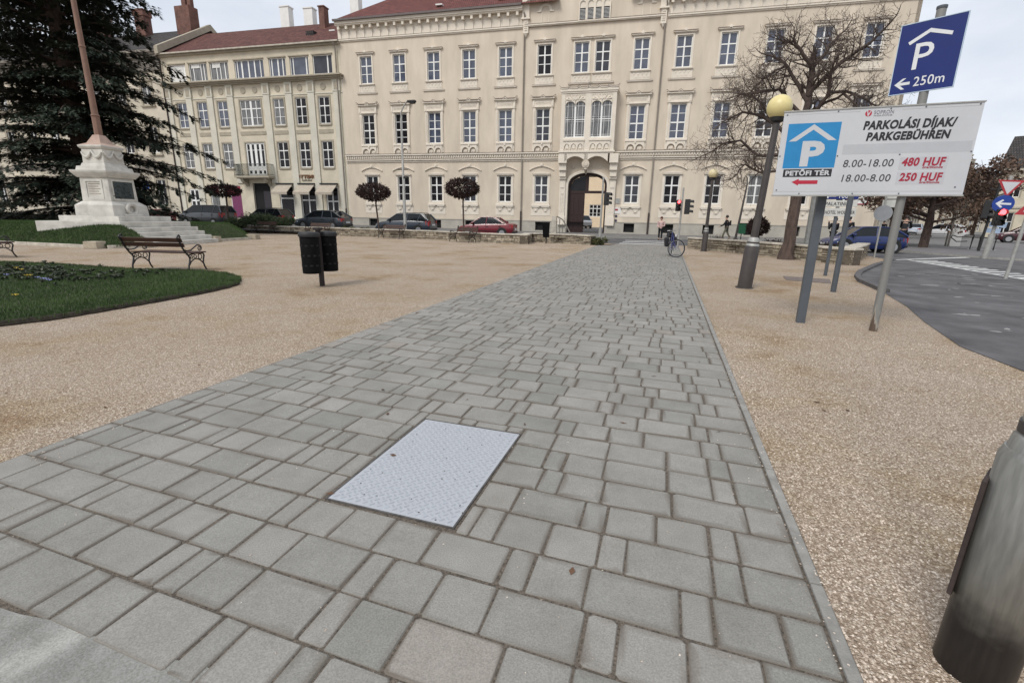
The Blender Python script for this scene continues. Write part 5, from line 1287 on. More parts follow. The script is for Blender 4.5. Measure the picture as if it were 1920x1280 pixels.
bare_tree(TB, [
    ([(1473, 488), (1482, 440), (1492, 380), (1500, 310), (1506, 260), (1511, 210)], .24, .15, 0, 'trunk'),
    ([(1511, 210), (1518, 165), (1523, 125)], .13, .09, .2, 'limb'),
    ([(1523, 125), (1505, 105), (1488, 82), (1474, 92)], .075, .03, -.6, 'limb'),
    ([(1523, 125), (1545, 100), (1560, 72), (1585, 45)], .07, .025, .9, 'limb'),
    ([(1515, 180), (1545, 148), (1580, 118), (1622, 92), (1652, 66)], .085, .03, -.5, 'limb'),
    ([(1514, 190), (1492, 150), (1470, 112), (1444, 96)], .08, .03, .6, 'limb'),
    ([(1480, 125), (1455, 133), (1430, 152), (1412, 172)], .045, .02, -.3, 'limb'),
    ([(1510, 215), (1535, 205), (1552, 180), (1555, 150), (1562, 128)], .08, .025, -1.2, 'limb'),
    ([(1508, 225), (1480, 195), (1462, 172), (1440, 180), (1420, 186)], .075, .03, -1.0, 'limb'),
    ([(1552, 172), (1590, 168), (1630, 180), (1660, 195)], .06, .02, 1.0, 'limb'),
    ([(1540, 195), (1580, 180), (1600, 205), (1612, 235)], .05, .02, -1.2, 'limb'),
    ([(1502, 290), (1465, 245), (1430, 222), (1395, 216), (1365, 232)], .08, .025, -.8, 'limb'),
    ([(1500, 300), (1460, 290), (1420, 290), (1388, 262), (1355, 268), (1322, 288)], .07, .02, .3, 'limb'),
    ([(1498, 330), (1455, 322), (1425, 325), (1400, 312), (1378, 338)], .06, .02, -1.1, 'limb'),
    ([(1455, 240), (1425, 190), (1405, 170), (1372, 172)], .05, .018, .9, 'limb'),
    ([(1505, 270), (1560, 235), (1610, 225), (1660, 240)], .07, .02, .7, 'limb'),
], 'bare_tree', 'leafless tree with gnarled spreading limbs standing behind the parking sign', 5, .24, M_twig)

def ball_tree(px0, py0, px1, py1, cx, cy, rx, ry, Y, label, seed, m=None, n=2600, grp='clipped ball trees along the wall'):
    b0 = at(px0, py0, Y); t = thing('ball_tree', label, 'tree', (b0.x, b0.y, .3 if b0.z > .1 else 0), 0, grp); L0 = Vector(t.location); top = at(px1, py1, Y); c = at(cx, cy, Y); ax = (at(cx + rx, cy, Y) - c).length; az_ = (at(cx, cy - ry, Y) - c).length
    b = MB(); b.tube([Vector((b0.x, b0.y, .0)) - L0, top - L0, c - L0], [.065, .05, .04], 8); rng = random.Random(seed); br = MB()
    vs, fs = [], []
    for _ in range(n):
        while True:
            p = Vector((rng.uniform(-1, 1), rng.uniform(-1, 1), rng.uniform(-1, 1)))
            if .12 < p.length < 1: break
        p = p * (p.length ** -.45); p = Vector((p.x * ax, p.y * ax, p.z * az_ * (1 if p.z > 0 else .9))); dr = p.normalized(); dr = (dr + Vector((rng.gauss(0, .7), rng.gauss(0, .7), rng.gauss(0, .7) + .25))).normalized(); sd = dr.cross(Vector((rng.gauss(0, 1), rng.gauss(0, 1), rng.gauss(0, 1)))).normalized(); s = rng.uniform(.09, .24); o = len(vs); q = c + p - L0; w_ = s * rng.uniform(.12, .3)
        vs += [tuple(q - sd*w_), tuple(q + sd*w_), tuple(q + dr*s)]; fs.append((o, o+1, o+2))
    b.build('trunk', M_bark, t, smooth=True); me = bpy.data.meshes.new('crown'); me.from_pydata(vs, [], fs); me.materials.append(m or M_dleaf); o = bpy.data.objects.new('crown', me); COL.objects.link(o); o.parent = t
ball_tree(430, 425, 424, 368, 419, 358, 24, 12, 30.6, 'flattened dark ball tree in front of the yellowish townhouse', 1)
ball_tree(712, 430, 704, 376, 700, 361, 27, 17, 29.5, 'round dark ball tree left of the tall street lamp', 2)
ball_tree(870, 435, 868, 374, 867, 354, 29, 19, 28.8, 'round dark ball tree above the red sedan', 3)
ball_tree(1425, 449, 1422, 440, 1421, 426, 20, 16, 26.2, 'small round brown-leaved topiary behind the right stone wall', 4, M_dleaf, 900)
# hedges and shrubs
def shrub(name, label, px, py, Y, rad, n, seed, m=M_shrub, z0=.3, size=.12, cat='shrub', grp=None, tall=1.0):
    p = at(px, py, Y); t = thing(name, label, cat, (p.x, p.y, z0), 0, grp); rng = random.Random(seed)
    cs = [(rng.uniform(-rad, rad), rng.uniform(-rad*.6, rad*.6), rng.uniform(.1, rad * tall), rad * rng.uniform(.25, .5)) for _ in range(14)]
    leaf_cloud('foliage', cs, m, t, size, n // 14, seed + 50)
    b = MB()
    for k in range(5): a = rng.random() * 6.28; b.tube([(0, 0, -.1), (rad*.3*math.cos(a), rad*.3*math.sin(a), rad*.5), (rad*.6*math.cos(a), rad*.6*math.sin(a), rad*.9*tall)], [.02, .014, .006], 4)
    b.build('stems', M_twig, t)
    return t
for i, (px, sz, lb) in enumerate(((440, .7, 'low evergreen shrub at the left end of the hedge behind the wall'), (462, .9, 'evergreen shrub behind the wall, in front of the minivan tail'), (484, 1.0, 'evergreen shrub behind the wall, in front of the small estate car'), (508, .95, 'evergreen shrub behind the wall, over the leftmost far bench'), (532, .8, 'evergreen shrub at the right end of the hedge behind the wall'))):
    shrub('evergreen_shrub', lb, px, 430, 30.4, sz, 5200, 60 + i, grp='hedge shrubs behind the left wall', tall=.85)
for i, px in enumerate((655, 690, 722)):
    shrub('low_shrub', ('flat yellow-green shrub on the wall top right of the dark hatchback', 'flat yellow-green shrub at the foot of the round tree left of the street lamp', 'flat brownish shrub under the tall street lamp')[i], px, 440, 29.7, .5, 900, 70 + i, mat('shrub_yellow', (.10, .10, .035), .8, 0, 3, col2=(.04, .042, .018)) if i < 2 else M_dleaf, z0=.28, size=.09, grp='low planting on the left wall', tall=.45)
shrub('grass_tuft', 'green tuft of grass at the end of the left stone wall beside the path', 1122, 461, 28.3, .42, 1200, 80, mat('shrub_yellow', (.10, .10, .035)), z0=0, size=.16, tall=.6)
for i, (px, Y, sz) in enumerate(((12, 21, 1.2), (48, 22, 1.1), (80, 23, 1.0), (-30, 20, 1.3), (115, 25, 1.0))):
    shrub('dark_shrub', ('dark evergreen shrub at the left edge of the photo behind the lawn', 'dark evergreen shrub second from the left edge under the cedar', 'dark evergreen shrub left of the monument platform', 'dark evergreen shrub just outside the left edge', 'dark evergreen shrub close behind the monument platform')[i], px, 420, Y, sz, 3600, 90 + i, mat('shrub_dark', (.022, .030, .016), .8, 0, 2, col2=(.008, .011, .007)), z0=0, size=.16, grp='shrubs under the cedar', tall=.95)
shrub('dark_shrub', 'low dark shrub behind the right wall next to the topiary', 1449, 459, 25.0, .4, 700, 101, M_dleaf, z0=.36, size=.1, grp='plants behind the right wall', tall=.6)
shrub('dark_shrub', 'low brown shrub behind the right wall under the hotel sign', 1545, 470, 22.6, .45, 800, 102, mat('shrub_brown', (.055, .036, .022), .85, 0, 3, col2=(.025, .017, .012)), z0=.36, size=.1, grp='plants behind the right wall', tall=.5)
p = at(1345, 445, 28.0); yt = thing('yucca', 'spiky yucca behind the right wall in front of the walking man', 'plant', (p.x, p.y, .36)); b = MB(); rng = random.Random(3)
for k in range(46):
    a = rng.random() * 6.28; l = rng.uniform(.35, .62); e = rng.uniform(.1, 1.3); d = Vector((math.cos(a)*math.cos(e), math.sin(a)*math.cos(e), math.sin(e))); sd = d.cross(Vector((0, 0, 1))).normalized() * .022; ox = rng.uniform(-.35, .35)
    b.add([(ox + sd.x, sd.y, .05), (ox - sd.x, -sd.y, .05), (ox + d.x*l, d.y*l, .05 + d.z*l)], [(0, 1, 2)])
b.build('leaves', mat('yucca_leaf', (.11, .10, .055), .7, 0, 6, col2=(.05, .045, .026)), yt)
b = MB(); b.tube([(0, 0, -.1), (0, 0, .12)], .05, 8); b.build('stem', M_bark, yt)

# ---------------------------------------------------------------- benches
M_slat = mat('bench_wood', (.055, .026, .017), .55, .25, 3, .2, 40, stretch=(1, 1, 6), spec=.4)
def make_bench(name, label, loc, rz, group):
    t = thing(name, label, 'bench', loc, rz, group); W = 1.56
    for x in (0, W):
        b = MB()
        def T(p, r=.018): b.tube([(x, y, z) for y, z in p], r, 6)
        T([(-.20, .90), (-.235, .86), (-.20, .82), (-.16, .74), (-.10, .60), (.0, .46), (.06, .40), (.09, .34), (.07, .26), (.02, .14), (0, .0)], .022)
        T([(-.20, .90), (-.16, .93), (-.13, .88), (-.17, .84)], .02)
        T([(.06, .42), (.30, .45), (.58, .43), (.60, .38), (.56, .28), (.54, .20), (.57, .10), (.63, 0)], .02)
        T([(.04, .16), (.13, .26), (.24, .31), (.34, .31), (.44, .27), (.54, .18)], .016)
        T([(-.06, .56), (.02, .53), (.16, .54), (.30, .61), (.40, .66), (.50, .64)], .017)
        T([(.47 + .085*math.cos(a) * (1 - .06*i), .575 + .085*math.sin(a) * (1 - .06*i)) for i, a in enumerate([pi/2 - k*pi/4 for k in range(13)])], .013)
        T([(.45 + .065*math.cos(a), .36 + .065*math.sin(a)) for a in [2*pi*k/12 for k in range(13)]], .011)
        T([(.28 + .045*math.cos(a), .37 + .045*math.sin(a)) for a in [2*pi*k/10 for k in range(11)]], .011)
        T([(.16 + .035*math.cos(a), .36 + .035*math.sin(a)) for a in [2*pi*k/10 for k in range(11)]], .011)
        b.build('end_frame', M_iron, t, smooth=True)
    b = MB()
    for k in range(6): y = .09 + k * .092; z = .455 - .012 * math.sin(pi * k / 5) ; b.box(-.06, W + .06, y, y + .075, z, z + .03)
    b.build('seat', M_slat, t, bevel=.006)
    b = MB()
    for y, z in ((-.165, .80), (-.115, .68)): b.add([(xx, y + dy, z + dz) for xx in (-.06, W + .06) for dy, dz in ((-.035, .045), (-.005, .055), (.035, -.045), (.005, -.055))], [(0,1,2,3),(7,6,5,4),(0,4,5,1),(1,5,6,2),(2,6,7,3),(3,7,4,0)])
    b.build('backrest', M_slat, t, bevel=.006)
    return t
BG = 'slatted iron park benches'
bn = make_bench('park_bench', 'slatted brown bench with scrolled iron ends seen from behind at the edge of the lawn', (-13.08, 8.85, 0), R(12.0), BG)
def bench_copy(loc, rz, lb):
    c = copy_tree(bn); c.location = loc; c.rotation_euler = (0, 0, rz); c['label'] = lb
bench_copy((-21.15, 9.05, 0), R(8), 'iron ended bench cut off by the left edge of the photo')
for (px, Y, a), lb in zip(((496, 29.0, 183), (597, 28.55, 182), (735, 28.0, 178), (871, 26.65, 160)), ('far bench nearest to the monument stairs, in front of the shrubs', 'far bench partly hidden behind the twin litter bins', 'far bench below the tall street lamp, in front of the stone wall', 'far bench in front of the red sedan, at the bend of the stone wall')):
    p = at(px, 440, Y); ra = R(a); bench_copy((p.x - .78*math.cos(ra) , p.y - .78*math.sin(ra) + .2, 0), ra, lb)

# ---------------------------------------------------------------- bins
M_bin = mat('bin_black', (.003, .003, .0035), .7, .25, 14, .6, 16, spec=.12)
tb = thing('twin_litter_bin', 'pair of black drum litter bins hung either side of one post on the gravel', 'litter bin', (-6.93, 8.48, 0))
b = MB(); b.cbox((0, 0, -.05), (.075, .075, 1.22)); b.cbox((0, 0, 1.17), (.14, .14, .05)); b.build('post', mat('post_dark', (.022, .015, .015), .6, .2), tb)
vd = Vector((-6.93, 8.48, 0)).normalized(); sdv = Vector((vd.y, -vd.x, 0))
for s in (-1, 1):
    c = sdv * s * .175 + vd * s * .2; b = MB(); b.lathe([(.17, .30), (.182, .31), (.185, .7), (.188, 1.05), (.184, 1.06), (.17, 1.03)], 24, (c.x, c.y, 0)); 
    o = b.build('bin', M_bin, tb, smooth=True)
    b = MB(); b.lathe([(.205, 1.04), (.21, 1.06), (.21, 1.10), (.185, 1.13), (.03, 1.145)], 24, (c.x, c.y, 0)); b.build('lid', M_plast, o, smooth=True)
    for k in range(3):
        b = MB(); z = .45 + k*.2; N = 60; rr_ = [.178 if (j + k*2) % 6 in (0, 1, 2) else .191 for j in range(N)]
        for j in range(N):
            for q_ in (0, .035): a = 2*pi*j/N; b.v.append((c.x + rr_[j]*math.cos(a), c.y + rr_[j]*math.sin(a), z + q_))
        for j in range(N): b.f.append([2*j, 2*((j+1) % N), 2*((j+1) % N) + 1, 2*j + 1]); b.mi.append(0)
        b.build('moulded_band', mat('bin_grey', (.014, .014, .016), .6, .2, spec=.2), o)
def post_bin(px, py, Y, label, col, bw=.36, bh=.62, zb=.35, z0=0.0):
    p = at(px, py, Y); t = thing('litter_bin', label, 'litter bin', (p.x, p.y, z0)); b = MB(); b.cbox((0, 0, -.1), (.06, .06, zb + bh + .1)); b.build('post', M_iron, t)
    b = MB(); vs = [(-bw*.42, -bw*.4, zb), (bw*.42, -bw*.4, zb), (bw*.42, -.03, zb), (-bw*.42, -.03, zb), (-bw*.5, -bw*.62, zb+bh), (bw*.5, -bw*.62, zb+bh), (bw*.5, -.03, zb+bh), (-bw*.5, -.03, zb+bh)]
    b.add(vs, [(3,2,1,0),(4,5,6,7),(0,1,5,4),(1,2,6,5),(2,3,7,6),(3,0,4,7)]); bo = b.build('bin', col, t, bevel=.02)
    b = MB(); b.box(-bw*.54, bw*.54, -bw*.66, -.02, zb+bh, zb+bh+.04); b.build('rim', M_plast, bo)
    return t
post_bin(1024, 453, 28.35, 'black litter bin on a post in front of the stone wall by the gateway', M_bin, .42, .85, .36)
hk = at(1378, 452, 40.5)

# ---------------------------------------------------------------- lamps
M_globe = mat('globe_amber', (.66, .56, .26), .4, .06, 5, spec=.5)
M_globe2 = mat('globe_cream', (.66, .57, .34), .4, .06, 5, spec=.5)
def lamp_post(loc, label, lean, H=3.82, gr=.245, rb=.155, gm=M_globe, base_m=M_lampp, door=False, bz=.93):
    t = thing('lamp_post', label, 'street lamp', loc, 0, 'globe lamps along the path'); n = Vector((loc[0], loc[1], 0)).normalized()
    t.rotation_mode = 'AXIS_ANGLE'; t.rotation_axis_angle = (R(lean), n.x, n.y, 0)
    fl = .0 if door else .04
    b = MB(); b.lathe([(rb + fl, -.03), (rb + fl, .02), (rb, .025), (rb, bz), (rb - .01, bz + .03)], 28); bs = b.build('base', base_m, t, smooth=True)
    b = MB(); b.lathe([(rb - .012, bz + .015), (rb - .02, bz + .07), (rb - .03, bz + .08), (rb - .03, bz + .17), (min(rb - .03, .085), bz + .22)], 28); cl = b.build('collar', M_steel if not door else base_m, t, smooth=True)
    b = MB(); b.lathe([(rb - .025, bz + .085), (rb - .025, bz + .12)], 28); b.build('band', M_lampp, cl, smooth=True)
    b = MB(); b.tube([(0, 0, bz + .17), (0, 0, H - gr * .9)], [.078, .066], 18); b.build('shaft', M_lampp, t, smooth=True)
    b = MB(); b.lathe([(.07, H - gr - .06), (.13, H - gr - .02), (.15, H - gr + .05), (.13, H - gr + .08)], 20); b.build('lamp_holder', M_plast, t, smooth=True)
    b = MB(); b.lathe([(max(.001, gr*math.sin(a)), H - gr*math.cos(a)) for a in [pi*k/16 for k in range(17)]], 28, cap=False); b.build('globe', gm, t, smooth=True)
    if door:
        b = MB(); a0 = math.atan2(-n.x, n.y)
        a = math.atan2(n.y, n.x) + pi/2 - .02; b.cbox((rb*math.cos(a)*1.0, rb*math.sin(a)*1.0, .27), (.014, .14, .44), a); b.build('access_door', mat('door_rust', (.042, .030, .027), .7, .3, 20), bs, bevel=.004)
    return t
lamp_post((1.84, 12.1, 0), 'brown lamp post with yellow globe and thick banded base on the gravel', 2.8)
lamp_post((1.86, 25.9, 0), 'far lamp post with pale globe at the end of the right stone wall', .6, 3.66, .225, .135, M_globe2)
def dirty_base():
    m = bpy.data.materials.new('lamp_base_weathered'); m.use_nodes = True; n = m.node_tree.nodes; l = m.node_tree.links; p = n['Principled BSDF']; p.inputs['Roughness'].default_value = .42; p.inputs['Metallic'].default_value = .35
    g = n.new('ShaderNodeNewGeometry'); s = n.new('ShaderNodeSeparateXYZ'); l.new(g.outputs['Position'], s.inputs[0])
    t = n.new('ShaderNodeTexNoise'); t.inputs['Scale'].default_value = 6; t.inputs['Detail'].default_value = 7; l.new(g.outputs['Position'], t.inputs['Vector'])
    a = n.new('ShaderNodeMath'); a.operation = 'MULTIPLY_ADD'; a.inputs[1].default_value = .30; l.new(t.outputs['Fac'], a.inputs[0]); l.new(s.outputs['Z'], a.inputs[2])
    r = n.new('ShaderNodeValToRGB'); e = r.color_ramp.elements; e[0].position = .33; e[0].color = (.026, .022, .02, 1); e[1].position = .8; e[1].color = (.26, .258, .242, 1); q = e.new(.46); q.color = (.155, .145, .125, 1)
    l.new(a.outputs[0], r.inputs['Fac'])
    mp_ = n.new('ShaderNodeMapping'); mp_.inputs['Scale'].default_value = (60, 60, 7); l.new(g.outputs['Position'], mp_.inputs['Vector']); t2 = n.new('ShaderNodeTexNoise'); t2.inputs['Scale'].default_value = 1; l.new(mp_.outputs['Vector'], t2.inputs['Vector'])
    r2 = n.new('ShaderNodeValToRGB'); e = r2.color_ramp.elements; e[0].position = .35; e[0].color = (.82, .82, .82, 1); e[1].position = .65; e[1].color = (1.12, 1.12, 1.12, 1); l.new(t2.outputs['Fac'], r2.inputs['Fac'])
    mm = n.new('ShaderNodeMixRGB'); mm.blend_type = 'MULTIPLY'; mm.inputs['Fac'].default_value = 1; l.new(r.outputs['Color'], mm.inputs['Color1']); l.new(r2.outputs['Color'], mm.inputs['Color2']); l.new(mm.outputs['Color'], p.inputs['Base Color'])
    return m
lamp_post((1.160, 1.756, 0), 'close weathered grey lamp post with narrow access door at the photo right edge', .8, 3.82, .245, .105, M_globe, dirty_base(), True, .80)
# tall street lamp behind the left wall
p0 = at(760, 432, 29.6); pt = at(757, 222, 29.6); p2 = at(768, 192, 29.6)
t = thing('street_lamp', 'tall thin grey street lamp with curved arm and dark head in front of the palace', 'street lamp', (p0.x, p0.y, 0)); q = lambda v: (v.x - p0.x, v.y - p0.y, v.z)
b = MB(); zt = pt.z; dx = p2.x - p0.x
b.tube([(0, 0, 0), (0, 0, 3.2), (0, 0, 3.25), (0, 0, zt)], [.105, .10, .075, .06], 12); b.build('pole', M_steel, t, smooth=True)
b = MB(); b.tube([(0, 0, zt), (.02, 0, zt + .35), (dx * .35, 0, zt + .72), (dx * .75, 0, zt + 1.0), (dx + .05, 0, p2.z)], .045, 8); b.build('arm', M_steel, t, smooth=True)
b = MB(); b.cbox((dx + .15, 0, p2.z - .02), (.55, .26, .13)); b.cbox((dx + .2, 0, p2.z - .1), (.36, .2, .09)); b.build('lamp_head', M_plast, t, bevel=.03)
b = MB(); zb = at(757, 318, 29.6).z; b.tube([(-.45, 0, zb), (.38, 0, zb)], .03, 6); b.build('bracket', M_plast, t); b = MB(); b.cbox((.17, 0, zb - .55), (.26, .18, .1)); b.build('camera_box', M_plast, t)

# ---------------------------------------------------------------- parking sign
M_signw = mat('sign_white', (.51, .52, .54), .55, .05, 1.5, spec=.4)
M_ink = mat('sign_ink', (.02, .02, .025), .6, .05); M_red = mat('sign_red_ink', (.33, .02, .045), .6, .05); M_cyan = mat('sign_cyan', (.018, .21, .46), .5, .05); M_blue = mat('sign_blue', (.006, .018, .135), .45, .06, 3); M_grey = mat('sign_overlay', (.435, .445, .465), .6, .05, 3)
M_redf = mat('sign_red_flat', (.42, .02, .045), .6, .04)
SB = thing('parking_sign', 'large white parking fee board on a dark square post and a grey round post', 'sign', (2.0325, 7.953, 0), R(-4))
b = MB(); b.box(-.64, 1.60, -.02, .0, 1.88, 3.01); bd = b.build('board', M_signw, SB); bd.scale = (.969, 1, .969); bd.location = (0, 0, .0465)
b = MB(); b.box(-.65, 1.61, -.03, .012, 1.862, 1.882); b.box(-.65, 1.61, -.03, .012, 3.006, 3.022); b.build('rim', M_steel, bd)
b = MB(); b.box(-.011, .105, .20, .316, -.2, 2.90); b.box(.02, .07, .0, .20, 2.0, 2.05); b.box(.02, .07, .0, .20, 2.7, 2.75); b.build('square_post', M_post, SB, bevel=.008)
rp_ = Vector((2.971, 7.941, 0)) - Vector((2.10, 8.03, 0)); ca, sa = math.cos(R(9)), math.sin(R(9)); rx, ry = .937, .060
def post_wear():
    m = bpy.data.materials.new('post_worn'); m.use_nodes = True; n = m.node_tree.nodes; l = m.node_tree.links; p = n['Principled BSDF']; p.inputs['Roughness'].default_value = .55; p.inputs['Metallic'].default_value = .2
    g = n.new('ShaderNodeNewGeometry'); s = n.new('ShaderNodeSeparateXYZ'); l.new(g.outputs['Position'], s.inputs[0])
    mp_ = n.new('ShaderNodeMapping'); mp_.inputs['Scale'].default_value = (22, 22, 3); l.new(g.outputs['Position'], mp_.inputs['Vector']); t = n.new('ShaderNodeTexNoise'); t.inputs['Scale'].default_value = 1; t.inputs['Detail'].default_value = 4; l.new(mp_.outputs['Vector'], t.inputs['Vector'])
    a = n.new('ShaderNodeMath'); a.operation = 'MULTIPLY_ADD'; a.inputs[1].default_value = 1.1; l.new(t.outputs['Fac'], a.inputs[0]); l.new(s.outputs['Z'], a.inputs[2])
    r = n.new('ShaderNodeValToRGB'); e = r.color_ramp.elements; e[0].position = .62; e[0].color = (.11, .075, .055, 1); e[1].position = .84; e[1].color = (.215, .212, .20, 1); q = e.new(.70); q.color = (.36, .33, .28, 1)
    l.new(a.outputs[0], r.inputs['Fac']); l.new(r.outputs['Color'], p.inputs['Base Color']); return m
b = MB(); b.tube([(rx, ry, -.2), (rx, ry, 4.07)], .05, 18); b.build('round_post', post_wear(), SB, smooth=True)
b = MB(); b.lathe([(.052, 4.05), (.056, 4.06), (.056, 4.085), (.01, 4.10)], 16, (rx, ry, 0)); b.build('post_cap', M_post, SB)
FY = -.0225
def fit(s, u0, u1, z, cap, m, sh=.0, bo=0.0):
    """lettering fitted between u0 and u1 on the board, cap height given"""
    o = text('lettering', s, cap / .70, m, bd, (u0, FY, z), shear=sh, bold=bo, depth=.0006)
    xs = [v.co.x for v in o.data.vertices]; k = (u1 - u0) / (max(xs) - min(xs)); o.data.transform(Matrix.Translation((-min(xs), 0, 0))); o.data.transform(Matrix.Diagonal((k, 1, 1, 1))); return o
M_gi = mat('sign_grey_ink', (.16, .16, .19), .6, .05); M_di = mat('sign_dark_ink', (.045, .045, .05), .6, .05)
b = MB(); b.box(-.565, .083, -.0215, -.02, 2.25, 2.85); b.build('cyan_panel', M_cyan, bd)
b = MB(); b.prism([(-.535, 2.615), (-.246, 2.833), (.056, 2.615), (-.04, 2.615), (-.246, 2.762), (-.44, 2.615)], -.0225, -.0215); b.build('roof_symbol', M_signw, bd)
fit('P', -.355, -.068, 2.292, .31, M_signw, 0, .020)
b = MB(); b.box(-.545, .065, -.0215, -.02, 2.130, 2.236); b.build('name_strip', M_ink, bd)
fit('PETŐFI TÉR', -.515, .045, 2.152, .062, M_signw, 0, .0035)
b = MB(); b.prism([(-.42, 2.06), (-.33, 2.105), (-.33, 2.082), (-.09, 2.082), (-.09, 2.032), (-.33, 2.032), (-.33, 2.012)], -.0222, -.02); b.build('arrow', M_redf, bd)
fit('PARKOLÁSI DÍJAK/', .346, 1.364, 2.737, .102, M_ink, .13, .0062); fit('PARKGEBÜHREN', .402, 1.322, 2.594, .098, M_ink, .13, .0062)
fit('SOPRON', .437, .657, 2.925, .045, M_gi); fit('HOLDING', .44, .645, 2.898, .017, M_gi)
b = MB(); b.prism([(.375 + .038*math.cos(2*pi*k/20), 2.938 + .038*math.sin(2*pi*k/20)) for k in range(20)], -.0222, -.02); b.build('logo', M_redf, bd)
b = MB(); b.prism([(.353, 2.972), (.363, 2.977), (.374, 2.934), (.392, 2.965), (.400, 2.96), (.378, 2.905), (.368, 2.905)], -.0234, -.0222); b.build('logo_mark', M_signw, bd)
for x0_, x1_, z_ in ((-.63, .28, 2.965), (.75, 1.58, 2.965), (-.63, 1.58, 1.925)): b = MB(); b.box(x0_, x1_, -.0206, -.02, z_, z_ + .004); b.build('rule_line', M_steel, bd)
b = MB(); b.box(.15, 1.575, -.0208, -.02, 2.42, 2.55); b.build('blanked_strip', M_grey, bd)
for z_ in (2.205, 2.015): b = MB(); b.box(.835, 1.365, -.0208, -.02, z_, z_ + .165); b.build('price_patch', mat('sign_patch', (.47, .475, .50), .6, .03), bd)
fit('8.00-18.00', .187, .771, 2.254, .096, M_di, .10, .0005); fit('18.00-8.00', .20, .771, 2.06, .094, M_di, .10, .0005)
fit('480 HUF', .862, 1.340, 2.257, .100, M_red, .12, .005); fit('250 HUF', .868, 1.342, 2.065, .098, M_red, .12, .005); fit('óra/Stunde', 1.10, 1.32, 2.222, .028, M_red, .15, .0012); fit('óra/Stunde', 1.10, 1.322, 2.030, .028, M_red, .15, .0012)
for x, z in ((-.6, 2.97), (.02, 2.985), (.62, 2.985), (1.0, 2.985), (1.56, 2.985), (-.62, 2.42), (1.58, 2.42), (-.6, 1.95), (-.3, 1.90), (.36, 1.90), (.9, 1.90), (1.5, 1.98), (.10, 2.405), (.82, 2.405)): b = MB(); b.tube([(x, -.02, z), (x, -.026, z)], .009, 8); b.build('bolt', M_post, bd)
# blue direction panel on the round post
ps = thing('parking_direction_sign', 'dark blue square parking sign with roof symbol and 250m arrow on the tall grey post', 'sign', (2.971, 7.99, 0), R(-33)); O = Vector((0, 0, 0))
b = MB(); b.box(-.335, .305, -.085, -.07, 3.135, 3.945); pb = b.build('panel', M_blue, ps)
b = MB(); b.box(-.342, -.333, -.088, -.066, 3.128, 3.952); b.box(.303, .312, -.088, -.066, 3.128, 3.952); b.box(-.333, .303, -.088, -.066, 3.128, 3.137); b.box(-.333, .303, -.088, -.066, 3.943, 3.952); b.build('rim', mat('rim_pale_blue', (.42, .52, .62), .4, .1), pb)
M_sw2 = mat('sign_reflective_white', (.66, .67, .68), .5, .04)
b = MB(); b.prism([(-.235, 3.735), (-.03, 3.85), (.195, 3.765), (.19, 3.725), (-.03, 3.805), (-.215, 3.70)], -.0875, -.085); b.build('roof_symbol', M_sw2, pb)
text('lettering', 'P', .43, M_sw2, pb, (-.175, -.087, 3.405), bold=.002, depth=.001); text('lettering', '250m', .155, M_sw2, pb, (-.10, -.087, 3.205), bold=.001, sx=.86, depth=.001)
b = MB(); b.prism([(-.295, 3.25), (-.215, 3.315), (-.18, 3.315), (-.235, 3.268), (-.135, 3.268), (-.135, 3.235), (-.235, 3.235), (-.18, 3.185), (-.215, 3.185)], -.0875, -.085); b.build('arrow', M_sw2, pb)
b = MB(); b.box(-.09, .06, -.07, -.045, 3.3, 3.34); b.box(-.09, .06, -.07, -.045, 3.75, 3.79); b.build('clamp', M_steel, ps)

# ---------------------------------------------------------------- hotel signs and posts behind the board
M_panel = mat('panel_grey_white', (.50, .50, .47), .6, .08)
g0 = G(1547, 517); hs = thing('hotel_sign', 'stack of small white hotel direction panels under a blue panel on a grey post', 'sign', g0, R(-12)); b = MB(); b.tube([(0, 0, -.1), (0, 0, 2.6)], .045, 12); b.build('post', M_post, hs, smooth=True)
ppx = lambda px, py: facing(g0, px, py)
def panel(z0, z1, x0, x1, m, nm='panel'): b = MB(); b.box(x0, x1, -.075, -.05, z0, z1); return b.build(nm, m, hs, bevel=.006)
zz = [ppx(1575, y).z for y in (406, 390, 388, 376, 374)]
w1, w2 = -.46, .44
pa = panel(zz[0], zz[1], w1 - .06, w2, M_panel); text('lettering', 'HOTEL WOLLNER', .125, M_ink, pa, (w1 + .17, -.077, (zz[0]+zz[1])/2 - .05), bold=.002, sx=.66, depth=.001)
b = MB(); zc = (zz[0] + zz[1]) / 2; b.prism([(w1 - .01, zc), (w1 + .06, zc + .05), (w1 + .06, zc + .012), (w1 + .15, zc + .012), (w1 + .15, zc - .012), (w1 + .06, zc - .012), (w1 + .06, zc - .05)], -.078, -.075); b.build('arrow', M_ink, pa)
pa = panel(zz[2], zz[3], w1 + .02, w2, M_panel); text('lettering', 'PALATINUS', .13, M_ink, pa, (w1 + .15, -.077, (zz[2]+zz[3])/2 - .05), bold=.002, sx=.86, depth=.001)
pa = panel(zz[4], zz[4] + .36, w1 + .05, w2, M_blue, 'blue_panel'); text('lettering', '100m', .17, M_sw2, pa, (w1 + .42, -.077, zz[4] + .03), sx=.9, depth=.001); b = MB(); zc = zz[4] + .09; b.prism([(w1 + .10, zc), (w1 + .2, zc + .07), (w1 + .2, zc + .018), (w1 + .38, zc + .018), (w1 + .38, zc - .018), (w1 + .2, zc - .018), (w1 + .2, zc - .07)], -.078, -.075); b.build('arrow', M_sw2, pa)
g0 = G(1562, 547); sp = thing('sign_post', 'bare dark grey steel post rising behind the parking fee board', 'post', g0); b = MB(); b.tube([(0, 0, -.1), (0, 0, 2.45)], .055, 14); b.build('post', M_post, sp, smooth=True); b = MB(); b.lathe([(.058, 2.44), (.058, 2.47), (.02, 2.49)], 14); b.build('cap', M_plast, sp)
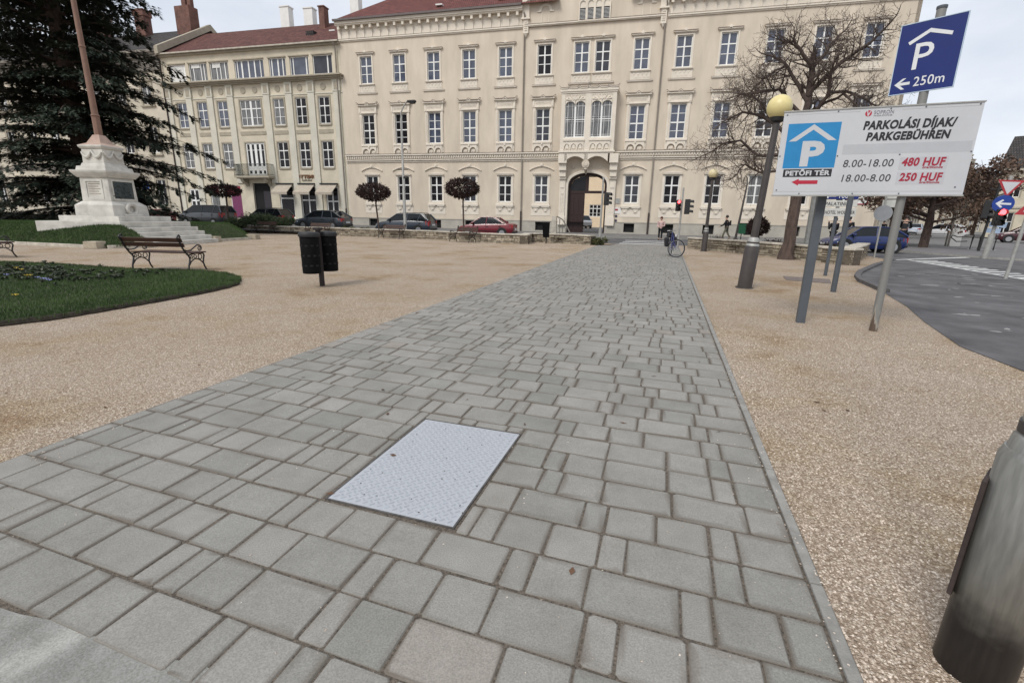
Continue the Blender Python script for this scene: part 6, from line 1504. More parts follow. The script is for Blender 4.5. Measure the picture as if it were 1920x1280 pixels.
g0 = G(1638.5, 484); rs = thing('round_sign', 'grey back of a round traffic sign on a thin post beside the blue car', 'traffic sign', g0, R(-20)); c_ = facing(g0, 1659, 400)
b = MB(); b.tube([(0, 0, -.1), (0, 0, c_.z + .7)], .035, 10); b.build('post', M_steel, rs, smooth=True)
ax = .30
b = MB(); b.tube([(0, -.05, c_.z), (0, -.035, c_.z)], .33, 28); rb_ = b.build('disc', mat('sign_back', (.26, .27, .285), .5, .08), rs)
b = MB(); b.box(-.05, .05, -.035, -.02, c_.z - .2, c_.z + .2); b.build('bracket', M_steel, rb_)
b = MB(); b.box(-.1, .42, .05, .065, c_.z + .25, c_.z + .56); b.box(-.05, .42, .05, .065, c_.z + .60, c_.z + .95); b.build('plate', M_panel, rs)
# street name plate on the palace
q0 = MB(); q0.box(18.95, 20.55, -.05, 0, 3.25, 3.95); sn = q0.build('street_name_plate', M_white, pal); b = MB()
for a, c, d, e in ((18.9, 20.6, 3.2, 3.28), (18.9, 20.6, 3.92, 4.0), (18.9, 18.98, 3.28, 3.92), (20.52, 20.6, 3.28, 3.92)): b.box(a, c, -.06, 0, d, e)
b.build('border', M_red, sn); text('lettering', 'Petőfi tér', .27, M_ink, sn, (19.75, -.052, 3.5), align='CENTER', bold=.002, depth=.001)

g0 = at(1512, 457, 25.6); up = thing('utility_pole', 'thick pale grey pole behind the right stone wall between tree and square post', 'pole', (g0.x, g0.y, .3)); b = MB(); b.tube([(0, 0, -.3), (0, 0, 3.6)], .11, 14); b.build('pole', M_steel, up, smooth=True); b = MB(); b.lathe([(.12, 3.58), (.12, 3.62), (.03, 3.68)], 14); b.build('cap', M_plast, up)
# ---------------------------------------------------------------- traffic lights
def signal_head(parent, loc, rz, lit=None, size=(.26, .22, .80), m=M_plast):
    b = MB(); w_, d, h = size; b.box(-w_/2, w_/2, -d/2, d/2, 0, h); o = b.build('signal_head', m, parent, bevel=.02); o.location = loc; o.rotation_euler = (0, 0, rz)
    for k in range(3):
        z = h * (.17 + .33 * k); b = MB(); n = 14
        for i in range(n):
            a0, a1 = -.35 + (pi + .7) * i / n, -.35 + (pi + .7) * (i + 1) / n; r = w_ * .42
            b.add([(r*math.cos(a0), -d/2, z + r*math.sin(a0)), (r*math.cos(a1), -d/2, z + r*math.sin(a1)), (r*math.cos(a1), -d/2 - .20, z + r*math.sin(a1) - .02), (r*math.cos(a0), -d/2 - .20, z + r*math.sin(a0) - .02)], [(0, 1, 2, 3)])
        b.build('visor', m, o)
        on = (lit == 'red' and k == 2) or (lit == 'green' and k == 0)
        b = MB(); b.tube([(0, -d/2 - .012, z), (0, -d/2, z)], w_*.38, 16); b.build('lens', emit('lamp_red', (1.0, .06, .07), 6) if on and lit == 'red' else (emit('lamp_green', (.1, 1, .7), 4) if on else mat('lens_dark', (.02, .012, .012), .2, .1)), o)
    return o
g0 = at(1271, 458, 29.8); t = thing('traffic_light', 'traffic light pole by the bicycle with a lit red head and a dark sideways head', 'traffic light', (g0.x, g0.y, 0)); zt = at(1281, 352, 29.8).z
b = MB(); b.tube([(0, 0, 0), (0, 0, zt)], .05, 10); b.build('pole', M_steel, t, smooth=True); z1 = at(1275, 392, 29.8).z
signal_head(t, (-.20, -.05, z1 - .12), R(12), 'red', (.24, .2, .62)); signal_head(t, (.30, 0, z1 - .28), R(78), None, (.26, .26, .82))
g0 = at(1124, 455, 30.4); t = thing('traffic_light', 'traffic light pole at the gateway with a dark head seen from the side', 'traffic light', (g0.x, g0.y, 0)); zt = at(1131, 332, 30.4).z
b = MB(); b.tube([(0, 0, 0), (0, 0, .9)], .10, 12); b.tube([(0, 0, .9), (0, 0, zt)], .055, 10); b.build('pole', M_steel, t, smooth=True); signal_head(t, (.26, 0, at(1131, 385, 30.4).z), R(75), None, (.3, .24, .75))
# right-hand corner: signal poles and signs
M_trired = mat('tri_red', (.36, .03, .04), .5, .05)
def tri(parent, c, s, inv, rz, m_in=M_signw):
    k = -1 if inv else 1; P = [(s*math.cos(a), k*s*math.sin(a)) for a in (pi/2, pi/2 + 2*pi/3, pi/2 + 4*pi/3)]; b = MB(); b.prism(P, -.02, 0); o = b.build('triangle', M_trired, parent); o.location = c; o.rotation_euler = (0, 0, rz)
    b = MB(); b.prism([(x*.70, z*.70) for x, z in P], -.024, -.02); b.build('face', m_in, o); return o
g0 = G(1845, 485); t = thing('traffic_sign_pole', 'grey pole with yield triangle, blue left arrow disc and lit red signal', 'traffic sign', g0, 0); t.rotation_euler = (0, R(3.2), 0)
f_ = lambda px, py: facing(g0, px, py) - g0
b = MB(); b.tube([(0, 0, -.1), (0, 0, f_(1880, 330).z)], .07, 12); b.build('pole', M_steel, t, smooth=True)
b = MB(); b.tube([(0, 0, 0), (0, 0, 1.1)], .12, 12); b.build('pole_sleeve', M_steel, t, smooth=True)
a_ = -math.atan2(g0.x, g0.y); ds = (f_(1893, 352) - f_(1868, 352)).length
tri(t, (0, -.1, f_(1882, 349).z), .50, True, a_ * .5)
zc = f_(1878, 382).z; b = MB(); b.tube([(0, -.12, zc), (0, -.10, zc)], .37, 28); dsc = b.build('disc', mat('disc_blue', (.012, .045, .25), .5, .05), t); dsc.rotation_euler = (0, 0, a_ * .5)
b = MB(); b.prism([(-.26, zc), (-.06, zc + .18), (.0, zc + .14), (-.10, zc + .04), (.26, zc + .04), (.26, zc - .04), (-.10, zc - .04), (.0, zc - .14), (-.06, zc - .18)], -.125, -.12); b.build('arrow', M_sw2, dsc)
signal_head(t, (.02, -.06, f_(1878, 423).z), a_ * .3, 'red', (.36, .28, .70))
g0 = G(1834, 471); t = thing('traffic_light', 'black traffic light pole with arm behind the blue arrow sign', 'traffic light', g0); t.rotation_euler = (0, R(3.2), 0); f_ = lambda px, py: facing(g0, px, py) - g0
b = MB(); b.tube([(0, 0, 0), (0, 0, f_(1855, 345).z)], .07, 10); b.tube([(0, 0, f_(1855, 368).z), (.5, 0, f_(1855, 360).z), (.55, 0, f_(1855, 380).z)], .05, 8); b.tube([(-.4, 0, f_(1855, 355).z), (.8, 0, f_(1855, 355).z)], .04, 6); b.build('pole', M_iron, t, smooth=True)
signal_head(t, (-.3, -.1, f_(1855, 410).z), R(60), None, (.42, .3, 1.0))
b = MB(); b.box(.1, .9, -.05, 0, f_(1855, 425).z, f_(1855, 415).z); b.box(.0, .7, -.05, 0, f_(1855, 436).z, f_(1855, 427).z); b.build('direction_plate', mat('plate_blue_white', (.30, .38, .50), .5, .2, 3), t)
g0 = G(1885, 523); t = thing('warning_sign', 'leaning grey pole with two red bordered warning triangles cut by the right edge', 'traffic sign', g0); t.rotation_euler = (0, R(3.0), 0); f_ = lambda px, py: facing(g0, px, py) - g0
b = MB(); b.tube([(0, 0, -.1), (0, 0, f_(1905, 330).z)], .045, 12); b.build('pole', M_steel, t, smooth=True)
o = tri(t, (.22, -.08, f_(1915, 383).z), .58, False, -.35); b = MB()
for cx in (-.12, .12): b.tube([(cx + .09*math.cos(a), -.03, -.12 + .09*math.sin(a)) for a in [2*pi*k/14 for k in range(15)]], .012, 5)
b.tube([(-.12, -.03, -.12), (-.03, -.03, .03), (.1, -.03, .03), (.02, -.03, -.12), (-.03, -.03, .03)], .012, 5); b.tube([(.12, -.03, -.12), (.08, -.03, .08), (.13, -.03, .1)], .012, 5); b.build('bicycle_symbol', M_ink, o)
tri(t, (.24, -.08, f_(1915, 344).z), .5, False, -.35)
g0 = at(283, 405, 34.0); t = thing('blue_sign', 'small blue traffic sign on a thin pole behind the monument', 'traffic sign', (g0.x, g0.y, 0), R(30)); b = MB(); zt = at(279, 342, 34).z; b.tube([(0, 0, 0), (0, 0, zt + .1)], .04, 8); b.build('pole', M_steel, t); zb = at(279, 355, 34).z
b = MB(); b.box(-.28, .28, -.06, -.04, zb, zt + .12); pn = b.build('panel', mat('sign_blue_mid', (.03, .10, .40), .5, .1), t); b = MB(); b.box(-.18, -.12, -.065, -.06, zb + .1, zt); b.tube([(.1, -.062, zb + .2), (.1, -.062, zb + .45)], .05, 6); b.build('pictogram', M_sw2, pn)

# ---------------------------------------------------------------- hooked lamp pole with green bin
t = thing('hooked_pole', 'dark lamp pole with a curled top on the pavement beside the green bin', 'street lamp', (hk.x, hk.y, .1)); zt = at(1400, 350, 40.5).z; dx = at(1400, 350, 40.5).x - hk.x
b = MB(); b.tube([(0, 0, 0), (dx * .55, 0, zt * .5), (dx * .9, 0, zt * .86), (dx * 1.02, 0, zt), (dx * .9, 0, zt + .5), (dx * .5, 0, zt + .7), (dx * .1, 0, zt + .35), (dx * .35, 0, zt), (dx * .6, 0, zt + .2)], [.09, .075, .06, .05, .045, .045, .04, .035, .03], 8); b.build('pole', M_lampp, t, smooth=True)
b = MB(); b.tube([(0, 0, 0), (0, 0, .12)], .16, 10); b.build('foot', M_lampp, t)
gp = at(1388, 452, 40.3); post_bin(1388, 452, 40.3, 'green litter bin on the pavement below the palace windows', mat('bin_green', (.02, .10, .05), .5, .1), .55, .75, .45, .1)
# bicycle stand, kiosk pillar, handrail
g0 = G(1818, 468); t = thing('bicycle_rack', 'dark tubular bicycle rack on the far right pavement', 'bicycle rack', g0, R(-25)); b = MB()
for k in range(4): x = k * .35; b.tube([(x, 0, 0), (x, 0, .75), (x + .05, .25, .9), (x + .05, .55, .75), (x, .6, 0)], .028, 6)
b.tube([(-.7, 0, .75), (1.1, 0, .75)], .03, 6); b.tube([(-.7, 0, .75), (-.95, .1, .85), (-1.0, .3, .7), (-.7, .35, .45), (-.2, .3, .5)], .03, 6); b.build('tubes', M_iron, t, smooth=True)
b = MB(); b.box(-.1, 1.2, -.05, .65, 0, .02); b.build('base_plate', M_steel, t)
g0 = G(1789, 462); t = thing('utility_pillar', 'pale grey utility cabinet beside thin posts on the far right pavement', 'cabinet', g0, R(-25)); b = MB(); b.box(-.28, .28, -.2, .2, 0, 1.3); b.build('body', M_white, t, bevel=.02); b = MB(); b.box(-.33, .33, -.25, .25, 1.3, 1.36); b.build('lid', M_steel, t)
for px, py in ((1772, 461), (1777, 462)): g0 = G(px, py); o = MB(); o.tube([(0, 0, 0), (0, 0, 2.9 if px > 1775 else 1.1)], .06, 8); o = o.build('bollard_post', M_oldg, smooth=True); o.location = g0; tag(o, 'tall thin post beside the pale grey cabinet' if px > 1775 else 'short post left of the pale grey cabinet', 'post')
g0 = at(1046, 443, 38.8); t = thing('handrail', 'weathered stone and iron stair rail left of the gateway', 'railing', (g0.x, g0.y, .1), R(4)); b = MB(); b.cbox((-.35, 0, 0), (.45, .45, 1.5), 0, .7); b.build('pillar', M_cope, t)
b = MB()
for k in range(3): b.tube([(-.15 + k*.03, -.05*k, 1.5), (.35, -.05*k, 1.25), (.8, -.05*k, .55), (1.1, -.05*k, 0)], .05, 6)
for k in range(4): b.tube([(.1 + k*.25, 0, 0), (.1 + k*.25, 0, 1.3 - k*.36)], .03, 5)
b.build('rail', M_oldg, t, smooth=True)

# ---------------------------------------------------------------- cars
def car_paint(name, col): return mat(name, col, .32, .06, 2, spec=.6, coat=.35)
def make_car(label, loc, rz, paint, L=4.4, W=1.74, H=1.46, kind='hatch', group=None, rails=False, name='parked_car', plate=True):
    t = thing(name, label, 'car', loc, rz, group); hw = W / 2; h2 = L / 2; zb = H * .625
    # belt line and deck heights along x (front is +x)
    hood = .36 * L * .72; xw = h2 - (.235 if kind != 'van' else .17) * L         # windscreen foot
    xr = {'hatch': -h2 + .10, 'sedan': -h2 + .17 * L, 'wagon': -h2 + .08, 'van': -h2 + .06}[kind]   # rear glass foot
    rt = {'hatch': -h2 + .20 * L, 'sedan': -h2 + .32 * L, 'wagon': -h2 + .11 * L, 'van': -h2 + .075 * L}[kind]   # roof rear end
    rf = xw - (.17 if kind != 'van' else .19) * L * 1.0                          # roof front end
    xs = [-h2, -h2 + .06, -h2 + .18, -h2 + .6, -h2 + 1.2, 0, xw - .3, xw, h2 - .55, h2 - .2, h2 - .06, h2]
    def wid(x):
        e = abs(x) / h2; return hw * (1 - .045 * e ** 3 - (.16 * max(0, (e - .9) / .1) ** 2))
    def top(x):
        if x > xw: f = (x - xw) / (h2 - xw); return zb - .02 - (.20 * f ** 1.7) - (.22 * max(0, (f - .85) / .15) ** 2)
        if x < xr: return zb + (.06 if kind != 'sedan' else .08) - .22 * max(0, (-x - h2 + .12) / .12) ** 2
        return zb + (.05 if x < 0 else .05 * (1 - x / xw)) + (.03 if kind == 'sedan' and x < rt else 0)
    def low(x): e = abs(x) / h2; return .20 + .10 * max(0, (e - .86) / .14)
    b = MB(); secs = []
    for x in xs:
        w_, zt, zl = wid(x), top(x), low(x); m = .52 * zt + .48 * zl
        secs.append([(x, 0, zl), (x, w_*.88, zl), (x, w_*.985, zl + .12), (x, w_, m), (x, w_*.985, zt - .10), (x, w_*.93, zt - .02), (x, w_*.6, zt + .012), (x, 0, zt + .02)])
    n = len(secs[0]); full = [s_ + [(x, -y, z) for x, y, z in reversed(s_[1:-1])] for s_ in secs]; m_ = len(full[0])
    for s_ in full: b.v += s_
    for i in range(len(xs) - 1):
        for k in range(m_): b.f.append([i*m_ + k, i*m_ + (k+1) % m_, (i+1)*m_ + (k+1) % m_, (i+1)*m_ + k]); b.mi.append(0)
    b.f.append(list(range(m_))); b.mi.append(0); e = (len(xs)-1)*m_; b.f.append([e + k for k in reversed(range(m_))]); b.mi.append(0)
    body = b.build('body', paint, t, smooth=True)
    # greenhouse
    gz = H; tw_ = hw * .74; bw_ = hw * .935
    prof = [(xr, top(xr) - .02, bw_), (rt, gz - .05, tw_), (rt + .25, gz - .015, tw_), ((rt + rf) / 2, gz, tw_), (rf - .15, gz - .02, tw_), (rf, gz - .05, tw_), (xw, top(xw) - .02, bw_)]
    base = [(x, zb - .03, bw_) for x, z, w_ in prof]; g_ = MB(); o = 0
    L_ = [(x, -w_, z) for x, z, w_ in prof]; Rr = [(x, w_, z) for x, z, w_ in prof]; bl = [(xr, -bw_, zb - .03), (xw, -bw_, zb - .03)]; br_ = [(xr, bw_, zb - .03), (xw, bw_, zb - .03)]
    g_.add(L_ + [bl[1], bl[0]], [tuple(range(len(L_) + 2))]); g_.add(Rr + [br_[1], br_[0]], [tuple(reversed(range(len(Rr) + 2)))])
    k = len(L_)
    g_.add(L_ + Rr, [(i, i + 1, k + i + 1, k + i) for i in range(k - 1)]); gl = g_.build('window_glass', M_carglass, t)
    r_ = MB(); ins = .0
    rp_ = prof[1:6]; Lt = [(x, -w_*1.012, z + .012) for x, z, w_ in rp_]; Rt = [(x, w_*1.012, z + .012) for x, z, w_ in rp_]; md = [(x, 0, z + .035) for x, z, w_ in rp_]; q = len(rp_)
    r_.add(Lt + md + Rt, [(i, i+1, q+i+1, q+i) for i in range(q-1)] + [(q+i, q+i+1, 2*q+i+1, 2*q+i) for i in range(q-1)])
    def bar(a, c, r=.035): r_.tube([a, c], r, 6)
    for s in (-1, 1):
        bar((xw + .02, s*bw_, top(xw)), (rf, s*tw_, gz - .045), .035); bar((xr - .02, s*bw_, top(xr)), (rt, s*tw_, gz - .045), .05)
        for x in (rf - .02, (rt + rf) / 2, rt): pass
        for i in range(1, 5): bar((prof[i][0], s*tw_*1.0, prof[i][1]), (prof[i+1][0], s*tw_, prof[i+1][1]), .028)
        xm = (xw + xr) / 2 + .05; zl = zb - .02; bar((xm, s*(bw_ + .004), zl), (xm - .05, s*(tw_ + .004), gz - .03), .03)
        xm2 = xr + (.55 if kind in ('wagon', 'van') else .42); 
        if kind in ('wagon', 'van', 'hatch'): bar((xm2 + .35, s*(bw_ + .004), zl), (max(rt + .12, xm2 + .1), s*(tw_ + .004), gz - .04), .035)
    rof = r_.build('roof', paint, t, smooth=True, fix=True)
    if rails:
        b = MB()
        for s in (-1, 1): b.tube([(rt + .1, s*tw_*.93, gz + .0), (rt + .2, s*tw_*.93, gz + .06), (rf - .3, s*tw_*.93, gz + .06), (rf - .2, s*tw_*.93, gz)], .02, 6)
        b.build('roof_rail', M_plast, rof)
    # wheels and arches
    for x in (h2 - .20 * L, -h2 + .19 * L):
        for s in (-1, 1):
            ar = MB(); ar.tube([(x, s*(hw - .12), .33), (x, s*(hw + .004), .33)], .375, 20); ar.build('wheel_arch', M_plast, t)
            b = MB(); b.tube([(x, s*(hw - .20), .31), (x, s*(hw + .015), .31)], .315, 22); w_ = b.build('wheel', M_tyre, t)
            b = MB(); b.tube([(x, s*(hw + .012), .31), (x, s*(hw + .022), .31)], .205, 18); b.tube([(x, s*(hw + .015), .31), (x, s*(hw + .035), .31)], .06, 10)
            b.build('rim', M_rim, w_)
    # lights, bumpers, plates, mirrors, handles
    for s in (-1, 1):
        zt = top(h2 - .12); b = MB(); b.add([(h2 - .015, s*hw*.52, zt - .12), (h2 - .015, s*hw*.52, zt - .24), (h2 - .10, s*hw*.90, zt - .24), (h2 - .10, s*hw*.90, zt - .08), (h2 - .42, s*wid(h2 - .42)*1.006, zt - .10), (h2 - .40, s*wid(h2 - .4)*1.006, zt - .20)], [(0,1,2,3), (3,2,5,4)]); b.build('headlight', M_hl, t, fix=False)
        zt = top(-h2 + .1); z0, z1 = (zt - .34, zt - .06) if kind in ('sedan', 'hatch') else (zt - .40, zt + .02)
        b = MB(); b.add([(-h2 - .006, s*hw*.55, z0 + .08), (-h2 - .006, s*hw*.55, z1 - .04), (-h2 + .02, s*hw*.875, z1), (-h2 + .02, s*hw*.875, z0), (-h2 + .30, s*(wid(-h2 + .3) + .004), z1 - .04), (-h2 + .26, s*(wid(-h2 + .26) + .004), z0 + .08)], [(0,1,2,3), (3,2,4,5)]); b.build('taillight', M_tl, t, fix=False)
        b = MB(); b.cbox((xw - .22, s*(hw + .06), zb + .02), (.12, .2, .14)); b.build('mirror', paint, t, bevel=.03)
    b = MB(); b.box(-h2 - .03, -h2 + .10, -hw*.86, hw*.86, .30, .42); b.build('bumper', M_plast, t, bevel=.03); b = MB(); b.box(h2 - .10, h2 + .03, -hw*.86, hw*.86, .28, .42); b.build('bumper', M_plast, t, bevel=.03)
    if plate: b = MB(); b.box(-h2 - .045, -h2 - .01, -.26, .26, .52 if kind != 'wagon' else .62, .63 if kind != 'wagon' else .73); b.box(h2 + .01, h2 + .045, -.26, .26, .36, .46); b.build('number_plate', M_plate, t)
    for s in (-1, 1):
        for x in ((xw + xr) / 2 - .05, (xw + xr) / 2 - 1.0): b = MB(); b.box(x - .09, x + .09, s*(hw + .002) - .012, s*(hw + .002) + .012, zb - .16, zb - .13); b.build('door_handle', M_plast, t)
        b = MB(); b.box(-h2 + .9, h2 - 1.0, s*(hw + .0) - .012, s*(hw + .0) + .012, .42, .46); b.build('door_trim', M_plast, t)
        for x in ((xw + xr) / 2 + .05, xw - .22, (xw + xr) / 2 - 1.02): b = MB(); b.box(x - .006, x + .006, s*(hw - .012) - .008, s*(hw - .012) + .012, .34, zb - .04); b.build('door_seam', M_plast, t)
    return t
def u_at(px, py, d):
    r_ = ray(px, py); nn = Vector((-math.sin(PHI), math.cos(PHI), 0)); Pd = FAC0 - nn * d; tt = nn.dot(Pd - Vector((0, 0, EYE))) / nn.dot(r_); p = Vector((0, 0, EYE)) + r_ * tt
    return (p - FAC0).dot(E_)
GRP = 'cars parked along the palace street'
def park(px_tail, label, paint, L, W, H, kind, dz=0.0, d=13.4, rails=False):
    u = u_at(px_tail, 428, d); c = FW(u - L / 2, d - W / 2, 0); c.z = .01 + rise(u - L / 2) + dz
    return make_car(label, c, PHI + pi, paint, L, W, H, kind, GRP, rails)
park(961, 'dark red four door sedan parked behind the stone wall in front of the palace', car_paint('paint_red', (.17, .012, .021)), 4.25, 1.70, 1.43, 'sedan')
park(804, 'dark blue grey estate car parked behind the tall street lamp', car_paint('paint_slate', (.030, .040, .058)), 4.55, 1.76, 1.50, 'wagon', rails=True)
park(641, 'dark grey five door hatchback parked just right of the twin litter bins', car_paint('paint_grey', (.034, .042, .052)), 4.4, 1.76, 1.47, 'hatch', .06)
park(530, 'small grey estate car with roof rails parked behind the shrubs', car_paint('paint_taupe', (.050, .049, .045)), 4.0, 1.68, 1.52, 'wagon', .03, rails=True)
park(418, 'grey minivan parked behind the monument stairs', car_paint('paint_vangrey', (.040, .045, .053)), 4.75, 1.82, 1.72, 'van', -.02)
c = at(288, 412, 36.5); make_car('dark red car half hidden behind the monument pedestal', (c.x, c.y, .2), PHI + pi, car_paint('paint_red', (.17, .012, .021)), 4.2, 1.7, 1.45, 'hatch', GRP)
c = G(1625, 475); bc_ = make_car('bright dark blue compact car beyond the right stone wall by the sign posts', (c.x, c.y + 1.0, .01), pi + R(5), car_paint('paint_blue', (.006, .020, .105)), 3.6, 1.62, 1.30, 'hatch', 'cars at the right corner')
c = G(1764, 446); make_car('white hatchback driving on the far right street', (c.x, c.y, .02), pi + R(-35), car_paint('paint_white', (.62, .62, .63)), 4.3, 1.75, 1.5, 'hatch', 'cars on the far street')
c = G(1713, 441); make_car('pale blue white car seen from behind left of the street tree trunk', (c.x, c.y, .02), R(62), car_paint('paint_pale', (.45, .50, .58)), 4.3, 1.75, 1.48, 'sedan', 'cars on the far street')
c = G(1698, 440); make_car('dark navy car parked behind the pale one on the far street', (c.x - 1.2, c.y + 4, .02), R(62), car_paint('paint_navy', (.015, .018, .04)), 4.3, 1.75, 1.5, 'hatch', 'cars on the far street')
c = G(1924, 456); make_car('dark maroon car cut by the right edge of the photo', (c.x, c.y, .02), pi + R(-20), car_paint('paint_maroon', (.06, .010, .016)), 4.3, 1.75, 1.5, 'hatch', 'cars on the far street')
# white van in the courtyard
c = FW(-7.6 * S, -29.0 * S); make_car('small white van standing in the courtyard behind the gateway', (c.x, c.y, .03), PHI - pi / 2 + R(20), car_paint('paint_white', (.62, .62, .63)), 4.4, 1.8, 1.85, 'van', 'vehicle in the court')

# ---------------------------------------------------------------- bicycles
def make_bicycle(label, loc, rz, paint, steer=0.0, bags=True, lean=0.0, group=None):
    t = thing('bicycle', label, 'bicycle', loc, rz, group); t.rotation_euler = (R(lean), 0, rz); r = .345; wb = 1.06
    def wheel(parent, cx):
        b = MB(); b.tube([(cx + r*math.cos(a), 0, r + .005 + r*math.sin(a)) for a in [2*pi*k/32 for k in range(33)]], .021, 6, cap=False); w_ = b.build('wheel', M_tyre, parent, smooth=True)
        b = MB(); b.tube([(cx + (r-.03)*math.cos(a), 0, r + .005 + (r-.03)*math.sin(a)) for a in [2*pi*k/32 for k in range(33)]], .013, 5, cap=False); b.build('rim', M_rim, w_, smooth=True)
        b = MB()
        for k in range(18): a = 2*pi*k/18; b.tube([(cx, .02 * (-1)**k, r), (cx + (r-.03)*math.cos(a), 0, r + .005 + (r-.03)*math.sin(a))], .0022, 3, cap=False)
        b.tube([(cx, -.045, r), (cx, .045, r)], .022, 8); b.build('spokes', M_rim, w_)
    wheel(t, 0)
    bb = (.44, 0, .29); st = (.30, 0, .80); hd = (.86, 0, .84); hb = (.90, 0, .68)
    b = MB()
    for a, c, q in ((bb, st, .018), (bb, hb, .021), (st, hd, .017), (hd, hb, .02), ((0, .06, r), (.42, .04, .29), .011), ((0, -.06, r), (.42, -.04, .29), .011), ((0, .06, r), (.31, .03, .74), .01), ((0, -.06, r), (.31, -.03, .74), .01), (st, (.27, 0, .93), .015)): b.tube([a, c], q, 8)
    fr = b.build('frame', paint, t, smooth=True)
    b = MB(); b.tube([(bb[0], -.06, bb[2]), (bb[0], .06, bb[2])], .03, 10); b.tube([(bb[0], .055, bb[2]), (bb[0], .06, bb[2])], .09, 16); b.tube([(bb[0], -.07, bb[2]), (bb[0] - .12, -.075, bb[2] - .12)], .012, 6); b.tube([(bb[0], .07, bb[2]), (bb[0] + .12, .075, bb[2] + .12)], .012, 6); b.cbox((bb[0] - .12, -.12, bb[2] - .135), (.09, .09, .02)); b.cbox((bb[0] + .12, .12, bb[2] + .11), (.09, .09, .02)); b.build('crank', M_rim, t)
    b = MB(); b.prism([(.11, .93), (.16, .985), (.30, .975), (.40, .955), (.40, .93), (.28, .93)], -.075, .075); b.build('saddle', M_plast, t, bevel=.02)
    fk = bpy.data.objects.new('front_fork', None)
    b = MB(); 
    for s in (-1, 1): b.tube([(0, s*.05, .68 - 0), (.04, s*.055, .5), (.10, s*.055, r)], .012, 6)
    b.tube([(0, -.05, .69), (0, .05, .69)], .018, 6); b.tube([(0, 0, .68), (-.06, 0, 1.0)], .016, 8)
    f = b.build('fork', paint, t, smooth=True); f.location = (hb[0], 0, 0); f.rotation_euler = (0, 0, steer)
    wheel(f, .12)
    b = MB(); b.tube([(-.06, 0, 1.0), (.01, 0, 1.04), (.03, .12, 1.06), (-.03, .27, 1.07), (-.14, .30, 1.06)], .012, 6); b.tube([(.01, 0, 1.04), (.03, -.12, 1.06), (-.03, -.27, 1.07), (-.14, -.30, 1.06)], .012, 6); b.build('handlebar', M_rim, f, smooth=True)
    b = MB(); b.cbox((.10, 0, .84), (.05, .08, .06)); b.build('lamp', M_hl, f)
    b = MB(); b.tube([(-.34, .0, r + .02), (-.26, 0, r + .27), (0, 0, r + .385), (.24, 0, r + .28)], .022, 6); b.build('mudguard', M_plast, t, smooth=True)
    b = MB(); b.box(-.28, .24, -.07, .07, .755, .77); b.tube([(0, .06, r), (-.2, .07, .76)], .007, 5); b.tube([(0, -.06, r), (-.2, -.07, .76)], .007, 5); b.build('carrier', M_iron, t)
    if bags:
        b = MB()
        for s in (-1, 1): b.cbox((-.05, s*.16, .38), (.36, .15, .38), 0, 1.12)
        b.cbox((-.02, 0, .77), (.4, .34, .18), 0, .8); b.build('pannier', mat('pannier_black', (.013, .012, .016), .7, .3), t, bevel=.05)
    return t
gb = G(1275, 484); hd_ = R(-83)
make_bicycle('blue bicycle with black panniers and turned front wheel parked on the path edge', (gb.x - 1.02*math.cos(hd_) - .25, gb.y - 1.02*math.sin(hd_), .02), hd_, car_paint('paint_bike', (.03, .04, .16)), R(58), True, 4)

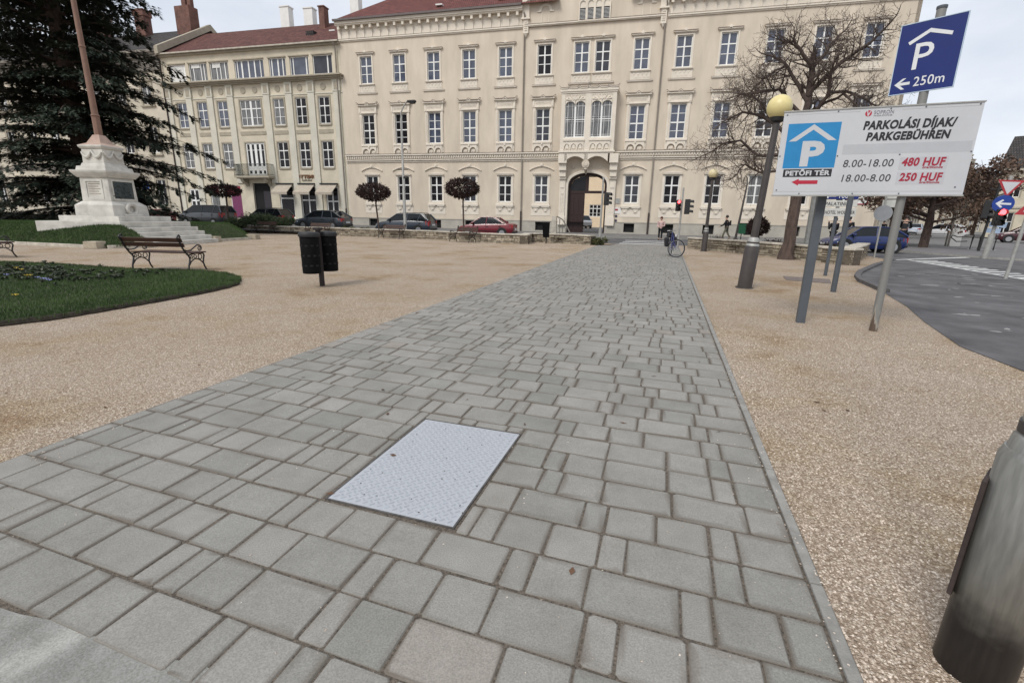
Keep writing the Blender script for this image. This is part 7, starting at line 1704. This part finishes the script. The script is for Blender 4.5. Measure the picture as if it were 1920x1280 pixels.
# ---------------------------------------------------------------- people
M_skin = mat('skin', (.42, .26, .19), .6, .05, 10)
def make_person(label, loc, rz, h, coat, legs, hair, stride=.0, coat_len=.50, arms=((.12, .0), (.12, .0)), hood=False, bag=None, lean=0.0, name='person'):
    """faces +y; heights in units of h"""
    t = thing(name, label, 'person', loc, rz); k = h
    hipz, kz, shz, nz_, hz = .50, .27, .815, .855, .93
    def leg(s, f): return [(s*.052, 0, hipz), (s*.056, f*.10 + .015, kz), (s*.056, f*.20 - (.03 if f < 0 else 0), .045 + (.03 if f < 0 else 0)), (s*.058, f*.20 + .075, .022)]
    la, ra = leg(-1, stride), leg(1, -stride)
    def arm(s, a):
        sw, bend = a; sh = (s*.118, lean*.3, shz - .012); el = (s*.145, sw*.5 + lean*.3, .63); wr = (s*(.145 - bend*.3), sw*.5 + .12 + bend*.35, .50 + bend*.45); 
        return [sh, el, wr]
    A, Bm = arm(-1, arms[0]), arm(1, arms[1])
    pts = [(0, 0, hipz + .02), (0, lean*.12, .62), (0, lean*.25, .74), (0, lean*.3, shz), (0, lean*.33 + .005, nz_), (0, lean*.36 + .012, hz - .03), (0, lean*.38 + .012, hz + .045)]; ed = [(i, i+1) for i in range(6)]
    rad = [.072, .068, .085, .062, .030, .050, .040]
    def chain(root, ps, rs):
        last = root
        for p, r_ in zip(ps, rs): pts.append(p); rad.append(r_); ed.append((last, len(pts) - 1)); last = len(pts) - 1
        return last
    chain(0, la, (.052, .036, .024, .018)); chain(0, ra, (.052, .036, .024, .018))
    for s, a in ((-1, A), (1, Bm)):
        w_ = chain(3, a, (.034, .026, .019)); d = (Vector(a[2]) - Vector(a[1])).normalized(); palm = Vector(a[2]) + d*.045; pi_ = chain(w_, [tuple(palm)], (.017,))
        sd = Vector((0, 1, 0)) if abs(d.y) < .8 else Vector((1, 0, 0))
        for j in range(4):
            o = sd * (-.016 + .0107*j); l = (.034, .042, .040, .030)[j]; chain(pi_, [tuple(palm + o + d*.018), tuple(palm + o + d*(.018 + l) + Vector((-s*.008, 0, 0)))], (.0055, .0045))
        chain(w_, [tuple(Vector(a[2]) + d*.02 + sd*.022), tuple(Vector(a[2]) + d*.045 + sd*.032)], (.006, .005))
    sc = [tuple(c*k for c in p) for p in pts]
    skinned('body', sc, ed, [r_*k for r_ in rad], M_skin, t)
    # clothing: coat with sleeves, trousers, shoes
    cp = [(0, 0, hipz + .06 - (coat_len - .42)), (0, lean*.05, hipz + .06), (0, lean*.15, .66), (0, lean*.27, .76), (0, lean*.31, shz + .005), (0, lean*.33, nz_ - .012)]; ce = [(i, i+1) for i in range(5)]; cr = [.092, .09, .088, .094, .078, .042]
    for s, a in ((-1, A), (1, Bm)):
        ps = [a[0], a[1], tuple(Vector(a[2]) - (Vector(a[2]) - Vector(a[1]))*.05)]; last = 4
        for p, r_ in zip(ps, (.046, .036, .03)): cp.append(p); cr.append(r_); ce.append((last, len(cp)-1)); last = len(cp)-1
    skinned('coat', [tuple(c*k for c in p) for p in cp], ce, [r_*k for r_ in cr], coat, t)
    tp = [(0, 0, hipz + .03)]; te = []; tr = [.078]
    for q in (la, ra):
        last = 0
        for p, r_ in zip([q[0], q[1], (q[2][0], q[2][1], q[2][2] + .02)], (.060, .044, .034)): tp.append(p); tr.append(r_); te.append((last, len(tp)-1)); last = len(tp)-1
    skinned('trousers', [tuple(c*k for c in p) for p in tp], te, [r_*k for r_ in tr], legs, t)
    for q in (la, ra):
        a, c = Vector(q[2])*k, Vector(q[3])*k; skinned('shoe', [tuple(a + Vector((0, -.02*k, -.012*k))), tuple(c + Vector((0, 0, .0))), tuple(c + Vector((0, .03*k, -.004*k)))], [(0, 1), (1, 2)], [.030*k, .028*k, .018*k], M_plast, t)
    hc = Vector((0, lean*.37 + .0, hz + .03)) * k
    b = MB(); rr = .062*k
    b.lathe([(max(.001, rr*math.sin(a)), -rr*1.15*math.cos(a)) for a in [pi*(.30 + .70*j/8) for j in range(9)]], 14, (0, 0, 0), cap=False); ho = b.build('hood' if hood else 'hair', hair, t, smooth=True); ho.location = hc + Vector((0, -.012*k, .004*k)); ho.rotation_euler = (R(-24), 0, 0)
    b = MB(); f0 = Vector((0, lean*.37 + .012, hz + .0))*k
    for s in (-1, 1): b.lathe([(max(.0005, .006*k*math.sin(a)), .006*k*math.cos(a)) for a in [pi*j/5 for j in range(6)]], 6, (s*.017*k, f0.y + .046*k, f0.z + .008*k), cap=False)
    b.build('eye', M_iron, t)
    b = MB(); b.tube([(0, f0.y + .045*k, f0.z + .010*k), (0, f0.y + .062*k, f0.z - .012*k), (0, f0.y + .048*k, f0.z - .016*k)], [.005*k, .009*k, .005*k], 6); b.build('nose', M_skin, t)
    b = MB(); b.tube([(-.014*k, f0.y + .043*k, f0.z - .030*k), (0, f0.y + .050*k, f0.z - .031*k), (.014*k, f0.y + .043*k, f0.z - .030*k)], .0035*k, 5); b.build('mouth', mat('lips', (.26, .09, .08), .6, .05), t)
    if bag:
        b = MB(); b.cbox((.0, -.115*k, .60*k), (.17*k, .09*k, .21*k), 0, .85); b.build('backpack', bag, t, bevel=.03)
    return t
M_pink = mat('coat_pink', (.52, .36, .34), .85, .1, 8); M_blk = mat('cloth_black', (.012, .012, .014), .85, .2, 8); M_olive = mat('cloth_olive', (.12, .115, .085), .9, .2, 8); M_hairb = mat('hair_auburn', (.10, .03, .022), .7, .2, 20); M_hairk = mat('hair_black', (.02, .014, .012), .6, .2, 20)
c = G(1237, 450.5); make_person('woman in pale pink coat and black leggings standing by the kerb before the palace', (c.x, c.y, .0), R(176), 1.66, M_pink, M_blk, M_hairb, .05, .52, ((.02, .25), (.04, .2)))
c = at(1361, 440, 38.9); make_person('man in a black jacket and olive trousers striding left along the palace pavement', (c.x, c.y, .12), R(82), 1.72, M_blk, M_olive, M_hairk, .75, .44, ((.2, .12), (-.25, .12)), bag=M_blk, lean=.10)
c = at(1560, 450, 33.0); make_person('person in dark clothes with one arm raised, seen between the sign posts', (c.x, c.y, .05), R(20), 1.7, M_blk, M_blk, M_hairk, .1, .48, ((.1, .85), (.05, .1)))
c = at(1586, 450, 33.2); make_person('person in a black jacket half hidden by the dark sign post', (c.x, c.y, .05), R(-20), 1.78, M_blk, M_blk, M_hairk, .05, .48, ((.05, .15), (.05, .1)))
c = G(1683, 473); bk2 = make_bicycle('dark bicycle ridden along the far right pavement edge', (c.x, c.y, .02), R(60), M_iron, 0, False, 0); make_person('cyclist in dark clothes leaning over the dark bicycle', (c.x + .20, c.y + .35, .30), R(60 - 90), 1.6, M_blk, M_blk, M_hairk, .25, .44, ((.35, .25), (.35, .25)), lean=.35)
c = G(1652, 447); make_person('small far pedestrian in dark clothes beyond the blue car', (c.x, c.y, .02), R(160), 1.7, M_blk, M_blk, M_hairk, .2, .48)

# ---------------------------------------------------------------- far street on the right
def street_tree(px, py, top, rad, seed, label, m=M_bleaf, n=2600, tr=.2):
    g0 = G(px, py); t = thing('street_tree', label, 'tree', g0, 0, 'brown leaved street trees'); rng = random.Random(seed); b = MB(); H = top
    b.tube([(0, 0, -.1), (.05, 0, H*.3), (0, .1, H*.55), (.1, 0, H*.9)], [tr*1.2, tr, tr*.6, .03], 8); b.build('trunk', M_bark, t, smooth=True)
    b = MB(); cs = []
    for k in range(16):
        a = rng.random()*6.28; z = H * rng.uniform(.28, .7); l = rad * rng.uniform(.6, 1.05); e = Vector((l*math.cos(a), l*math.sin(a), z + l*rng.uniform(.2, .6))); b.tube([(0, 0, z), (e.x*.5, e.y*.5, z + (e.z - z)*.35), tuple(e)], [tr*.4, tr*.25, .02], 5); cs += [(e.x, e.y, e.z, rad*rng.uniform(.2, .42)), (e.x*.6, e.y*.6, z + (e.z - z)*.6, rad*rng.uniform(.2, .36))]
        for _ in range(9):
            d = Vector((rng.gauss(0, 1), rng.gauss(0, 1), rng.gauss(.3, .8))).normalized(); s0 = e * rng.uniform(.5, 1); s0.z = z + (e.z - z) * rng.uniform(.5, 1); b.tube([tuple(s0), tuple(s0 + d*rad*.22), tuple(s0 + d*rad*.38 + Vector((0, 0, .1)))], [.03, .02, .008], 3)
    b.build('limbs', M_twig, t); leaf_cloud('foliage', cs, m, t, .21, 3 * n // len(cs), seed + 9, shape=4); return t
street_tree(1730, 464, 5.6, 3.4, 1, 'dark forked street tree on the pavement right of the grey signpost', n=4000, tr=.24)
street_tree(1692, 447, 7.0, 3.8, 2, 'brown street tree behind the grey signpost', n=2200)
street_tree(1780, 440, 8.0, 4.4, 3, 'brown leaved street tree behind the white hatchback', n=2400)
street_tree(1822, 441, 7.6, 4.2, 4, 'street tree with tan leaves left of the traffic light poles', mat('tan_leaf', (.22, .165, .10), .85, 0, 1.2, col2=(.09, .065, .045)), 2400)
street_tree(1745, 434, 9.0, 5, 5, 'tall far brown street tree at the middle of the street', n=1800)
street_tree(1800, 432, 10.0, 6.0, 6, 'tall far reddish tree closing the street', mat('red_leaf', (.10, .05, .042), .85, 0, 1.2, col2=(.05, .028, .026)), 2200)
street_tree(1665, 440, 9.0, 4.0, 7, 'brown street tree at the corner of the palace', n=1500)
def far_house(label, p0, ang, L, D, H, wall, roof, floors, nwin, rh=4.0, seed=0, shop=True):
    t = thing('town_house', label, 'building', p0, ang, 'houses along the far street'); ops = []; fh = (H - .6) / floors
    for f in range(floors):
        for k in range(nwin):
            x = L * (k + .5) / nwin; z = f * fh + (fh * .28 if f else .3); ops.append((x - .55, x + .55, z, z + (fh * .55 if f else fh * .72)))
    b = MB(); grid_wall(b, 0, L, 0, H, ops, 0, .25); b.box(0, .25, .26, D, 0, H); b.box(L - .25, L, .26, D, 0, H); b.box(0, L, D - .25, D, 0, H); b.build('wall', wall, t, fix=False)
    b = MB(); b.box(-.2, L + .2, -.5, 0, H - .25, H + .1); b.box(0, L, -.12, 0, fh - .25, fh - .05); b.build('cornice', M_cope, t)
    b = MB(); b.add([(-.3, -.6, H + .1), (L + .3, -.6, H + .1), (L + .3, D/2, H + rh), (-.3, D/2, H + rh), (-.3, D + .6, H + .1), (L + .3, D + .6, H + .1)], [(0,1,2,3),(3,2,5,4),(0,3,4),(1,5,2)]); rf = b.build('roof', roof, t)
    rng = random.Random(seed)
    for k in range(2): x = L * rng.uniform(.15, .85); b = MB(); b.cbox((x, D/2 - .6, H + rh - 1.2), (1.4, 1.0, 2.8)); b.cbox((x, D/2 - .6, H + rh + 1.6), (1.6, 1.2, .15)); b.build('chimney', M_cope, rf)
    for k in range(3): x = L * (k + .5) / 3; b = MB(); b.cbox((x, 1.2, H + .5), (1.2, 1.6, 1.2)); b.prism([(x - .75, H + 1.7), (x + .75, H + 1.7), (x, H + 2.2)], .3, 2.0); dm = b.build('dormer', wall, rf); b = MB(); b.box(x - .35, x + .35, .38, .41, H + .75, H + 1.5); b.build('pane', M_gdark, dm)
    for (a, c, d, e) in ops:
        o = mobj('window', window_frame_mesh(c - a, e - d, [(0, .08)], [(.6, .07)], .07), t, ((a + c)/2, .12, d)); mobj('pane', pane_mesh(c - a, e - d, M_gdark if rng.random() < .7 else M_gmid), o, (0, .012, 0))
    b = MB()
    for a, c, d, e in ops: b.box(a - .15, a, -.05, .02, d, e + .15); b.box(c, c + .15, -.05, .02, d, e + .15); b.box(a, c, -.05, .02, e, e + .15)
    b.build('window_surround', M_surr, t)
    return t
g1 = G(1846, 444.5); far_house('long cream town house with grey mansard roof at the right edge of the photo', (g1.x, g1.y, 0), R(-33), 34, 12, 8.2, M_town, M_roofg, 2, 11, 4.5, 3)
g2 = G(1800, 436); far_house('grey town house behind the tan tree on the far street', (g2.x - 3, g2.y + 2, 0), R(40), 26, 12, 9.5, M_old, M_roofg, 3, 8, 4.0, 5)
far_house('pale town house on the left side of the far street beyond the palace', (24, 70, 0), R(62), 40, 12, 8.5, M_trim, M_roof2, 3, 12, 4.0, 7)
far_house('white end house closing the far street', (58, 140, 0), R(-22), 40, 12, 9, M_white, M_roof2, 3, 12, 4.0, 8)
